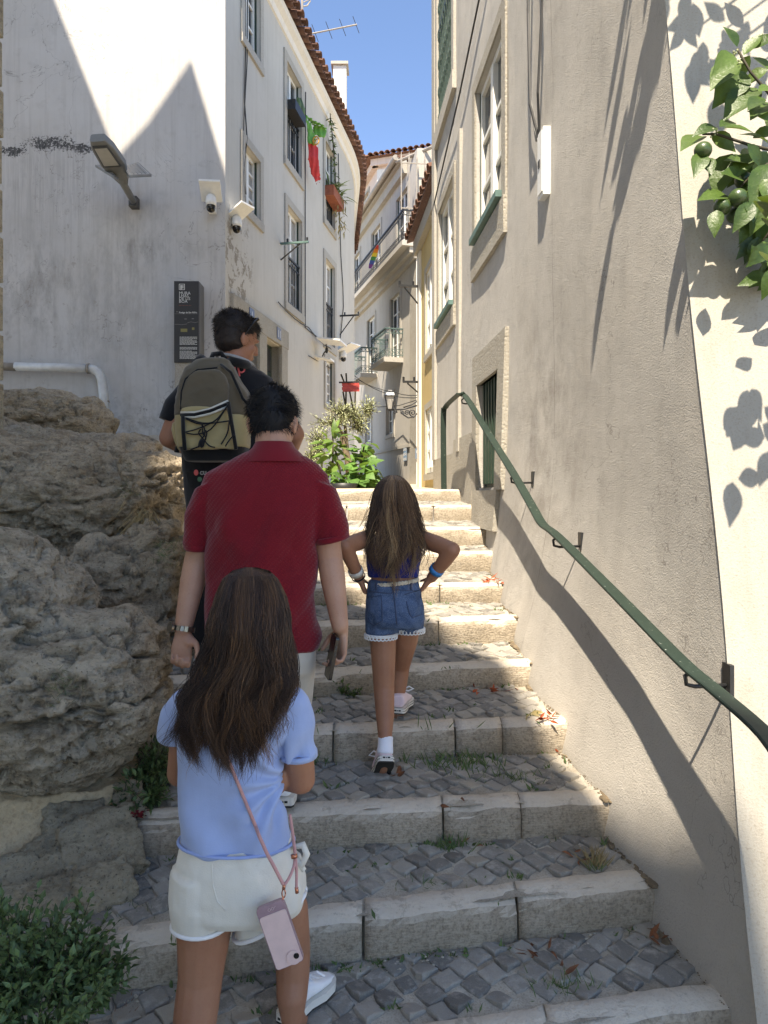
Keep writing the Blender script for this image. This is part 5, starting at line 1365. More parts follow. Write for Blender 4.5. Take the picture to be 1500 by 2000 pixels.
q.build('soil', M['bark'], base=(.8, 3, .5), kind='stuff', label='dark crumbly soil along the foot of the grey wall', cat='soil')
# grass and weeds on the rocks
def rocktuft(px, py, Y, n, h, sp, m, label, down=0.0, seed=1):
    r = random.Random(seed); c = P(px, py, Y); q = MB()
    for k in range(n):
        d = (rdir(r, -0.3, 1) + Vector((0, -0.7, 0.2 - down))).normalized(); add_leaf(q, c + Vector((r.gauss(0, sp), r.gauss(0, sp * .3), r.gauss(0, sp))), d, (0, -1, .3), h * r.uniform(.5, 1.2), h * .035, .3, r.uniform(.1, .5), 3)
    q.build('grass_tuft', M[m], base=c, label=label, cat='weed', group='weeds growing on the rocks', kind='stuff')
rocktuft(285, 1010, 3.9, 150, 0.14, 0.035, 'drygrass', 'dry straw hanging from the broad ledge', 1.5, 2)
rocktuft(325, 1080, 3.3, 60, 0.05, 0.03, 'leafweed', 'green weed in the rock hollow by the red sleeve', 0, 3)
rocktuft(120, 1345, 2.28, 60, 0.035, 0.03, 'leafweed', 'small weed in the crease of the largest boulder', 0, 4)
rocktuft(250, 960, 4.0, 40, 0.04, 0.03, 'leafweed', 'small weed on the face of the broad ledge', 0, 5)
def dryleaves(px, py, Y, n, L, sp, m, label, seed):
    r = random.Random(seed); c = P(px, py, Y); c.z = fz(c.x, c.y); q = MB()
    for k in range(n):
        p = c + Vector((r.gauss(0, sp), r.gauss(0, sp * .6), 0)); p.z = fz(p.x, p.y) + r.uniform(.004, .022)
        add_leaf(q, p, rdir(r, -.1, .5), rdir(r, .3, 1), L * r.uniform(.5, 1.2), L * r.uniform(.12, .35), r.uniform(.2, .8), r.uniform(-.5, .6), 4)
    q.build('dry_leaves', M[m], base=c, label=label, cat='dry leaves', group='fallen leaves on the stairs', kind='stuff')
dryleaves(955, 1186, 4.4, 14, 0.055, 0.03, 'rust', 'curled orange dry leaves on the sunlit upper step', 2)
dryleaves(1072, 1388, 3.06, 16, 0.042, 0.02, 'rust', 'orange dry leaves against the wall foot', 3)
dryleaves(1036, 1376, 3.12, 3, 0.07, 0.018, 'leafdry', 'yellowing fallen leaf beside the orange leaves', 4)
dryleaves(955, 1352, 3.4, 10, 0.06, 0.05, 'rust', 'thin orange leaves at the foot of the shaded riser', 5)
dryleaves(1110, 1645, 2.52, 6, 0.05, 0.05, 'rust2', 'brown curled leaves on the cobbles near the wall', 6)
dryleaves(1040, 1838, 2.2, 12, 0.05, 0.06, 'rust2', 'brown leaf litter at the cracked kerb stone', 7)
dryleaves(1298, 1795, 2.27, 7, 0.05, 0.03, 'rust2', 'brown leaves in the gap at the right end of the kerb', 8)
dryleaves(785, 1518, 2.8, 3, 0.07, 0.02, 'rust2', 'single brown twig leaf behind the lifted shoe', 9)
dryleaves(890, 1630, 2.57, 6, 0.05, 0.03, 'rust2', 'brown leaves in the broken kerb joint', 10)

# ------------------------------------------------------------------ citrus branches over the cream wall
ci = thing('citrus_tree', (2.0, 2.2, 0.1), 'citrus branches with glossy leaves and green fruit against the cream wall', 'tree')
q = MB(); q.tube([(2.0, 2.2, 0.1), (1.95, 2.15, 1.4), (1.75, 2.1, 2.6)], [0.07, 0.055, 0.045], 10); q.build('trunk', M['bark'], ci, smooth=True)
CL = []
for k in range(4):
    v, f = leaf_verts(0.105, 0.056 + 0.006 * (k % 2), 0.30, 0.10 + 0.09 * k, 6); me = bpy.data.meshes.new('leaf'); me.from_pydata([tuple(x) for x in v], [], f); me.materials.append(M['leafcitrus'])
    me.polygons.foreach_set('use_smooth', [True] * len(me.polygons)); CL.append(me)
rc = random.Random(12)
def cleaf(p, d, up, s_=1.0):
    o = link(bpy.data.objects.new('leaf', CL[rc.randrange(4)])); o.parent = ci
    o.matrix_local = Matrix.Translation(Vector(p) - Vector(ci.location)) @ leaf_frame(d, up).to_4x4() @ Matrix.Diagonal((s_, s_, s_, 1))
Yc_ = 2.16
def dpx(ax, ay, bx, by, Y, dy=0.0):
    a, b = P(ax, ay, Y), P(bx, by, Y + dy); return a, (b - a)
def branch(pts, r0=0.006, r1=0.003): q = MB(); q.tube([P(*p) for p in pts], [lerp(r0, r1, k / (len(pts) - 1)) for k in range(len(pts))], 6); q.build('branch', M['stem'], ci, smooth=True)
branch([(1640, 330, 2.12), (1560, 270, 2.15), (1500, 180, 2.16), (1465, 140, 2.16), (1440, 95, 2.16)])
branch([(1640, 330, 2.12), (1540, 300, 2.16), (1470, 285, 2.16), (1400, 262, 2.17), (1372, 262, 2.17)])
branch([(1640, 360, 2.12), (1560, 340, 2.14), (1500, 320, 2.15), (1470, 340, 2.16), (1440, 372, 2.16)])
branch([(1640, 360, 2.12), (1580, 400, 2.12), (1520, 430, 2.13), (1490, 470, 2.13)])
branch([(1.75 * F / 2.1 + CX, 370, 2.1), (1660, 340, 2.1)], 0.02, 0.012)
LV = [((1440, 92), (1432, 70), .9), ((1452, 108), (1490, 60), .9), ((1460, 95), (1510, 72), 1.1), ((1438, 118), (1392, 165), 1.0), ((1430, 105), (1405, 130), .7), ((1455, 140), (1400, 195), 1.15), ((1465, 108), (1456, 122), .6),
      ((1470, 112), (1500, 130), .9), ((1500, 135), (1455, 155), .9), ((1478, 172), (1420, 215), .9), ((1480, 178), (1520, 165), .8), ((1488, 190), (1462, 210), .7), ((1500, 200), (1470, 225), 1.0), ((1400, 250), (1368, 248), .8), ((1405, 248), (1440, 232), 1.0),
      ((1372, 266), (1332, 280), .9), ((1388, 262), (1440, 290), 1.35), ((1412, 250), (1470, 248), 1.0), ((1470, 270), (1500, 255), .9), ((1430, 300), (1395, 365), 1.2), ((1462, 300), (1440, 340), 1.0), ((1460, 280), (1484, 318), 1.0), ((1500, 280), (1480, 262), .9),
      ((1372, 300), (1362, 330), .9), ((1380, 308), (1388, 330), .8), ((1470, 320), (1430, 350), 1.1), ((1480, 335), (1450, 380), 1.1), ((1424, 385), (1370, 378), 1.25), ((1400, 410), (1395, 450), 1.0), ((1455, 385), (1478, 425), 1.0), ((1470, 395), (1440, 440), 1.0),
      ((1478, 370), (1498, 405), .9), ((1502, 320), (1478, 385), 1.35), ((1500, 395), (1470, 445), 1.2), ((1498, 440), (1462, 480), 1.1), ((1512, 420), (1480, 460), 1.1), ((1482, 462), (1468, 515), 1.15), ((1500, 478), (1472, 512), 1.25), ((1512, 470), (1500, 520), 1.1), ((1490, 350), (1520, 390), 1.0),
      ((1510, 240), (1490, 220), .9), ((1512, 110), (1530, 150), 1.0), ((1520, 200), (1500, 240), 1.0), ((1530, 300), (1510, 340), 1.1), ((1540, 500), (1510, 560), 1.2), ((1520, 520), (1490, 580), 1.1), ((1450, 350), (1420, 330), .8), ((1468, 430), (1452, 460), .8)]
for (a, b, s_) in LV:
    Y = Yc_ + rc.uniform(-0.04, 0.06); A = P(a[0], a[1], Y); B = P(b[0], b[1], Y + rc.uniform(-0.06, 0.02)); 
    cleaf(A, B - A, Vector((rc.uniform(-.5, .5), -0.8, rc.uniform(0.1, 1.0))), max(0.75, (B - A).length / 0.105) * rc.uniform(0.95, 1.15))
for k in range(34):
    px, py = rc.uniform(1462, 1545), rc.uniform(290, 560); Y = Yc_ + rc.uniform(0.0, 0.12)
    if px < 1462 + (py - 290) * .12: continue
    A = P(px, py, Y); cleaf(A, Vector((rc.uniform(-1, .2), rc.uniform(-.5, .3), rc.uniform(-1, .3))), Vector((rc.uniform(-.5, .5), -0.7, rc.uniform(0.1, 1.0))), rc.uniform(.8, 1.1))
for (px, py, r_, dY) in ((1373, 294, .026, 0), (1441, 386, .027, -.02), (1411, 404, .0265, 0), (1436, 420, .026, .03), (1452, 352, .026, .04)):
    q = MB(); q.ell(P(px, py, Yc_ + dY), (r_, r_, r_ * .97), nu=20, nv=14); q.build('fruit', M['fruit'], ci, smooth=True)
q = MB()
for (px, py) in ((1395, 258), (1435, 104), (1445, 120)):
    for k in range(9): q.ell(P(px + rc.gauss(0, 4), py + rc.gauss(0, 5), Yc_ + rc.gauss(0, .01)), 0.0035, nu=6, nv=4)
q.build('buds', M['leafolive'], ci, kind='stuff')
# more branches above and right of the picture: they throw the long streaks on the grey wall
dS = SUN_D
def spray(target, back, n, sp, s0=1.0):
    c = Vector(target) - dS * back
    for k in range(n):
        d = rdir(rc, -0.8, 0.4); cleaf(c + Vector((rc.gauss(0, sp * .5), rc.gauss(0, sp), rc.gauss(0, sp))), d, Vector((0, -0.6, 1)) + rdir(rc) * .5, s0 * rc.uniform(.8, 1.25))
    if c.z > 3.3: q = MB(); q.tube([c + Vector((-.02, 0, -.04)), c + Vector((.3, .0, .15)), Vector((1.75, 2.1, 3.6))], [0.003, 0.006, 0.012], 6); q.build('branch', M['stem'], ci, smooth=True)
def onwall(px, py):
    Y = 1.15 / ((px - CX) / F + 0.07); p = P(px, py, Y); return p
def oncream(px, py):
    Y = 2.2
    for _ in range(12):
        z = EZ - (py - HY) / F * Y; Yc2 = cornerY(z); X0 = wallX(Yc2, z); x = (px - CX) / F * Y; Y = Yc2 - 0.42 * (x - X0) / 2.2
    return P(px, py, Y)
for (px, py, back, n, sp) in ((1265, 120, 1.15, 8, .05), (1240, 230, 1.1, 8, .06), (1218, 330, 1.05, 5, .05), (1200, 430, 1.0, 2, .03), (1225, 20, 1.3, 4, .04)): spray(onwall(px, py), back, n, sp)
for (px, py, back, n, sp) in ((1345, 60, .75, 9, .07), (1395, 110, .8, 9, .06), (1430, 40, .8, 7, .06), (1480, 120, .6, 6, .05), (1475, 780, .62, 7, .035), (1440, 850, .66, 3, .025), (1415, 870, .7, 2, .015), (1490, 850, .6, 5, .04), (1440, 950, .68, 2, .010)): spray(oncream(px, py), back, n, sp, .78)

# ------------------------------------------------------------------ people
def skin_mat(name, a, b):
    t = NT(name); n = t.noise(9, 5, .6); n2 = t.noise(160, 3)
    c = t.mix(t.ramp(n, 0.3, 0.7), a, b); c = t.mix(t.math('MULTIPLY', t.ramp(n2, 0.55, 0.75), 0.22), c, C(140, 76, 58))
    t.bump(n2, 0.12, 0.001); t.set('Subsurface Weight', 0.12); t.set('Subsurface Radius', (0.02, 0.008, 0.004)); t.set('Subsurface Scale', 0.3)
    return t.done(c, 0.52, spec=0.35)
M['skin'] = skin_mat('tanned_skin', C(150, 104, 80), C(164, 118, 92)); M['skin2'] = skin_mat('light_skin', C(168, 126, 104), C(182, 142, 118))
M['skin3'] = skin_mat('brown_skin', C(146, 100, 78), C(160, 114, 90))
def cloth(name, col, weave=240, bump=0.25, var=0.08, rib=None, sheen=0.2):
    t = NT(name); n = t.noise(9, 4); c = t.mix(t.ramp(n, 0.3, 0.7), tuple(x * (1 - var) for x in col[:3]) + (1,), tuple(min(1, x * (1 + var)) for x in col[:3]) + (1,))
    h = t.noise(weave, 2, 0.6)
    if rib:
        m = t.N.new('ShaderNodeVectorRotate'); m.rotation_type = 'Y_AXIS'; m.inputs['Angle'].default_value = 0.85; t.L.new(t.pos, m.inputs['Vector'])
        w1 = t.wave(rib, m.outputs[0], 0.4, 'X', 1); w2 = t.wave(rib * 0.62, m.outputs[0], 0.4, 'Z', 1)
        ww = t.math('MULTIPLY', w1, w2); h = t.math('ADD', t.math('MULTIPLY', ww, 1.6), h)
        c = t.mix(t.math('MULTIPLY', t.ramp(ww, 0.1, 0.6), 0.12), c, tuple(min(1, x * 1.7 + 0.01) for x in col[:3]) + (1,))
    t.bump(h, bump, 0.002); t.set('Sheen Weight', sheen); return t.done(c, 0.85, spec=0.15)
M['bluetee'] = cloth('light_blue_jersey', C(148, 166, 202)); M['bluehem'] = cloth('blue_rolled_hem', C(140, 160, 206))
M['whiteterry'] = cloth('off_white_terry', C(212, 208, 196), 300, 0.4); M['whitehem'] = cloth('white_rolled_hem', C(226, 226, 226))
M['redpolo'] = cloth('dark_red_pique', C(108, 16, 28), 300, 0.5, rib=40); M['redcollar'] = cloth('red_rib_collar', C(110, 18, 30), 260, 0.4)
M['beige'] = cloth('grey_beige_cotton', C(176, 170, 158)); M['blacktee'] = cloth('black_cotton', C(22, 23, 27)); M['blackpants'] = cloth('black_trousers', C(18, 18, 20))
M['royal'] = cloth('royal_blue_crinkle', C(30, 44, 122), 200, 0.5)
def denim_mat():
    t = NT('washed_denim'); n = t.noise(16, 5, 0.65); n2 = t.noise(420, 2); c = t.mix(t.ramp(n, 0.32, 0.68), C(46, 66, 96), C(84, 106, 138)); c = t.mix(t.math('MULTIPLY', t.ramp(n2, .5, .7), .4), c, C(150, 168, 190)); t.bump(n2, 0.4, 0.001); return t.done(c, 0.85, spec=0.15)
M['denim'] = denim_mat(); M['stitch'] = simple('denim_stitch', C(60, 74, 100), 0.8)
M['lace'] = cloth('white_lace', C(222, 222, 220), 300, 0.6); M['belt'] = cloth('braided_cream_belt', C(206, 196, 176), 140, 0.9)
M['olive'] = cloth('olive_nylon', C(86, 78, 64), 320, 0.3); M['tan'] = cloth('khaki_canvas', C(150, 136, 98), 320, 0.3); M['blackstrap'] = cloth('black_webbing', C(20, 20, 21)); M['zipwhite'] = simple('pale_zip_tape', C(188, 184, 172), 0.7)
M['canvaspink'] = cloth('pale_pink_canvas', C(226, 204, 208)); M['rubberwhite'] = simple('white_rubber', C(214, 210, 200), 0.5, var=0.08); M['soleblack'] = simple('dark_rubber_sole', C(44, 42, 38), 0.8, var=0.2); M['sock'] = cloth('white_rib_sock', C(222, 224, 232), 200, 0.5)
M['phoneblack'] = simple('black_phone', C(22, 22, 24), 0.25, var=0.05); M['phonepink'] = simple('pink_phone_case', C(212, 184, 178), 0.3, var=0.04, sc=40); M['phoneband'] = simple('mauve_case_band', C(160, 132, 138), 0.3); M['copper'] = simple('copper_clasp', C(206, 134, 104), 0.25, metal=0.8); M['cord'] = cloth('pink_cord', C(188, 142, 138), 160, 0.8)
M['steel'] = simple('brushed_steel', C(140, 132, 118), 0.3, metal=0.9, var=0.2, sc=120); M['wristblue'] = simple('blue_wristband', C(40, 130, 196), 0.4); M['wristwhite'] = simple('cream_watch_strap', C(214, 208, 194), 0.5); M['eye'] = simple('eyeball', C(96, 78, 66), 0.3)
M['pinkprint'] = simple('coral_print', C(216, 96, 96), 0.7); M['greyprint'] = simple('grey_print', C(150, 150, 150), 0.7)
def hair_mat(name, a, b, hi, rough=0.42):
    t = NT(name); k = t.isl(); n = t.noise(6, 3); c = t.mix(t.ramp(k, 0.0, 0.85), a, b); c = t.mix(t.math('MULTIPLY', t.ramp(k, 0.78, 1.0), t.ramp(n, 0.42, 0.6)), c, hi)
    return t.done(c, rough, spec=0.28)
M['hairbrown'] = [hair_mat('long_brown_hair', C(40, 29, 25), C(70, 52, 42), C(104, 76, 54)), hair_mat('brown_hair_lock', C(58, 42, 34), C(98, 72, 52), C(140, 102, 68)), hair_mat('brown_hair_highlight', C(86, 62, 43), C(130, 96, 64), C(168, 126, 84))]; M['hairlight'] = [hair_mat('sunned_brown_hair', C(60, 45, 37), C(100, 78, 60), C(150, 120, 88)), hair_mat('sunned_hair_lock', C(92, 70, 54), C(138, 108, 80), C(186, 152, 112)), hair_mat('sunned_hair_highlight', C(136, 108, 78), C(184, 152, 112), C(206, 176, 134))]; M['hairblack'] = hair_mat('short_black_hair', C(16, 15, 16), C(30, 27, 26), C(48, 43, 40), 0.62); M['hairdark'] = hair_mat('short_dark_hair', C(24, 19, 18), C(42, 34, 30), C(64, 52, 44), 0.6)

def ring(py, xl, xr, Y, th, e=2.2):
    k = Y / F; return (P((xl + xr) / 2, py, Y), Vector(((xr - xl) / 2 * k, 0, 0)), Vector((0, th / 2, 0)), e)
def V(*a): return Vector(a)

def head(mb, c, f, u, s):
    f = Vector(f).normalized(); r = f.cross(Vector(u)).normalized(); u = r.cross(f); m = Matrix((r, f, u)).transposed()
    q = lambda x, y, z: Vector(c) + (r * x + f * y + u * z) * s
    mb.ell(q(0, -.04, .10), (.34 * s, .42 * s, .39 * s), m, 20, 14); mb.ell(q(0, .10, -.20), (.255 * s, .28 * s, .28 * s), m, 18, 12)
    mb.ell(q(0, .27, -.38), (.13 * s, .10 * s, .09 * s), m); mb.ell(q(0, .41, -.06), (.055 * s, .09 * s, .12 * s), m); mb.ell(q(0, .45, -.12), (.075 * s, .07 * s, .05 * s), m)
    for x in (-1, 1):
        mb.ell(q(.335 * x, -.03, -.06), (.035 * s, .085 * s, .14 * s), m, 12, 8); mb.ell(q(.36 * x, -.07, -.03), (.03 * s, .05 * s, .10 * s), m, 12, 8); mb.ell(q(.13 * x, .33, .07), (.12 * s, .06 * s, .035 * s), m); mb.ell(q(.19 * x, .24, -.13), (.10 * s, .08 * s, .09 * s), m)
    mb.ell(q(0, .375, -.245), (.105 * s, .045 * s, .022 * s), m); mb.ell(q(0, .37, -.285), (.09 * s, .045 * s, .026 * s), m)
    return q, m
def eyes(par, q, s):
    for x in (-1, 1): b = MB(); b.ell(q(.13 * x, .298, .01), .042 * s, nu=10, nv=8); b.build('eye', M['eye'], par, smooth=True)

def hand(mb, w, d, n, thumb, L, curl=(0.35, 0.5, 0.4), spread=0.06, tcurl=0.4):
    """w wrist, d towards the finger tips, n the way the palm faces, thumb = +1/-1 side of d x n"""
    d = Vector(d).normalized(); n = Vector(n); n = (n - d * n.dot(d)).normalized(); x = d.cross(n) * thumb; w = Vector(w)
    pm = lambda a, t, b: w + (x * a + d * t + n * b) * L
    mb.loft([(pm(0, -.06, 0), x * .145 * L, n * .11 * L), (pm(0, .10, .01), x * .17 * L, n * .105 * L), (pm(.0, .30, .02), x * .21 * L, n * .09 * L), (pm(0, .50, .01), x * .205 * L, n * .07 * L)], 16, 2.4)
    mb.ell(pm(.12, .2, .06), (.10 * L,) * 3, nu=10, nv=8)
    for k, (a, ln, r) in enumerate(((.155, .43, .05), (.052, .48, .052), (-.052, .44, .049), (-.15, .34, .043))):
        p = pm(a * .9, .42, .0); dd = (d + x * spread * (1.5 - k)).normalized(); pts = [p]; ang = 0; ck = 1 + 0.12 * k
        p = pm(a, .50, .0); pts.append(p)
        for sgm, c_ in zip((.45, .32, .25), curl):
            ang += c_ * ck; p = p + (dd * math.cos(ang) + n * math.sin(ang)) * ln * sgm * L; pts.append(p)
        mb.limb(pts, [r * L * 1.05, r * L * 1.08, r * L, r * L * .93, r * L * .82], 10)
    p = pm(.13, .10, .03); pts = [p]; dd = (d * .62 + x * .72 + n * .30).normalized(); p = p + dd * .20 * L; pts.append(p); dd = (dd + (d * .8 - x * .3 + n * tcurl)).normalized(); p = p + dd * .17 * L; pts.append(p); dd = (dd - x * .35 + n * tcurl * .4).normalized(); p = p + dd * .13 * L; pts.append(p)
    mb.limb(pts, [.07 * L, .064 * L, .056 * L, .045 * L], 10); return pm

def wrinkle(seed, amp=0.006, dirv=(1, 1, 1), fine=0.0015, sc=5.0, zfun=None):
    def f(co, no):
        q = co * np.array(dirv); n1 = fbm(q, sc, 3, 0.5, seed); rid = 1 - np.abs(fbm(q, sc * 1.4, 3, 0.5, seed + 4)) * 2.2
        d = amp * n1 + amp * 0.8 * np.clip(rid - 0.35, 0, 1) + fine * fbm(co, 45, 2, 0.5, seed + 8)
        if zfun is not None: d = d * zfun(co)
        return co + no * d[:, None]
    return f

def hair_long(name, par, m, sil, Yb, curv, ybot, n, r, seed, wave=5.0, lockn=46, fly=0.05, thin=0.0013, core=0.8):
    """strands falling from the crown inside the silhouette sil = (row, left, right)"""
    rr = random.Random(seed); ys, xl, xr = zip(*sil); q = MB(); y0 = ys[0]
    def surf(a, y, out):
        l, h = itp(y, ys, xl), itp(y, ys, xr); x = (l + h) / 2 + a * (h - l) / 2
        by, bv = zip(*Yb); cy, cv = zip(*curv); Y = itp(y, by, bv) + (1 - math.sqrt(max(0, 1 - min(1, abs(a)) ** 2))) * itp(y, cy, cv) - out
        return P(x, y, Y)
    if core:
        b = MB(); rows = []; 
        yy = [y for y in np.linspace(y0 + 4, lerp(y0, ybot(0), core), 20)]
        for y in yy:
            l, h = itp(y, ys, xl), itp(y, ys, xr); by, bv = zip(*Yb); cy, cv = zip(*curv); Yk = itp(y, by, bv); cu = itp(y, cy, cv); w = (h - l) / 2 * (0.88 if y < ys[0] + 0.55 * (ybot(0) - ys[0]) else 0.72)
            rows.append((P((l + h) / 2, y, Yk + cu * 1.02), Vector((w * Yk / F, 0, 0)), Vector((0, cu * 0.93, 0))))
        b.loft(rows, 24, 2.0); b.build('hair_core', m[0], par, smooth=True)
    locks = [(rr.uniform(-1, 1), rr.uniform(-1, 1), rr.uniform(0, 2 * PI), rr.uniform(.6, 1.5), rr.random(), rr.choice((0, 0, 0, 0, 1, 1, 1, 2)), rr.uniform(.5, 1.8)) for _ in range(lockn)]
    vs = []; fs = []; mi = []; N = 22
    for i in range(n):
        la, lo, ph, fr, lout, mt_, wk = locks[rr.randrange(lockn)]; a = max(-1.0, min(1.0, la + rr.gauss(0, 0.10))); stray = rr.random() < fly
        ye = ybot(a) + lo * 42 + rr.gauss(0, 16); ys0 = y0 + rr.uniform(0, 10) + (rr.uniform(0, 0.30) * (ye - y0) if rr.random() < 0.35 else 0)
        out = lout * 0.03 + rr.random() ** 2 * 0.008; ww = wave * wk * rr.uniform(0.8, 1.2); k2 = rr.gauss(0, 20) if stray else rr.gauss(0, 2.5); ph2 = rr.uniform(0, 6.28); base = len(vs); rad = thin * rr.uniform(.6, 1.3)
        for j in range(N + 1):
            t = j / N; y = lerp(ys0, ye, t); aa = a + (la - a) * 0.8 * t * t
            dx = ww * t ** 1.4 * math.sin(ph + fr * (y - y0) * 0.032) + ww * .35 * t * math.sin(ph2 + (y - y0) * 0.06) + k2 * t * t
            if stray: dx += 6 * t * math.sin(ph2 * 3 + y * 0.05)
            if t > 0.75: dx += (t - 0.75) * 4 * ww * math.sin(ph * 2.3) * 1.4
            p = surf(aa, y, out * min(1, 0.1 + 1.6 * t)); p.x += dx * p.y / F; p.y -= 0.004 * math.sin(ph2 + y * .05) * t
            rj = rad * (1 - 0.8 * t ** 3)
            for s_ in range(3): an = 2.094 * s_ + 0.5; vs.append((p.x + rj * math.cos(an), p.y + rj * math.sin(an), p.z))
        for j in range(N):
            for s_ in range(3): A = base + 3 * j; fs.append((A + s_, A + (s_ + 1) % 3, A + 3 + (s_ + 1) % 3, A + 3 + s_)); mi.append(mt_)
    q.v = vs; q.f = fs; o = q.build(name, m[0], par, smooth=True, kind='stuff')
    for x in m[1:]: o.data.materials.append(x)
    o.data.polygons.foreach_set('material_index', mi); return o

def hair_short(par, m, ells, cut, n, L, seed, down=0.55, fwd=None, voxel=0.008, amp=0.008):
    """a cap of hair with short strands; cut(p) is true where hair grows"""
    b = MB()
    for c, r, mm in ells: b.ell(c, r, mm, 24, 16)
    def dp(co, no): return co + no * (amp * fbm(co, 26, 3, 0.6, seed))[:, None]
    o = vox(b, 'hair', m, par, voxel, 2, dp); me = o.data; rr = random.Random(seed); off = wloc(o); q = MB(); vs, fs = [], []
    V_ = [(v.co + off, v.normal.copy()) for v in me.vertices]
    for i in range(n):
        p, nn = V_[rr.randrange(len(V_))]
        if not cut(p): continue
        tw = Vector((vnoise([[p.x * 22, p.y * 22, p.z * 22 + seed]])[0], vnoise([[p.x * 22 + 9, p.y * 22, p.z * 22]])[0], 0)) * 0.7
        d = (nn * 0.7 + Vector((0, 0, -down)) + tw + rdir(rr) * 0.22).normalized(); l = L * rr.uniform(.5, 1.2); base = len(vs); pp = p - nn * 0.003
        for j in range(4):
            t = j / 3; x = pp + d * l * t + Vector((0, 0, -down * .5 * l * t * t)); rj = 0.0012 * (1 - .8 * t)
            for s_ in range(3): an = 2.094 * s_; vs.append((x.x + rj * math.cos(an), x.y + rj * math.sin(an), x.z))
        for j in range(3):
            for s_ in range(3): A = base + 3 * j; fs.append((A + s_, A + (s_ + 1) % 3, A + 3 + (s_ + 1) % 3, A + 3 + s_))
    q.v, q.f = vs, fs; q.build('hair_strands', m, o, kind='stuff'); return o

def ringband(mb, c, axis, r1, r2, h, n=20, xdir=(1, 0, 0)):
    axis = Vector(axis).normalized(); x = Vector(xdir); x = (x - axis * x.dot(axis)).normalized(); y = axis.cross(x); c = Vector(c)
    vs = []
    for (o, k) in ((-h / 2, 1.0), (h / 2, 1.0), (h / 2, .9), (-h / 2, .9)):
        for j in range(n): t = 2 * PI * j / n; vs.append(c + axis * o + x * r1 * k * math.cos(t) + y * r2 * k * math.sin(t))
    mb.add(vs, [(a * n + j, a * n + (j + 1) % n, ((a + 1) % 4) * n + (j + 1) % n, ((a + 1) % 4) * n + j) for a in range(4) for j in range(n)]); return mb

def sneaker(name, par, heel, fwd, up, L, wid, mup, stripe=True):
    """heel = centre of the sole under the heel; lengthwise lofts: sole, upper, stripes, heel plate, laces"""
    f = Vector(fwd).normalized(); u = Vector(up); u = (u - f * u.dot(f)).normalized(); s_ = f.cross(u); q = lambda a, b, c: Vector(heel) + f * a * L + s_ * b * wid + u * c * L
    prof = [(0.0, .28, 0), (0.04, .36, 0), (.2, .40, 0), (.42, .37, -.01), (.65, .48, .02), (.85, .44, .01), (.95, .30, 0), (1.0, .12, 0)]
    def foot(mb, z0, z1, g=1.0):
        n = 2 * len(prof); vs = []
        for z in (z0, z1): vs += [q(a, (w * g + o), z) for a, w, o in prof] + [q(a, (-w * g + o), z) for a, w, o in reversed(prof)]
        mb.add(vs, [tuple(range(n - 1, -1, -1)), tuple(range(n, 2 * n))] + [(j, (j + 1) % n, n + (j + 1) % n, n + j) for j in range(n)])
    b = MB(); foot(b, 0, .025); sh = b.build(name, M['soleblack'], par)
    b = MB(); foot(b, .026, .13, 1.03); b.build('midsole', M['rubberwhite'], sh)
    if stripe:
        b = MB(); foot(b, .066, .076, 1.05); b.build('stripe', M['soleblack'], sh); b = MB(); foot(b, .118, .126, 1.05); b.build('stripe', M['soleblack'], sh)
    rows = [(.015, .30, .13, .40), (.10, .35, .13, .42), (.28, .37, .13, .40), (.45, .36, .13, .36), (.62, .42, .13, .28), (.82, .40, .13, .21), (.96, .22, .13, .16)]
    b = MB(); b.loft([(q(a, 0, (z0 + z1) / 2), s_ * w * wid, u * (z1 - z0) / 2 * L, 3.0) for a, w, z0, z1 in rows], 20); vox(b, 'upper', mup, sh, 0.006, 3)
    b = MB(); b.hexa([q(-.02, i * .2, z) for z, in ((.055,),) for i in (-1, 1)] + [q(.03, i * .2, .055) for i in (1, -1)] + [q(-.02, i * .2, .128) for i in (-1, 1)] + [q(.03, i * .2, .128) for i in (1, -1)]); o = b.build('heel_plate', M['rubberwhite'], sh)
    b = MB(); 
    for i in (-1, 1): b.hexa([q(-.026, i * .11 + j * .055, z) for z in (.072,) for j in (-1, 1)] + [q(-.021, i * .11 + j * .055, .072) for j in (1, -1)] + [q(-.026, i * .11 + j * .055, .10) for j in (-1, 1)] + [q(-.021, i * .11 + j * .055, .10) for j in (1, -1)])
    st = [q(-.024, (.04 if k % 2 == 0 else .016) * math.sin(k * PI / 5), .086 + (.02 if k % 2 == 0 else .008) * math.cos(k * PI / 5)) for k in range(10)]; b.add(st, [tuple(range(10))]); b.build('heel_mark', M['soleblack'], o)
    b = MB()
    for k in range(4): a = .48 + .075 * k; b.tube([q(a, -.3, .30 - .05 * k), q(a + .01, 0, .37 - .055 * k), q(a, .3, .30 - .05 * k)], .004, 5)
    for i in (-1, 1): b.tube([q(.50, 0, .39), q(.52, i * .35, .46), q(.58, i * .55, .40), q(.54, i * .3, .36), q(.50, 0, .385)], .0035, 5)
    b.build('laces', M['whitehem'], sh); return sh

from mathutils.bvhtree import BVHTree
_bvh = {}
def hit(o, px, py, off=0.003, Y=2.0):
    '''the point of o seen at a pixel, lifted off the surface a little'''
    if o.name not in _bvh:
        w = wloc(o); _bvh[o.name] = BVHTree.FromPolygons([tuple(v.co + w) for v in o.data.vertices], [tuple(p.vertices) for p in o.data.polygons])
    c = Vector((0, 0, EZ)); d = (P(px, py, 1) - c).normalized(); h = _bvh[o.name].ray_cast(c, d)
    return (h[0] - d * off) if h[0] is not None else P(px, py, Y)
def tubeon(name, m, par, pts, r, n=6): b = MB(); b.tube(pts, r, n); return b.build(name, m, par, smooth=True)

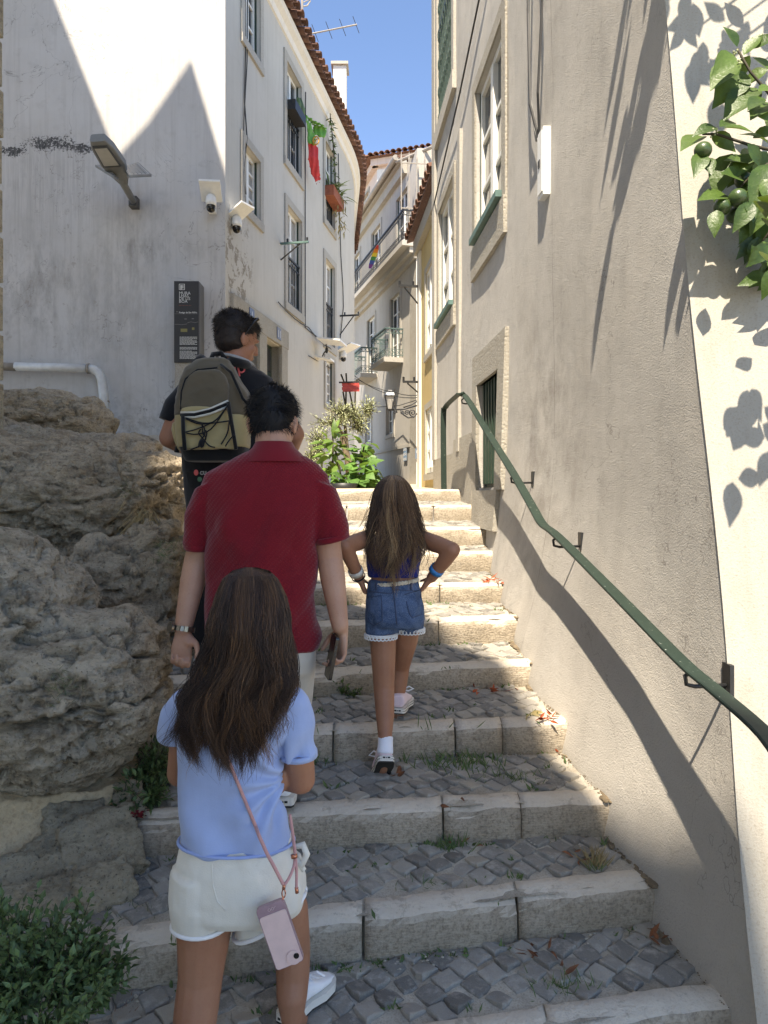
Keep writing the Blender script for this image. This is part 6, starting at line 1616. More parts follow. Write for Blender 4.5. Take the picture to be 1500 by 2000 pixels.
# ---- girl in the light blue shirt, nearest the camera
Y1 = 1.80
b = MB(); q, mt = head(b, P(487, 1205, Y1 + .02), (0.05, 1, -.12), (0, .12, 1), 0.205)
b.limb([P(487, 1275, Y1), P(484, 1340, Y1 - .005)], [.044, .05])
b.loft([ring(1345, 380, 575, Y1, .10), ring(1390, 362, 570, Y1, .15), ring(1480, 372, 530, Y1, .13), ring(1560, 376, 528, Y1, .12), ring(1650, 376, 545, Y1, .13), ring(1730, 352, 585, Y1, .17), ring(1770, 360, 570, Y1, .14)])
sR, eR, wR = P(572, 1382, Y1), P(588, 1522, Y1 + .05), P(512, 1512, Y1 + .19); sL, eL, wL = P(372, 1382, Y1), P(352, 1510, Y1 + .10), P(480, 1520, Y1 + .20)
b.limb([sR, lerp(sR, eR, .5), eR, lerp(eR, wR, .4), wR], [.042, .041, .037, .034, .025]); b.limb([sL, lerp(sL, eL, .5), eL, lerp(eL, wL, .4), wL], [.042, .04, .035, .033, .025])
hand(b, wR, (-1, .1, .1), (0, -1, 0), -1, .135)
wl2 = P(567, 1512, Y1 + .055); b.limb([wL, P(552, 1514, Y1 + .125), wl2], [.025, .023, .021]); hand(b, wl2, (-.42, -.9, -.05), (-.9, .42, 0), 1, .125, (.08, .2, .2), .06)
hl, hr_ = P(405, 1720, Y1), P(528, 1715, Y1 + .01)
b.limb([hl, P(399, 1815, Y1), P(392, 1905, Y1), P(383, 1975, Y1 - .015), P(374, 2060, Y1 - .01), P(366, 2135, Y1)], [.072, .069, .056, .055, .05, .034])
b.limb([hr_, P(556, 1780, Y1 + .06), P(573, 1850, Y1 + .15), P(572, 1905, Y1 + .15), P(570, 1945, Y1 + .13), P(571, 1985, Y1 + .13)], [.070, .062, .047, .046, .042, .032])
b.limb([P(366, 2135, Y1), P(356, 2185, Y1 + .09)], [.034, .03]); b.limb([P(571, 1985, Y1 + .13), P(590, 1995, Y1 + .2)], [.032, .028])
g1 = vox(b, 'person', M['skin'], None, 0.0045, 6, base=(P(370, 0, Y1).x, Y1, 0.015), label='girl in light blue shirt and white shorts with arms crossed, nearest the camera', cat='person', group='people walking up the stairs')
eyes(g1, q, .205)
b = MB()
b.loft([ring(1338, 440, 530, Y1, .10), ring(1346, 385, 570, Y1, .13), ring(1362, 356, 590, Y1, .155), ring(1400, 354, 582, Y1, .175), ring(1450, 352, 556, Y1, .18), ring(1500, 354, 549, Y1, .175), ring(1550, 355, 552, Y1, .175), ring(1600, 353, 563, Y1, .185), ring(1635, 352, 572, Y1, .195), ring(1643, 353, 571, Y1, .193)], 32)
b.tube([P(566, 1372, Y1), P(578, 1420, Y1 + .008), P(583, 1471, Y1 + .02)], [.046, .05, .046], 16); b.ell(P(566, 1374, Y1), (.045, .05, .04))
b.tube([P(372, 1372, Y1), P(352, 1400, Y1 + .02), P(344, 1432, Y1 + .04)], [.046, .048, .046], 16); b.ell(P(372, 1374, Y1), (.045, .05, .04))
def w1(co, no):
    d = 0.010 * fbm(co * np.array([1, 1, .55]), 7, 3, .5, 3)
    ax = co[:, 0] - P(560, 1520, Y1).x; az = co[:, 2] - P(560, 1520, Y1).z
    rr = np.sqrt(ax ** 2 + az ** 2); th = np.arctan2(az, ax); d = d + 0.010 * np.sin(th * 9 + 1.0 + 3 * fbm(co, 6, 2)) * np.exp(-((rr - .07) / .07) ** 2)
    zz = co[:, 2]; d = d + 0.007 * np.sin((co[:, 0] * 40 + zz * 26) + 2 * fbm(co, 5, 2, .5, 7)) * np.clip((P(0, 1480, Y1).z - zz) / .12, 0, 1)
    return co + no * d[:, None]
sh = sh1 = vox(b, 'shirt', M['bluetee'], g1, 0.005, 5, w1)
b = MB(); k1 = Y1 / F
hem = [P(462, 1640 + 5 * math.cos(t) * 0 + 4 * math.sin(t), Y1) + V(112 * k1 * math.cos(t), .1025 * math.sin(t), -0.002 * math.cos(t)) for t in [2 * PI * j / 40 for j in range(41)]]; b.tube(hem, .0042, 8); b.build('hem', M['bluehem'], sh, smooth=True)
for c, ax_, r_ in ((P(583.5, 1472, Y1 + .02), (.03, .08, -1), .0465), (P(344, 1433, Y1 + .04), (-.1, .25, -1), .0465)): b = MB(); ringband(b, c, ax_, r_ * 1.03, r_ * 1.03, .014); b.build('sleeve_hem', M['bluetee'], sh, smooth=True)
b = MB()
b.loft([ring(1632, 356, 568, Y1, .185), ring(1680, 347, 582, Y1, .205), ring(1725, 342, 592, Y1 + .005, .215), ring(1760, 342, 594, Y1 + .01, .21), ring(1775, 348, 590, Y1 + .015, .19)], 32)
lc, rc_ = P(397, 1796, Y1), P(527, 1782, Y1 + .03)
b.loft([(P(400, 1690, Y1), V(.08, 0, 0), V(0, .095, 0)), (P(396, 1750, Y1), V(.078, 0, 0), V(0, .092, 0)), (lc, V(.0755, 0, .008), V(0, .078, 0))], 24)
b.loft([(P(525, 1690, Y1 + .02), V(.083, 0, .01), V(0, .10, 0)), (P(530, 1742, Y1 + .03), V(.086, 0, .03), V(0, .10, 0)), (rc_, V(.090, 0, .052), V(0, .092, 0))], 24)
st_ = vox(b, 'shorts', M['whiteterry'], g1, 0.005, 5, wrinkle(5, .007, (1, 1, .6), .001, 6))
b = MB(); b.tube([lc + V(.0765 * math.cos(t), .079 * math.sin(t), .008 * math.cos(t) + .004 * math.sin(t * 2)) for t in [2 * PI * j / 30 for j in range(31)]], .0052, 8); b.build('hem', M['whitehem'], st_, smooth=True)
b = MB(); b.tube([rc_ + V(.091 * math.cos(t), .093 * math.sin(t), .0525 * math.cos(t)) for t in [2 * PI * j / 30 for j in range(31)]], .0052, 8); b.build('hem', M['whitehem'], st_, smooth=True)
tubeon('seam', M['whiteterry'], st_, [hit(st_, x, y, .0002) for x, y in ((416, 1655), (414, 1690), (416, 1730), (424, 1760), (440, 1778))], .0018)
b = MB(); b.tube([P(572, 1655, Y1 - .02), P(592, 1650, Y1 - .03), P(599, 1668, Y1 - .03), P(590, 1690, Y1 - .03), P(580, 1680, Y1 - .025)], [.006, .009, .009, .008, .006], 8); b.tube([P(578, 1675, Y1 - .025), P(594, 1700, Y1 - .03)], .007, 8); b.build('drawstring_bow', M['whiteterry'], st_, smooth=True)
sil = [(1108, 478, 500), (1114, 455, 525), (1130, 435, 542), (1160, 422, 556), (1200, 411, 565), (1250, 403, 571), (1300, 389, 577), (1330, 370, 577), (1360, 355, 562), (1400, 347, 545), (1450, 346, 530), (1490, 358, 524), (1530, 374, 515)]
hair_long('hair', g1, M['hairbrown'], sil, [(1108, Y1 - .01), (1125, Y1 - .075), (1160, Y1 - .10), (1230, Y1 - .115), (1300, Y1 - .11), (1350, Y1 - .118), (1420, Y1 - .122), (1530, Y1 - .12)], [(1108, .03), (1160, .10), (1250, .115), (1320, .10), (1400, .055), (1530, .035)],
          lambda a: 1462 - 60 * abs(a + .05) ** 2, 4600, 0, 21, 15.0, 48, .06, .00095, .70)
sneaker('shoe', g1, P(552, 2004, Y1 + .12) + V(0, 0, .0), (.55, .8, 0), (0, 0, 1), .21, .08, M['whitehem'], False)
sneaker('shoe', g1, (P(368, 0, Y1).x, Y1 - .06, .02), (-.1, 1, 0), (0, 0, 1), .21, .08, M['whitehem'], False)
# her phone on a cord
ph = thing('smartphone', P(545, 1890, Y1 - .13), 'pink cased phone hanging from a pink shoulder cord behind the girl in blue', 'phone')
TL, TR, BL, BR = P(525, 1776, Y1 - .125), P(577, 1753, Y1 - .12), P(520, 1892, Y1 - .13), P(566, 1876, Y1 - .125)
ctr = (TL + TR + BL + BR) / 4; rx = ((TR - TL) + (BR - BL)).normalized(); uz = ((TL - BL) + (TR - BR)).normalized(); uz = (uz - rx * uz.dot(rx)).normalized(); nz = rx.cross(uz); wd, ht = .068, .150
def pq(a, c_, o=0.0): return ctr + rx * a * wd / 2 + uz * c_ * ht / 2 + nz * o
def rrect(a0, a1, c0, c1, rad, o):
    pts = []
    for (sx, sy) in ((1, 1), (-1, 1), (-1, -1), (1, -1)):
        ca = a1 if sx > 0 else a0; cc_ = c1 if sy > 0 else c0; st0 = {(1, 1): 0, (-1, 1): 90, (-1, -1): 180, (1, -1): 270}[(sx, sy)]
        for j in range(5): t = math.radians(st0 + 22.5 * j); pts.append(ctr + rx * (ca - sx * rad + rad * math.cos(t)) + uz * (cc_ - sy * rad + rad * math.sin(t)) + nz * o)
    return pts
def slab(mb, a0, a1, c0, c1, rad, o0, o1): A, B_ = rrect(a0, a1, c0, c1, rad, o0), rrect(a0, a1, c0, c1, rad, o1); n = len(A); mb.add(A + B_, [tuple(range(n - 1, -1, -1)), tuple(range(n, 2 * n))] + [(j, (j + 1) % n, n + (j + 1) % n, n + j) for j in range(n)])
b = MB(); slab(b, -wd / 2, wd / 2, -ht / 2, ht / 2, .009, -.008, .005); b.build('case', M['phoneband'], ph)
b = MB(); slab(b, -wd / 2 + .002, wd / 2 - .002, -ht / 2 + .002, ht / 2 - .021, .006, .0052, .0068); b.build('back', M['phonepink'], ph)
b = MB(); c = ctr + rx * .014 - uz * .058; b.tube([c + nz * .0069, c + nz * .0095], .0165, 24); o = b.build('camera_ring', M['phonepink'], ph); b = MB(); c2 = c + rx * .007 + uz * .002; b.tube([c2 + nz * .0096, c2 + nz * .0108], .0065, 16); b.build('camera_lens', M['phoneblack'], o)
b = MB(); c = ctr + uz * .064
for sx in (-1, 1): b.tube([c + rx * (sx * .004 + .003 * math.cos(t)) + nz * .0058 + uz * .003 * math.sin(t) for t in [2 * PI * j / 12 for j in range(13)]], .0005, 4)
b.tube([c + rx * .007 + nz * .0058, c + rx * .012 + uz * .003 + nz * .0058], .0005, 4); b.build('emblem', M['phonepink'], ph)
tp = P(554, 1745, Y1 - .122)
b = MB(); b.tube([tp + V(.004 * math.cos(t), 0, .010 * math.sin(t)) for t in [2 * PI * j / 14 for j in range(15)]], .0016, 6); b.tube([tp + V(0, 0, -.008), P(549, 1764, Y1 - .121)], .002, 6); b.tube([tp + V(0, 0, .010), tp + V(.001, 0, .022)], .004, 8); b.build('clasp', M['copper'], ph, smooth=True)
tubeon('cord', M['cord'], ph, catmull([hit(sh1, lerp(440, 506, t), lerp(1470, 1630, t), .006) for t in (0, .1, .2, .3, .4, .5, .6, .7, .8, .9)] + [P(505, 1630, Y1 - .118), P(513, 1648, Y1 - .123), P(522, 1668, Y1 - .126), P(535, 1692, Y1 - .127), P(553, 1727, Y1 - .124)], 5), .0042, 8)
tubeon('cord', M['cord'], ph, catmull([P(566, 1590, Y1 - .05), P(573, 1640, Y1 - .07), P(576, 1680, Y1 - .085), P(568, 1708, Y1 - .11), P(556, 1728, Y1 - .124)], 5), .0036, 8)
tubeon('cord', M['cord'], ph, catmull([P(568, 1600, Y1 - .05), P(576, 1660, Y1 - .08), P(579, 1700, Y1 - .09), P(579, 1735, Y1 - .095)], 5), .0036, 8)
tubeon('cord_end', M['copper'], ph, [P(579, 1733, Y1 - .095), P(580, 1744, Y1 - .095)], .0045, 8); tubeon('slider', M['copper'], ph, [P(574, 1668, Y1 - .083), P(575, 1676, Y1 - .085)], .008, 8)

# ---- girl in denim shorts
Y2 = 2.92
b = MB(); q, mt = head(b, P(768, 990, Y2 + .08), (0, 1, -.1), (0, .1, 1), .205)
b.limb([P(768, 1020, Y2 + .06), P(768, 1050, Y2 + .05)], [.043, .048])
b.loft([ring(1042, 742, 800, Y2 + .05, .09), ring(1052, 722, 822, Y2 + .05, .12), ring(1080, 722, 818, Y2 + .04, .14), ring(1110, 726, 812, Y2 + .02, .14), ring(1135, 724, 814, Y2, .145), ring(1170, 718, 824, Y2, .16), ring(1205, 722, 818, Y2, .14)])
sL, eL, wL = P(717, 1052, Y2 + .05), P(674, 1067, Y2 - .12), P(701, 1128, Y2 - .01); sR, eR, wR = P(823, 1052, Y2 + .05), P(884, 1074, Y2 - .10), P(843, 1128, Y2 - .01)
b.limb([sL, lerp(sL, eL, .5), eL, lerp(eL, wL, .35), wL], [.036, .036, .031, .030, .022]); b.limb([sR, lerp(sR, eR, .5), eR, lerp(eR, wR, .35), wR], [.036, .036, .031, .031, .022])
hand(b, wL, (.35, .35, -1), (.9, .1, .2), -1, .13, (.8, 1.0, .8), .04); hand(b, wR, (-.5, .35, -.75), (-.9, .3, .2), 1, .13, (.4, .5, .4), .05)
hL, hR = P(745, 1190, Y2), P(797, 1190, Y2 + .02)
aL, aR = P(752, 1452, Y2 - .10), P(775, 1378, Y2 + .20)
b.limb([hL, P(748, 1250, Y2), P(750, 1345, Y2 - .005), P(752, 1395, Y2 - .05), aL], [.062, .055, .043, .038, .025])
b.limb([hR, P(793, 1250, Y2 + .08), P(783, 1300, Y2 + .2), P(779, 1335, Y2 + .2), aR], [.062, .05, .040, .037, .025])
b.limb([aL, P(750, 1490, Y2 - .10), P(742, 1522, Y2 - .02)], [.025, .027, .022]); b.limb([aR, P(778, 1402, Y2 + .2), P(782, 1404, Y2 + .32)], [.025, .027, .022])
g2 = vox(b, 'person', M['skin'], None, 0.005, 6, base=(P(755, 0, Y2).x, Y2, .51), label='girl in blue crop top and denim shorts climbing with hands on hips', cat='person', group='people walking up the stairs')
eyes(g2, q, .205)
b = MB(); b.loft([ring(1040, 745, 796, Y2 + .05, .10), ring(1048, 724, 818, Y2 + .05, .135), ring(1065, 716, 824, Y2 + .045, .155), ring(1090, 717, 822, Y2 + .035, .16), ring(1112, 719, 818, Y2 + .02, .16), ring(1126, 720, 818, Y2 + .01, .158)], 30)
vox(b, 'crop_top', M['royal'], g2, .006, 4, wrinkle(8, .006, (1, 1, .35), .002, 12))
b = MB(); b.loft([ring(1133, 722, 815, Y2, .155), ring(1150, 718, 820, Y2, .17), ring(1180, 714, 827, Y2 - .005, .19), ring(1210, 713, 828, Y2 - .005, .185), ring(1222, 716, 824, Y2, .165)], 30)
b.tube([P(744, 1195, Y2), P(744, 1237, Y2)], [.064, .064], 18); b.tube([P(799, 1185, Y2 + .02), P(800, 1226, Y2 + .045)], [.062, .062], 18)
dn = vox(b, 'denim_shorts', M['denim'], g2, .006, 4, wrinkle(11, .007, (1, 1, .7), .001, 10))
YB = Y2 - .102
for pts in ([(718, 1167), (745, 1163), (747, 1212), (731, 1222), (716, 1210), (718, 1167)], [(790, 1161), (822, 1152), (824, 1200), (806, 1206), (800, 1200), (790, 1161)]):
    tubeon('pocket', M['stitch'], dn, [hit(dn, lerp(a[0], b_[0], t), lerp(a[1], b_[1], t), .0005, Y2 - .09) for a, b_ in zip(pts[:-1], pts[1:]) for t in (0, .33, .66)], .0022)
tubeon('seam', M['stitch'], dn, [hit(dn, x, y, .0005, Y2 - .09) for x, y in ((769, 1140), (770, 1160), (772, 1185), (774, 1205), (775, 1220))], .003); tubeon('yoke_seam', M['stitch'], dn, [hit(dn, x, 1155 + (5 if x < 770 else -4) * (1 - abs(x - 770) / 50), .0005, Y2 - .08) for x in range(722, 818, 7)], .0022)
for x in (735, 768, 803): tubeon('belt_loop', M['stitch'], dn, [hit(dn, x, 1152, .002, Y2 - .08), hit(dn, x, 1140, .006, Y2 - .08), hit(dn, x, 1136, .006, Y2 - .08)], .0045)
for c, r_, sg in ((P(744, 1238, Y2), .066, 1), (P(800, 1227, Y2 + .045), .0625, 1)):
    bb = MB()
    for j in range(26):
        t = 2 * PI * j / 26; cc = c + V(r_ * math.cos(t), r_ * math.sin(t), -.008)
        tn = V(-math.sin(t), math.cos(t), 0); bb.tube([cc + tn * .008 * math.cos(s_) + V(0, 0, .009 * math.sin(s_)) for s_ in [2 * PI * k / 8 for k in range(9)]], .0028, 5)
    ringband(bb, c + V(0, 0, -.002), (0, 0, 1), r_, r_, .012, 26); bb.build('lace_trim', M['lace'], dn)
b = MB()
for ph_ in (0, PI):
    b.tube([P(768.5, 1136 + 4 * math.cos(t) * 0, Y2) + V((.099) * math.cos(t), .086 * math.sin(t), .010 * (math.cos(t)) + .005 * math.sin(22 * t + ph_)) for t in [2 * PI * j / 150 for j in range(151)]], .0045, 5)
b.build('belt', M['belt'], g2, smooth=True)
sil = [(928, 760, 776), (933, 748, 788), (945, 737, 799), (965, 729, 808), (990, 724, 815), (1020, 717, 823), (1050, 711, 831), (1080, 714, 832), (1105, 720, 825), (1125, 726, 815), (1145, 732, 808)]
hair_long('hair', g2, M['hairlight'], sil, [(928, Y2 + .07), (938, Y2 + .0), (960, Y2 - .025), (1000, Y2 - .035), (1050, Y2 - .045), (1100, Y2 - .075), (1150, Y2 - .09)], [(928, .03), (960, .10), (1010, .11), (1050, .09), (1150, .04)], lambda a: 1098 - 42 * a * a, 2500, 0, 33, 8.0, 44, .10, .0012, .5)
for c0_, c1_, r_ in ((P(753, 1438, Y2 - .085), P(752, 1472, Y2 - .11), .033), (P(776, 1364, Y2 + .2), P(775, 1392, Y2 + .2), .031)):
    bb = MB(); bb.tube([c0_, lerp(c0_, c1_, .5), c1_], [r_ * .93, r_ * .92, r_], 18); vox(bb, 'sock', M['sock'], g2, .005, 2)
sneaker('shoe', g2, P(755, 1489, Y2 - .155), (-.14, .62, -.62), (-.05, .7, .7), .205, .088, M['canvaspink'])
sneaker('shoe', g2, V(P(777, 0, Y2 + .13).x, Y2 + .145, .664), (.22, 1, 0), (0, 0, 1), .205, .085, M['canvaspink'])
b = MB(); ringband(b, P(853, 1113, Y2 - .033), wR - eR, .031, .031, .022); tag(b.build('wristband', M['wristblue'], smooth=True), 'bright blue paper band on the right wrist of the girl in denim', 'wristband')
b = MB(); ringband(b, P(695, 1116, Y2 - .03), wL - eL, .031, .030, .024); tag(b.build('wristwatch', M['wristwhite'], smooth=True), 'cream strap on the left wrist of the girl in denim', 'watch')
b = MB(); ringband(b, P(700, 1126, Y2 - .012), wL - eL, .029, .028, .007); tag(b.build('bracelet', M['blackstrap'], smooth=True), 'thin black band below the cream strap', 'bracelet')

# ---- man in the red polo shirt
Y3 = 2.45
b = MB(); q, mt = head(b, P(533, 826, Y3 + .06), (0, 1, -.35), (0, .35, 1), .232)
b.limb([P(534, 850, Y3 + .02), P(535, 905, Y3)], [.062, .066])
b.loft([ring(905, 480, 590, Y3, .13), ring(935, 430, 615, Y3, .17), ring(1000, 425, 610, Y3, .2), ring(1100, 425, 605, Y3, .20), ring(1230, 420, 610, Y3, .21), ring(1290, 418, 612, Y3, .2)])
sL, eL, wL = P(420, 968, Y3), P(384, 1098, Y3 + .02), P(358, 1226, Y3 - .03); sR, eR, wR = P(626, 964, Y3), P(644, 1090, Y3 + .02), P(664, 1222, Y3 - .03)
b.limb([sL, lerp(sL, eL, .5), eL, lerp(eL, wL, .3), wL], [.05, .046, .044, .043, .030]); b.limb([sR, lerp(sR, eR, .5), eR, lerp(eR, wR, .3), wR], [.05, .048, .045, .044, .0295])
hand(b, wL + V(0, 0, -.012), (-.06, -.06, -1), (0.15, -1, 0), -1, .172, (.75, 1.0, .7), .03, .5)
hand(b, wR + V(0.006, 0.02, -.008), (-.04, -.10, -1), (-.8, -.6, 0), 1, .172, (.35, .75, .7), .03, .5)
for hx, kx, ax_, yy, zz in ((470, 480, 470, Y3 - .12, .35), (562, 560, 548, Y3 + .12, .505)):
    kk = V(P(kx, 0, Y3).x, Y3 + .06, zz + .42); an = V(P(ax_, 0, Y3).x, yy, zz + .09); b.limb([P(hx, 1270, Y3), kk, lerp(kk, an, .35), an], [.095, .06, .055, .038]); b.limb([an, an + V(0, .12, -.05)], [.038, .034])
m3 = vox(b, 'person', M['skin2'], None, .005, 6, base=(P(515, 0, Y3).x, Y3, .35), label='man with short black hair in a dark red polo shirt carrying a phone', cat='person', group='people walking up the stairs')
eyes(m3, q, .232)
b = MB()
b.loft([ring(884, 486, 586, Y3, .13), ring(893, 462, 602, Y3, .155), ring(906, 432, 622, Y3, .18), ring(926, 402, 642, Y3, .205), ring(960, 392, 650, Y3, .235), ring(1000, 396, 640, Y3, .25), ring(1060, 406, 620, Y3, .255), ring(1110, 409, 613, Y3, .255), ring(1160, 407, 615, Y3, .26), ring(1210, 404, 620, Y3, .27), ring(1245, 406, 624, Y3, .27), ring(1264, 410, 616, Y3, .265)], 36)
b.loft([(P(415, 945, Y3), V(.055, 0, .02), V(0, .075, 0)), (P(398, 1000, Y3 + .003), V(.056, 0, .008), V(0, .072, 0)), (P(388, 1068, Y3 + .012), V(.046, 0, -.008), V(0, .066, 0))], 22)
b.loft([(P(626, 940, Y3), V(.055, 0, -.02), V(0, .075, 0)), (P(640, 1000, Y3 + .003), V(.058, 0, .004), V(0, .072, 0)), (P(647, 1052, Y3 + .012), V(.060, 0, .014), V(0, .068, 0))], 22)
def w3(co, no):
    x, z = co[:, 0] - P(515, 0, Y3).x, co[:, 2]
    d = .010 * fbm(co * np.array([1, 1, .6]), 6, 3, .5, 5); n = fbm(co, 3.5, 2, .5, 9)
    for kx, kz, ph_, a_, wv in ((34, -22, 0.4, .010, 1.0), (30, 14, 2.1, .006, .8)): d = d + a_ * np.clip(np.sin(x * kx + z * kz + ph_ + 2.4 * n), -.3, 1) * np.clip((P(0, 960, Y3).z - z) / .12, 0, 1)
    return co + no * d[:, None]
sh = vox(b, 'polo_shirt', M['redpolo'], m3, .006, 4, w3)
b = MB(); b.loft([ring(864, 500, 571, Y3 + .01, .145), ring(875, 494, 577, Y3 + .005, .165), ring(893, 474, 596, Y3, .185), ring(903, 460, 608, Y3, .20)], 30, caps=False); b.loft([ring(864, 502, 569, Y3 + .01, .14), ring(880, 500, 572, Y3 + .01, .14)], 30, caps=False); b.build('collar', M['redcollar'], sh, smooth=True)
for c, a1, r1, r2 in ((P(388, 1066, Y3 + .012), (-.1, .1, -1), .0485, .069), (P(647, 1050, Y3 + .012), (.22, .1, -1), .0635, .071)): b = MB(); ringband(b, c, a1, r1, r2, .02); b.build('sleeve_hem', M['redcollar'], sh, smooth=True)
b = MB(); b.loft([ring(1235, 410, 615, Y3, .24), ring(1280, 412, 618, Y3, .25), ring(1310, 420, 612, Y3, .24)], 30)
for hx, kx, yy, zz in ((468, 478, Y3 + .03, .72), (566, 560, Y3 + .07, .86)): b.tube([P(hx, 1285, Y3), V(P(kx, 0, Y3).x, yy, zz)], [.092, .08], 18)
vox(b, 'shorts', M['beige'], m3, .008, 4, wrinkle(15, .005, (1, 1, .6), .001, 7))
for x_, yy, zz in ((470, Y3 - .19, .348), (548, Y3 + .06, .506)): sneaker('shoe', m3, V(P(x_, 0, Y3).x, yy, zz), (0, 1, 0), (0, 0, 1), .27, .10, M['whitehem'], False)
hq = q
def cut3(p): return all((p - hq(x * .37, -.04, -.06)).length > .042 for x in (-1, 1))
hair_short(m3, M['hairblack'], [(hq(0, -.05, .17), (.375 * .232, .45 * .232, .38 * .232), mt), (hq(0, -.22, -.06), (.30 * .232, .27 * .232, .27 * .232), mt)], cut3, 5600, .024, 5, .35)
wt = thing('wristwatch', P(356, 1234, Y3), 'steel bracelet watch on the left wrist of the man in red', 'watch')
axw = (wL - eL).normalized(); cw = P(357.5, 1228, Y3 - .028); xw = V(1, 0, 0); xw = (xw - axw * xw.dot(axw)).normalized(); yw = axw.cross(xw)
for j in range(18):
    t = 2 * PI * j / 18; c = cw + xw * .0375 * math.cos(t) + yw * .034 * math.sin(t); n_ = xw * math.cos(t) + yw * math.sin(t); tn = -xw * math.sin(t) + yw * math.cos(t)
    b = MB(); b.hexa([c + n_ * o_ + tn * s_ * .0056 + axw * z_ for z_ in (-.0085, .0085) for s_, o_ in ((-1, -.002), (1, -.002), (1, .002), (-1, .002))]); b.build('link', M['steel'], wt)
b = MB(); c = cw - xw * .03 + yw * .028; n_ = (-xw + yw).normalized(); b.tube([c, c + n_ * .009], .017, 18); b.build('watch_case', M['steel'], wt)
pp = thing('smartphone', P(645, 1320, Y3 - .05), 'black phone held low in the right hand of the man in red', 'phone')
A = P(655, 1244, Y3 - .06); B_ = P(641, 1320, Y3 - .06); up = (A - B_).normalized(); sd = V(.28, -.9, .05); sd = (sd - up * sd.dot(up)).normalized(); th = up.cross(sd); cc = (A + B_) / 2
b = MB(); ctr, rx, uz, nz = cc, sd, up, th; slab(b, -.036, .036, -.073, .073, .009, -.0055, .0055); b.build('body', M['phoneblack'], pp)
b = MB(); slab(b, -.034, .034, -.071, .071, .008, .0056, .0062); b.build('screen', M['blackgloss'], pp)
b = MB(); ctr = cc + sd * .0365; b.bar(ctr + up * .03, ctr + up * .045, .003); b.bar(ctr + up * .012, ctr + up * .022, .003); b.build('button', M['plasticdark'], pp)

# ---- man in black with the rucksack
Y4 = 3.5
b = MB(); q, mt = head(b, P(464, 664, Y4), (.72, .66, -.24), (.12, .12, 1), .245)
b.limb([P(462, 690, Y4), P(455, 730, Y4)], [.066, .072])
b.loft([ring(722, 425, 490, Y4, .14), ring(745, 385, 510, Y4, .18), ring(790, 350, 540, Y4, .23), ring(860, 362, 520, Y4, .22), ring(930, 362, 520, Y4, .24), ring(975, 365, 520, Y4, .22)])
sL, eL, wL = P(364, 776, Y4), P(331, 855, Y4 - .02), P(372, 880, Y4 + .22); sR, eR, wR = P(522, 772, Y4), P(575, 848, Y4 + .05), P(560, 900, Y4 + .2)
b.limb([sL, lerp(sL, eL, .5), eL, lerp(eL, wL, .4), wL], [.055, .054, .05, .045, .032]); b.limb([sR, lerp(sR, eR, .5), eR, lerp(eR, wR, .4), wR], [.055, .054, .05, .045, .032])
hand(b, wL, (.6, .6, .3), (0, 0, -1), 1, .18); hand(b, wR, (-.5, .7, .3), (0, 0, -1), -1, .18)
for hx, yy, zz in ((405, Y4 - .05, floorZ(-.85, Y4 - .0)), (470, Y4 + .40, floorZ(-.7, Y4 + .45))):
    an = V(P(hx, 0, Y4).x, yy, zz + .09); kk = V(P(hx, 0, Y4).x, (Y4 + yy) / 2 + .06, (zz + P(0, 960, Y4).z) / 2 + .03); b.limb([P(hx, 955, Y4), kk, an], [.095, .062, .04]); b.limb([an, an + V(0, .12, -.05)], [.04, .034])
m4 = vox(b, 'person', M['skin3'], None, .006, 6, base=(P(440, 0, Y4).x, Y4, floorZ(-.8, Y4)), label='man in black clothes with a rucksack looking down to the right, ahead of the others', cat='person', group='people walking up the stairs')
eyes(m4, q, .245)
b = MB(); b.loft([ring(712, 428, 492, Y4, .15), ring(722, 405, 506, Y4, .18), ring(738, 368, 532, Y4, .225), ring(770, 345, 548, Y4, .255), ring(820, 350, 540, Y4, .265), ring(890, 356, 528, Y4, .26), ring(925, 358, 526, Y4, .26)], 32)
b.ell(P(366, 768, Y4), (.06, .07, .06)); b.ell(P(520, 764, Y4), (.06, .07, .06)); b.tube([P(366, 768, Y4), P(345, 795, Y4 - .005), P(333, 826, Y4 - .01)], [.06, .067, .062], 20); b.tube([P(520, 764, Y4), P(538, 790, Y4 + .01), P(547, 818, Y4 + .03)], [.06, .07, .068], 20)
sh = vox(b, 'shirt', M['blacktee'], m4, .008, 4, wrinkle(18, .006, (1, 1, .7), .001, 6))
b = MB(); b.tube([P(460, 706, Y4) + V(.088 * math.cos(t), .085 * math.sin(t), -.012 * math.sin(t) - .02 * math.cos(t)) for t in [2 * PI * j / 30 for j in range(31)]], .008, 6); b.build('neckband', M['greyprint'], sh, smooth=True)
tubeon('letter_i', M['pinkprint'], sh, [hit(sh, lerp(458, 460.5, t), lerp(717, 727, t), .002, Y4 - .1) for t in (0, .5, 1)], .0045)
b = MB(); b.ell(hit(sh, 457, 712, .002, Y4 - .1), (.006, .004, .006), nu=8, nv=6); b.build('letter_dot', M['pinkprint'], sh)
b = MB(); b.tube([hit(sh, 471.5 + 6 * math.cos(t), 721 + 6.5 * math.sin(t), .002, Y4 - .1) for t in [2 * PI * k / 14 for k in range(15)]], .0045, 6); b.tube([hit(sh, lerp(464.5, 468, t), lerp(715, 735, t), .002, Y4 - .1) for t in (0, .33, .66, 1)], .0045, 6); b.build('letter_p', M['pinkprint'], sh, smooth=True)
b = MB(); b.loft([ring(915, 360, 524, Y4, .25), ring(950, 362, 524, Y4, .265), ring(985, 366, 520, Y4, .25)], 30)
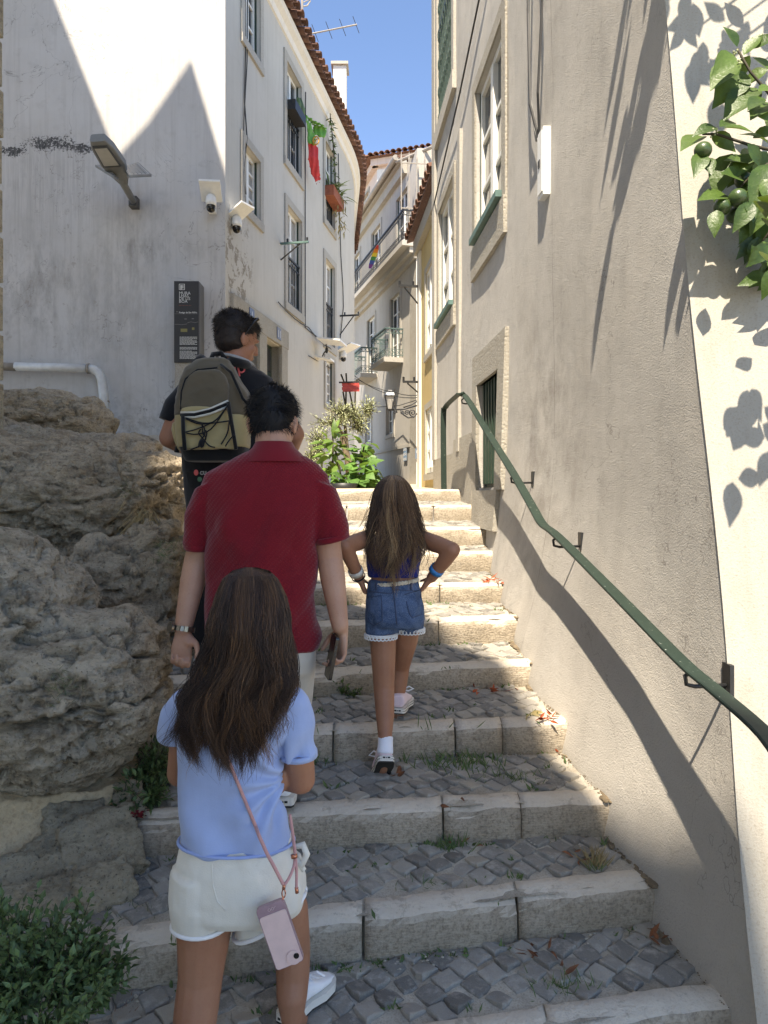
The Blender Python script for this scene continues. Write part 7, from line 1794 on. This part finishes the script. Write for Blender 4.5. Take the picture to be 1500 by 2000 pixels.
for hx, yy, zz in ((405, Y4 - .05, floorZ(-.85, Y4)), (470, Y4 + .40, floorZ(-.7, Y4 + .45))):
    kk = V(P(hx, 0, Y4).x, (Y4 + yy) / 2 + .06, (zz + P(0, 960, Y4).z) / 2 + .03); b.tube([P(hx, 950, Y4), kk, V(P(hx, 0, Y4).x, yy, zz + .07)], [.105, .09, .075], 18)
tr = vox(b, 'trousers', M['blackpants'], m4, .009, 4, wrinkle(21, .008, (1, 1, .5), .001, 5))
text('cu', 'lettering', M['greyprint'], tr, P(390, 927, Y4 - .145), .035, right=(1, .0, 0), bold=.001); b = MB(); b.ell(P(383, 923, Y4 - .142), (.011, .004, .014)); b.build('badge', M['pinkprint'], tr); b = MB(); b.ell(P(390, 936, Y4 - .142), (.011, .004, .012)); b.build('badge', simple('green_badge', C(70, 110, 84), .7), tr)
for hx, yy, zz in ((405, Y4 - .13, floorZ(-.85, Y4)), (470, Y4 + .32, floorZ(-.7, Y4 + .45))): sneaker('shoe', m4, V(P(hx, 0, Y4).x, yy, zz), (0, 1, 0), (0, 0, 1), .28, .10, M['blackpants'], False)
s4 = .245
hair_short(m4, M['hairdark'], [(q(0, -.10, .22), (.375 * s4, .45 * s4, .36 * s4), mt), (q(0, .10, .33), (.29 * s4, .30 * s4, .20 * s4), mt)], lambda p: True, 4600, .022, 7, .25, amp=.010)
hair_short(m4, M['hairdark'], [(q(0, -.15, .0), (.352 * s4, .335 * s4, .34 * s4), mt)], lambda p: True, 1500, .012, 9, .5)
# sunglasses pushed up
sg = thing('sunglasses', q(0, .2, .5), 'black sunglasses pushed up on the head of the man in black', 'sunglasses')
b = MB()
pass
for x in (-1, 1): b = MB(); b.tube([q(.37 * x, -.06, .02), q(.385 * x, -.02, .14), q(.37 * x, .08, .36), q(.26 * x, .20, .50)], .004, 6); b.build('temple', M['phoneblack'], sg)
for x in (-1, 1): b = MB(); b.ell(q(.14 * x, .22, .50), (.11 * s4, .07 * s4, .022 * s4), mt); b.build('lens', M['blackgloss'], sg, smooth=True)

# rucksack on his back
rk = thing('rucksack', P(420, 900, Y4 - .22), 'olive and khaki rucksack with black elastic cords on the back of the man in black', 'rucksack')
Yr = Y4 - .20
def kr(py, xl, xr, th, e=3.2, dy=0.0): return ring(py, xl, xr, Yr + dy, th, e)
b = MB(); b.loft([kr(700, 405, 436, .05), kr(706, 385, 448, .10), kr(720, 366, 457, .15), kr(742, 355, 468, .19), kr(770, 348, 487, .22), kr(800, 345, 489, .23), kr(815, 345, 490, .23)], 30); b1 = vox(b, 'body', M['olive'], rk, .008, 4, wrinkle(31, .006, (1, 1, 1), .001, 8))
b = MB(); b.loft([kr(812, 345, 490, .228), kr(840, 346, 489, .235), kr(868, 350, 487, .23), kr(876, 352, 486, .225)], 30); vox(b, 'lower_body', M['tan'], rk, .008, 3, wrinkle(33, .004, (1, 1, 1), .001, 8))
b = MB(); b.loft([kr(872, 352, 486, .226), kr(890, 360, 482, .215), kr(902, 366, 476, .19)], 30); vox(b, 'base', M['blackstrap'], rk, .008, 3)
fr_ = [(796, 356, 444), (812, 354, 447), (840, 357, 453), (862, 360, 458), (878, 362, 462)]
b = MB(); b.loft([ring(y, l, r_, Yr - .10, .08, 4) for y, l, r_ in fr_], 26); fp_ = vox(b, 'front_pocket', M['tan'], rk, .007, 3, wrinkle(35, .005, (1, 1, 1), .001, 9))
b = MB(); b.loft([ring(y, l, r_, Yr - .10, .07, 4) for y, l, r_ in ((725, 385, 430), (735, 366, 440), (755, 356, 446), (790, 353, 446), (803, 353, 446))], 26); vox(b, 'front_panel', M['olive'], rk, .007, 3, wrinkle(37, .006, (1, 1, 1), .001, 9))
YF = Yr - .145
tubeon('zip', M['zipwhite'], rk, [P(353, 806, YF + .01), P(380, 806, YF - .002), P(410, 799, YF - .003), P(446, 783, YF + .008)], .006); tubeon('zip', M['blackstrap'], rk, [P(353, 810, YF + .01), P(380, 810, YF - .004), P(410, 803, YF - .005), P(446, 788, YF + .008)], .008); tubeon('zip', M['zipwhite'], rk, [P(354, 815, YF + .01), P(380, 815, YF - .003), P(410, 808, YF - .004), P(445, 794, YF + .008)], .006)
tubeon('piping', M['blackstrap'], rk, [P(432, 712, Yr - .085), P(452, 728, Yr - .105), P(464, 755, Yr - .115), P(474, 778, Yr - .117), P(486, 792, Yr - .10)], .007); tubeon('piping', M['blackstrap'], rk, [P(353, 800, YF + .02), P(354, 765, YF + .02), P(362, 740, YF + .02), P(385, 722, YF + .025), P(425, 718, YF + .02)], .004)
for pts in ([(357, 812), (358, 845), (361, 880)], [(446, 785), (452, 825), (461, 878)]): tubeon('strap', M['blackstrap'], rk, [P(x, y, YF - .001) for x, y in pts], .009)
cp = [[(362, 816), (395, 826), (420, 822), (444, 793)], [(363, 818), (393, 828), (448, 822)], [(362, 844), (390, 836), (425, 818), (446, 790)], [(364, 846), (385, 848), (412, 838), (440, 800)], [(395, 826), (396, 845), (402, 856), (392, 870), (372, 878)], [(392, 838), (388, 846), (396, 856), (408, 870), (420, 874)], [(448, 822), (444, 846), (432, 868)], [(458, 848), (446, 862), (440, 872)], [(398, 832), (400, 848), (390, 862), (388, 874)], [(400, 840), (404, 846), (398, 866), (394, 872)]]
b = MB()
for pts in cp: b.tube(catmull([P(x, y, YF - .009) for x, y in pts], 4), .0034, 5)
b.ell(P(394, 866, YF - .01), (.012, .008, .02)); b.build('elastic_cord', M['blackstrap'], rk, smooth=True)
b = MB(); b.hexa([P(x, y, YF + .012 + o_) for o_ in (0.0, .03) for x, y in ((390, 761), (416, 759), (416, 747), (390, 749))]); b.build('label_patch', M['blackstrap'], rk)
b = MB(); b.loft([ring(y, l, r_, Yr + .01, .14, 2.4) for y, l, r_ in ((826, 342, 356), (840, 338, 358), (862, 344, 360), (882, 354, 364))], 16); vox(b, 'side_pocket', M['tan'], rk, .008, 3)
tubeon('strap', M['blackstrap'], rk, [P(352, 868, Yr), P(346, 876, Yr - .02), P(345, 884, Yr - .02)], .012); tubeon('shoulder_strap', M['blackstrap'], rk, [P(385, 712, Yr), P(392, 700, Y4 - .09), P(400, 706, Y4 + .05)], .022, 8); tubeon('shoulder_strap', M['blackstrap'], rk, [P(450, 706, Yr), P(480, 712, Y4 - .09), P(490, 722, Y4 + .05)], .022, 8); tubeon('grab_handle', M['blackstrap'], rk, [P(412, 704, Yr), P(416, 692, Yr + .03), P(432, 690, Yr + .05), P(440, 702, Yr + .02)], .012, 8)
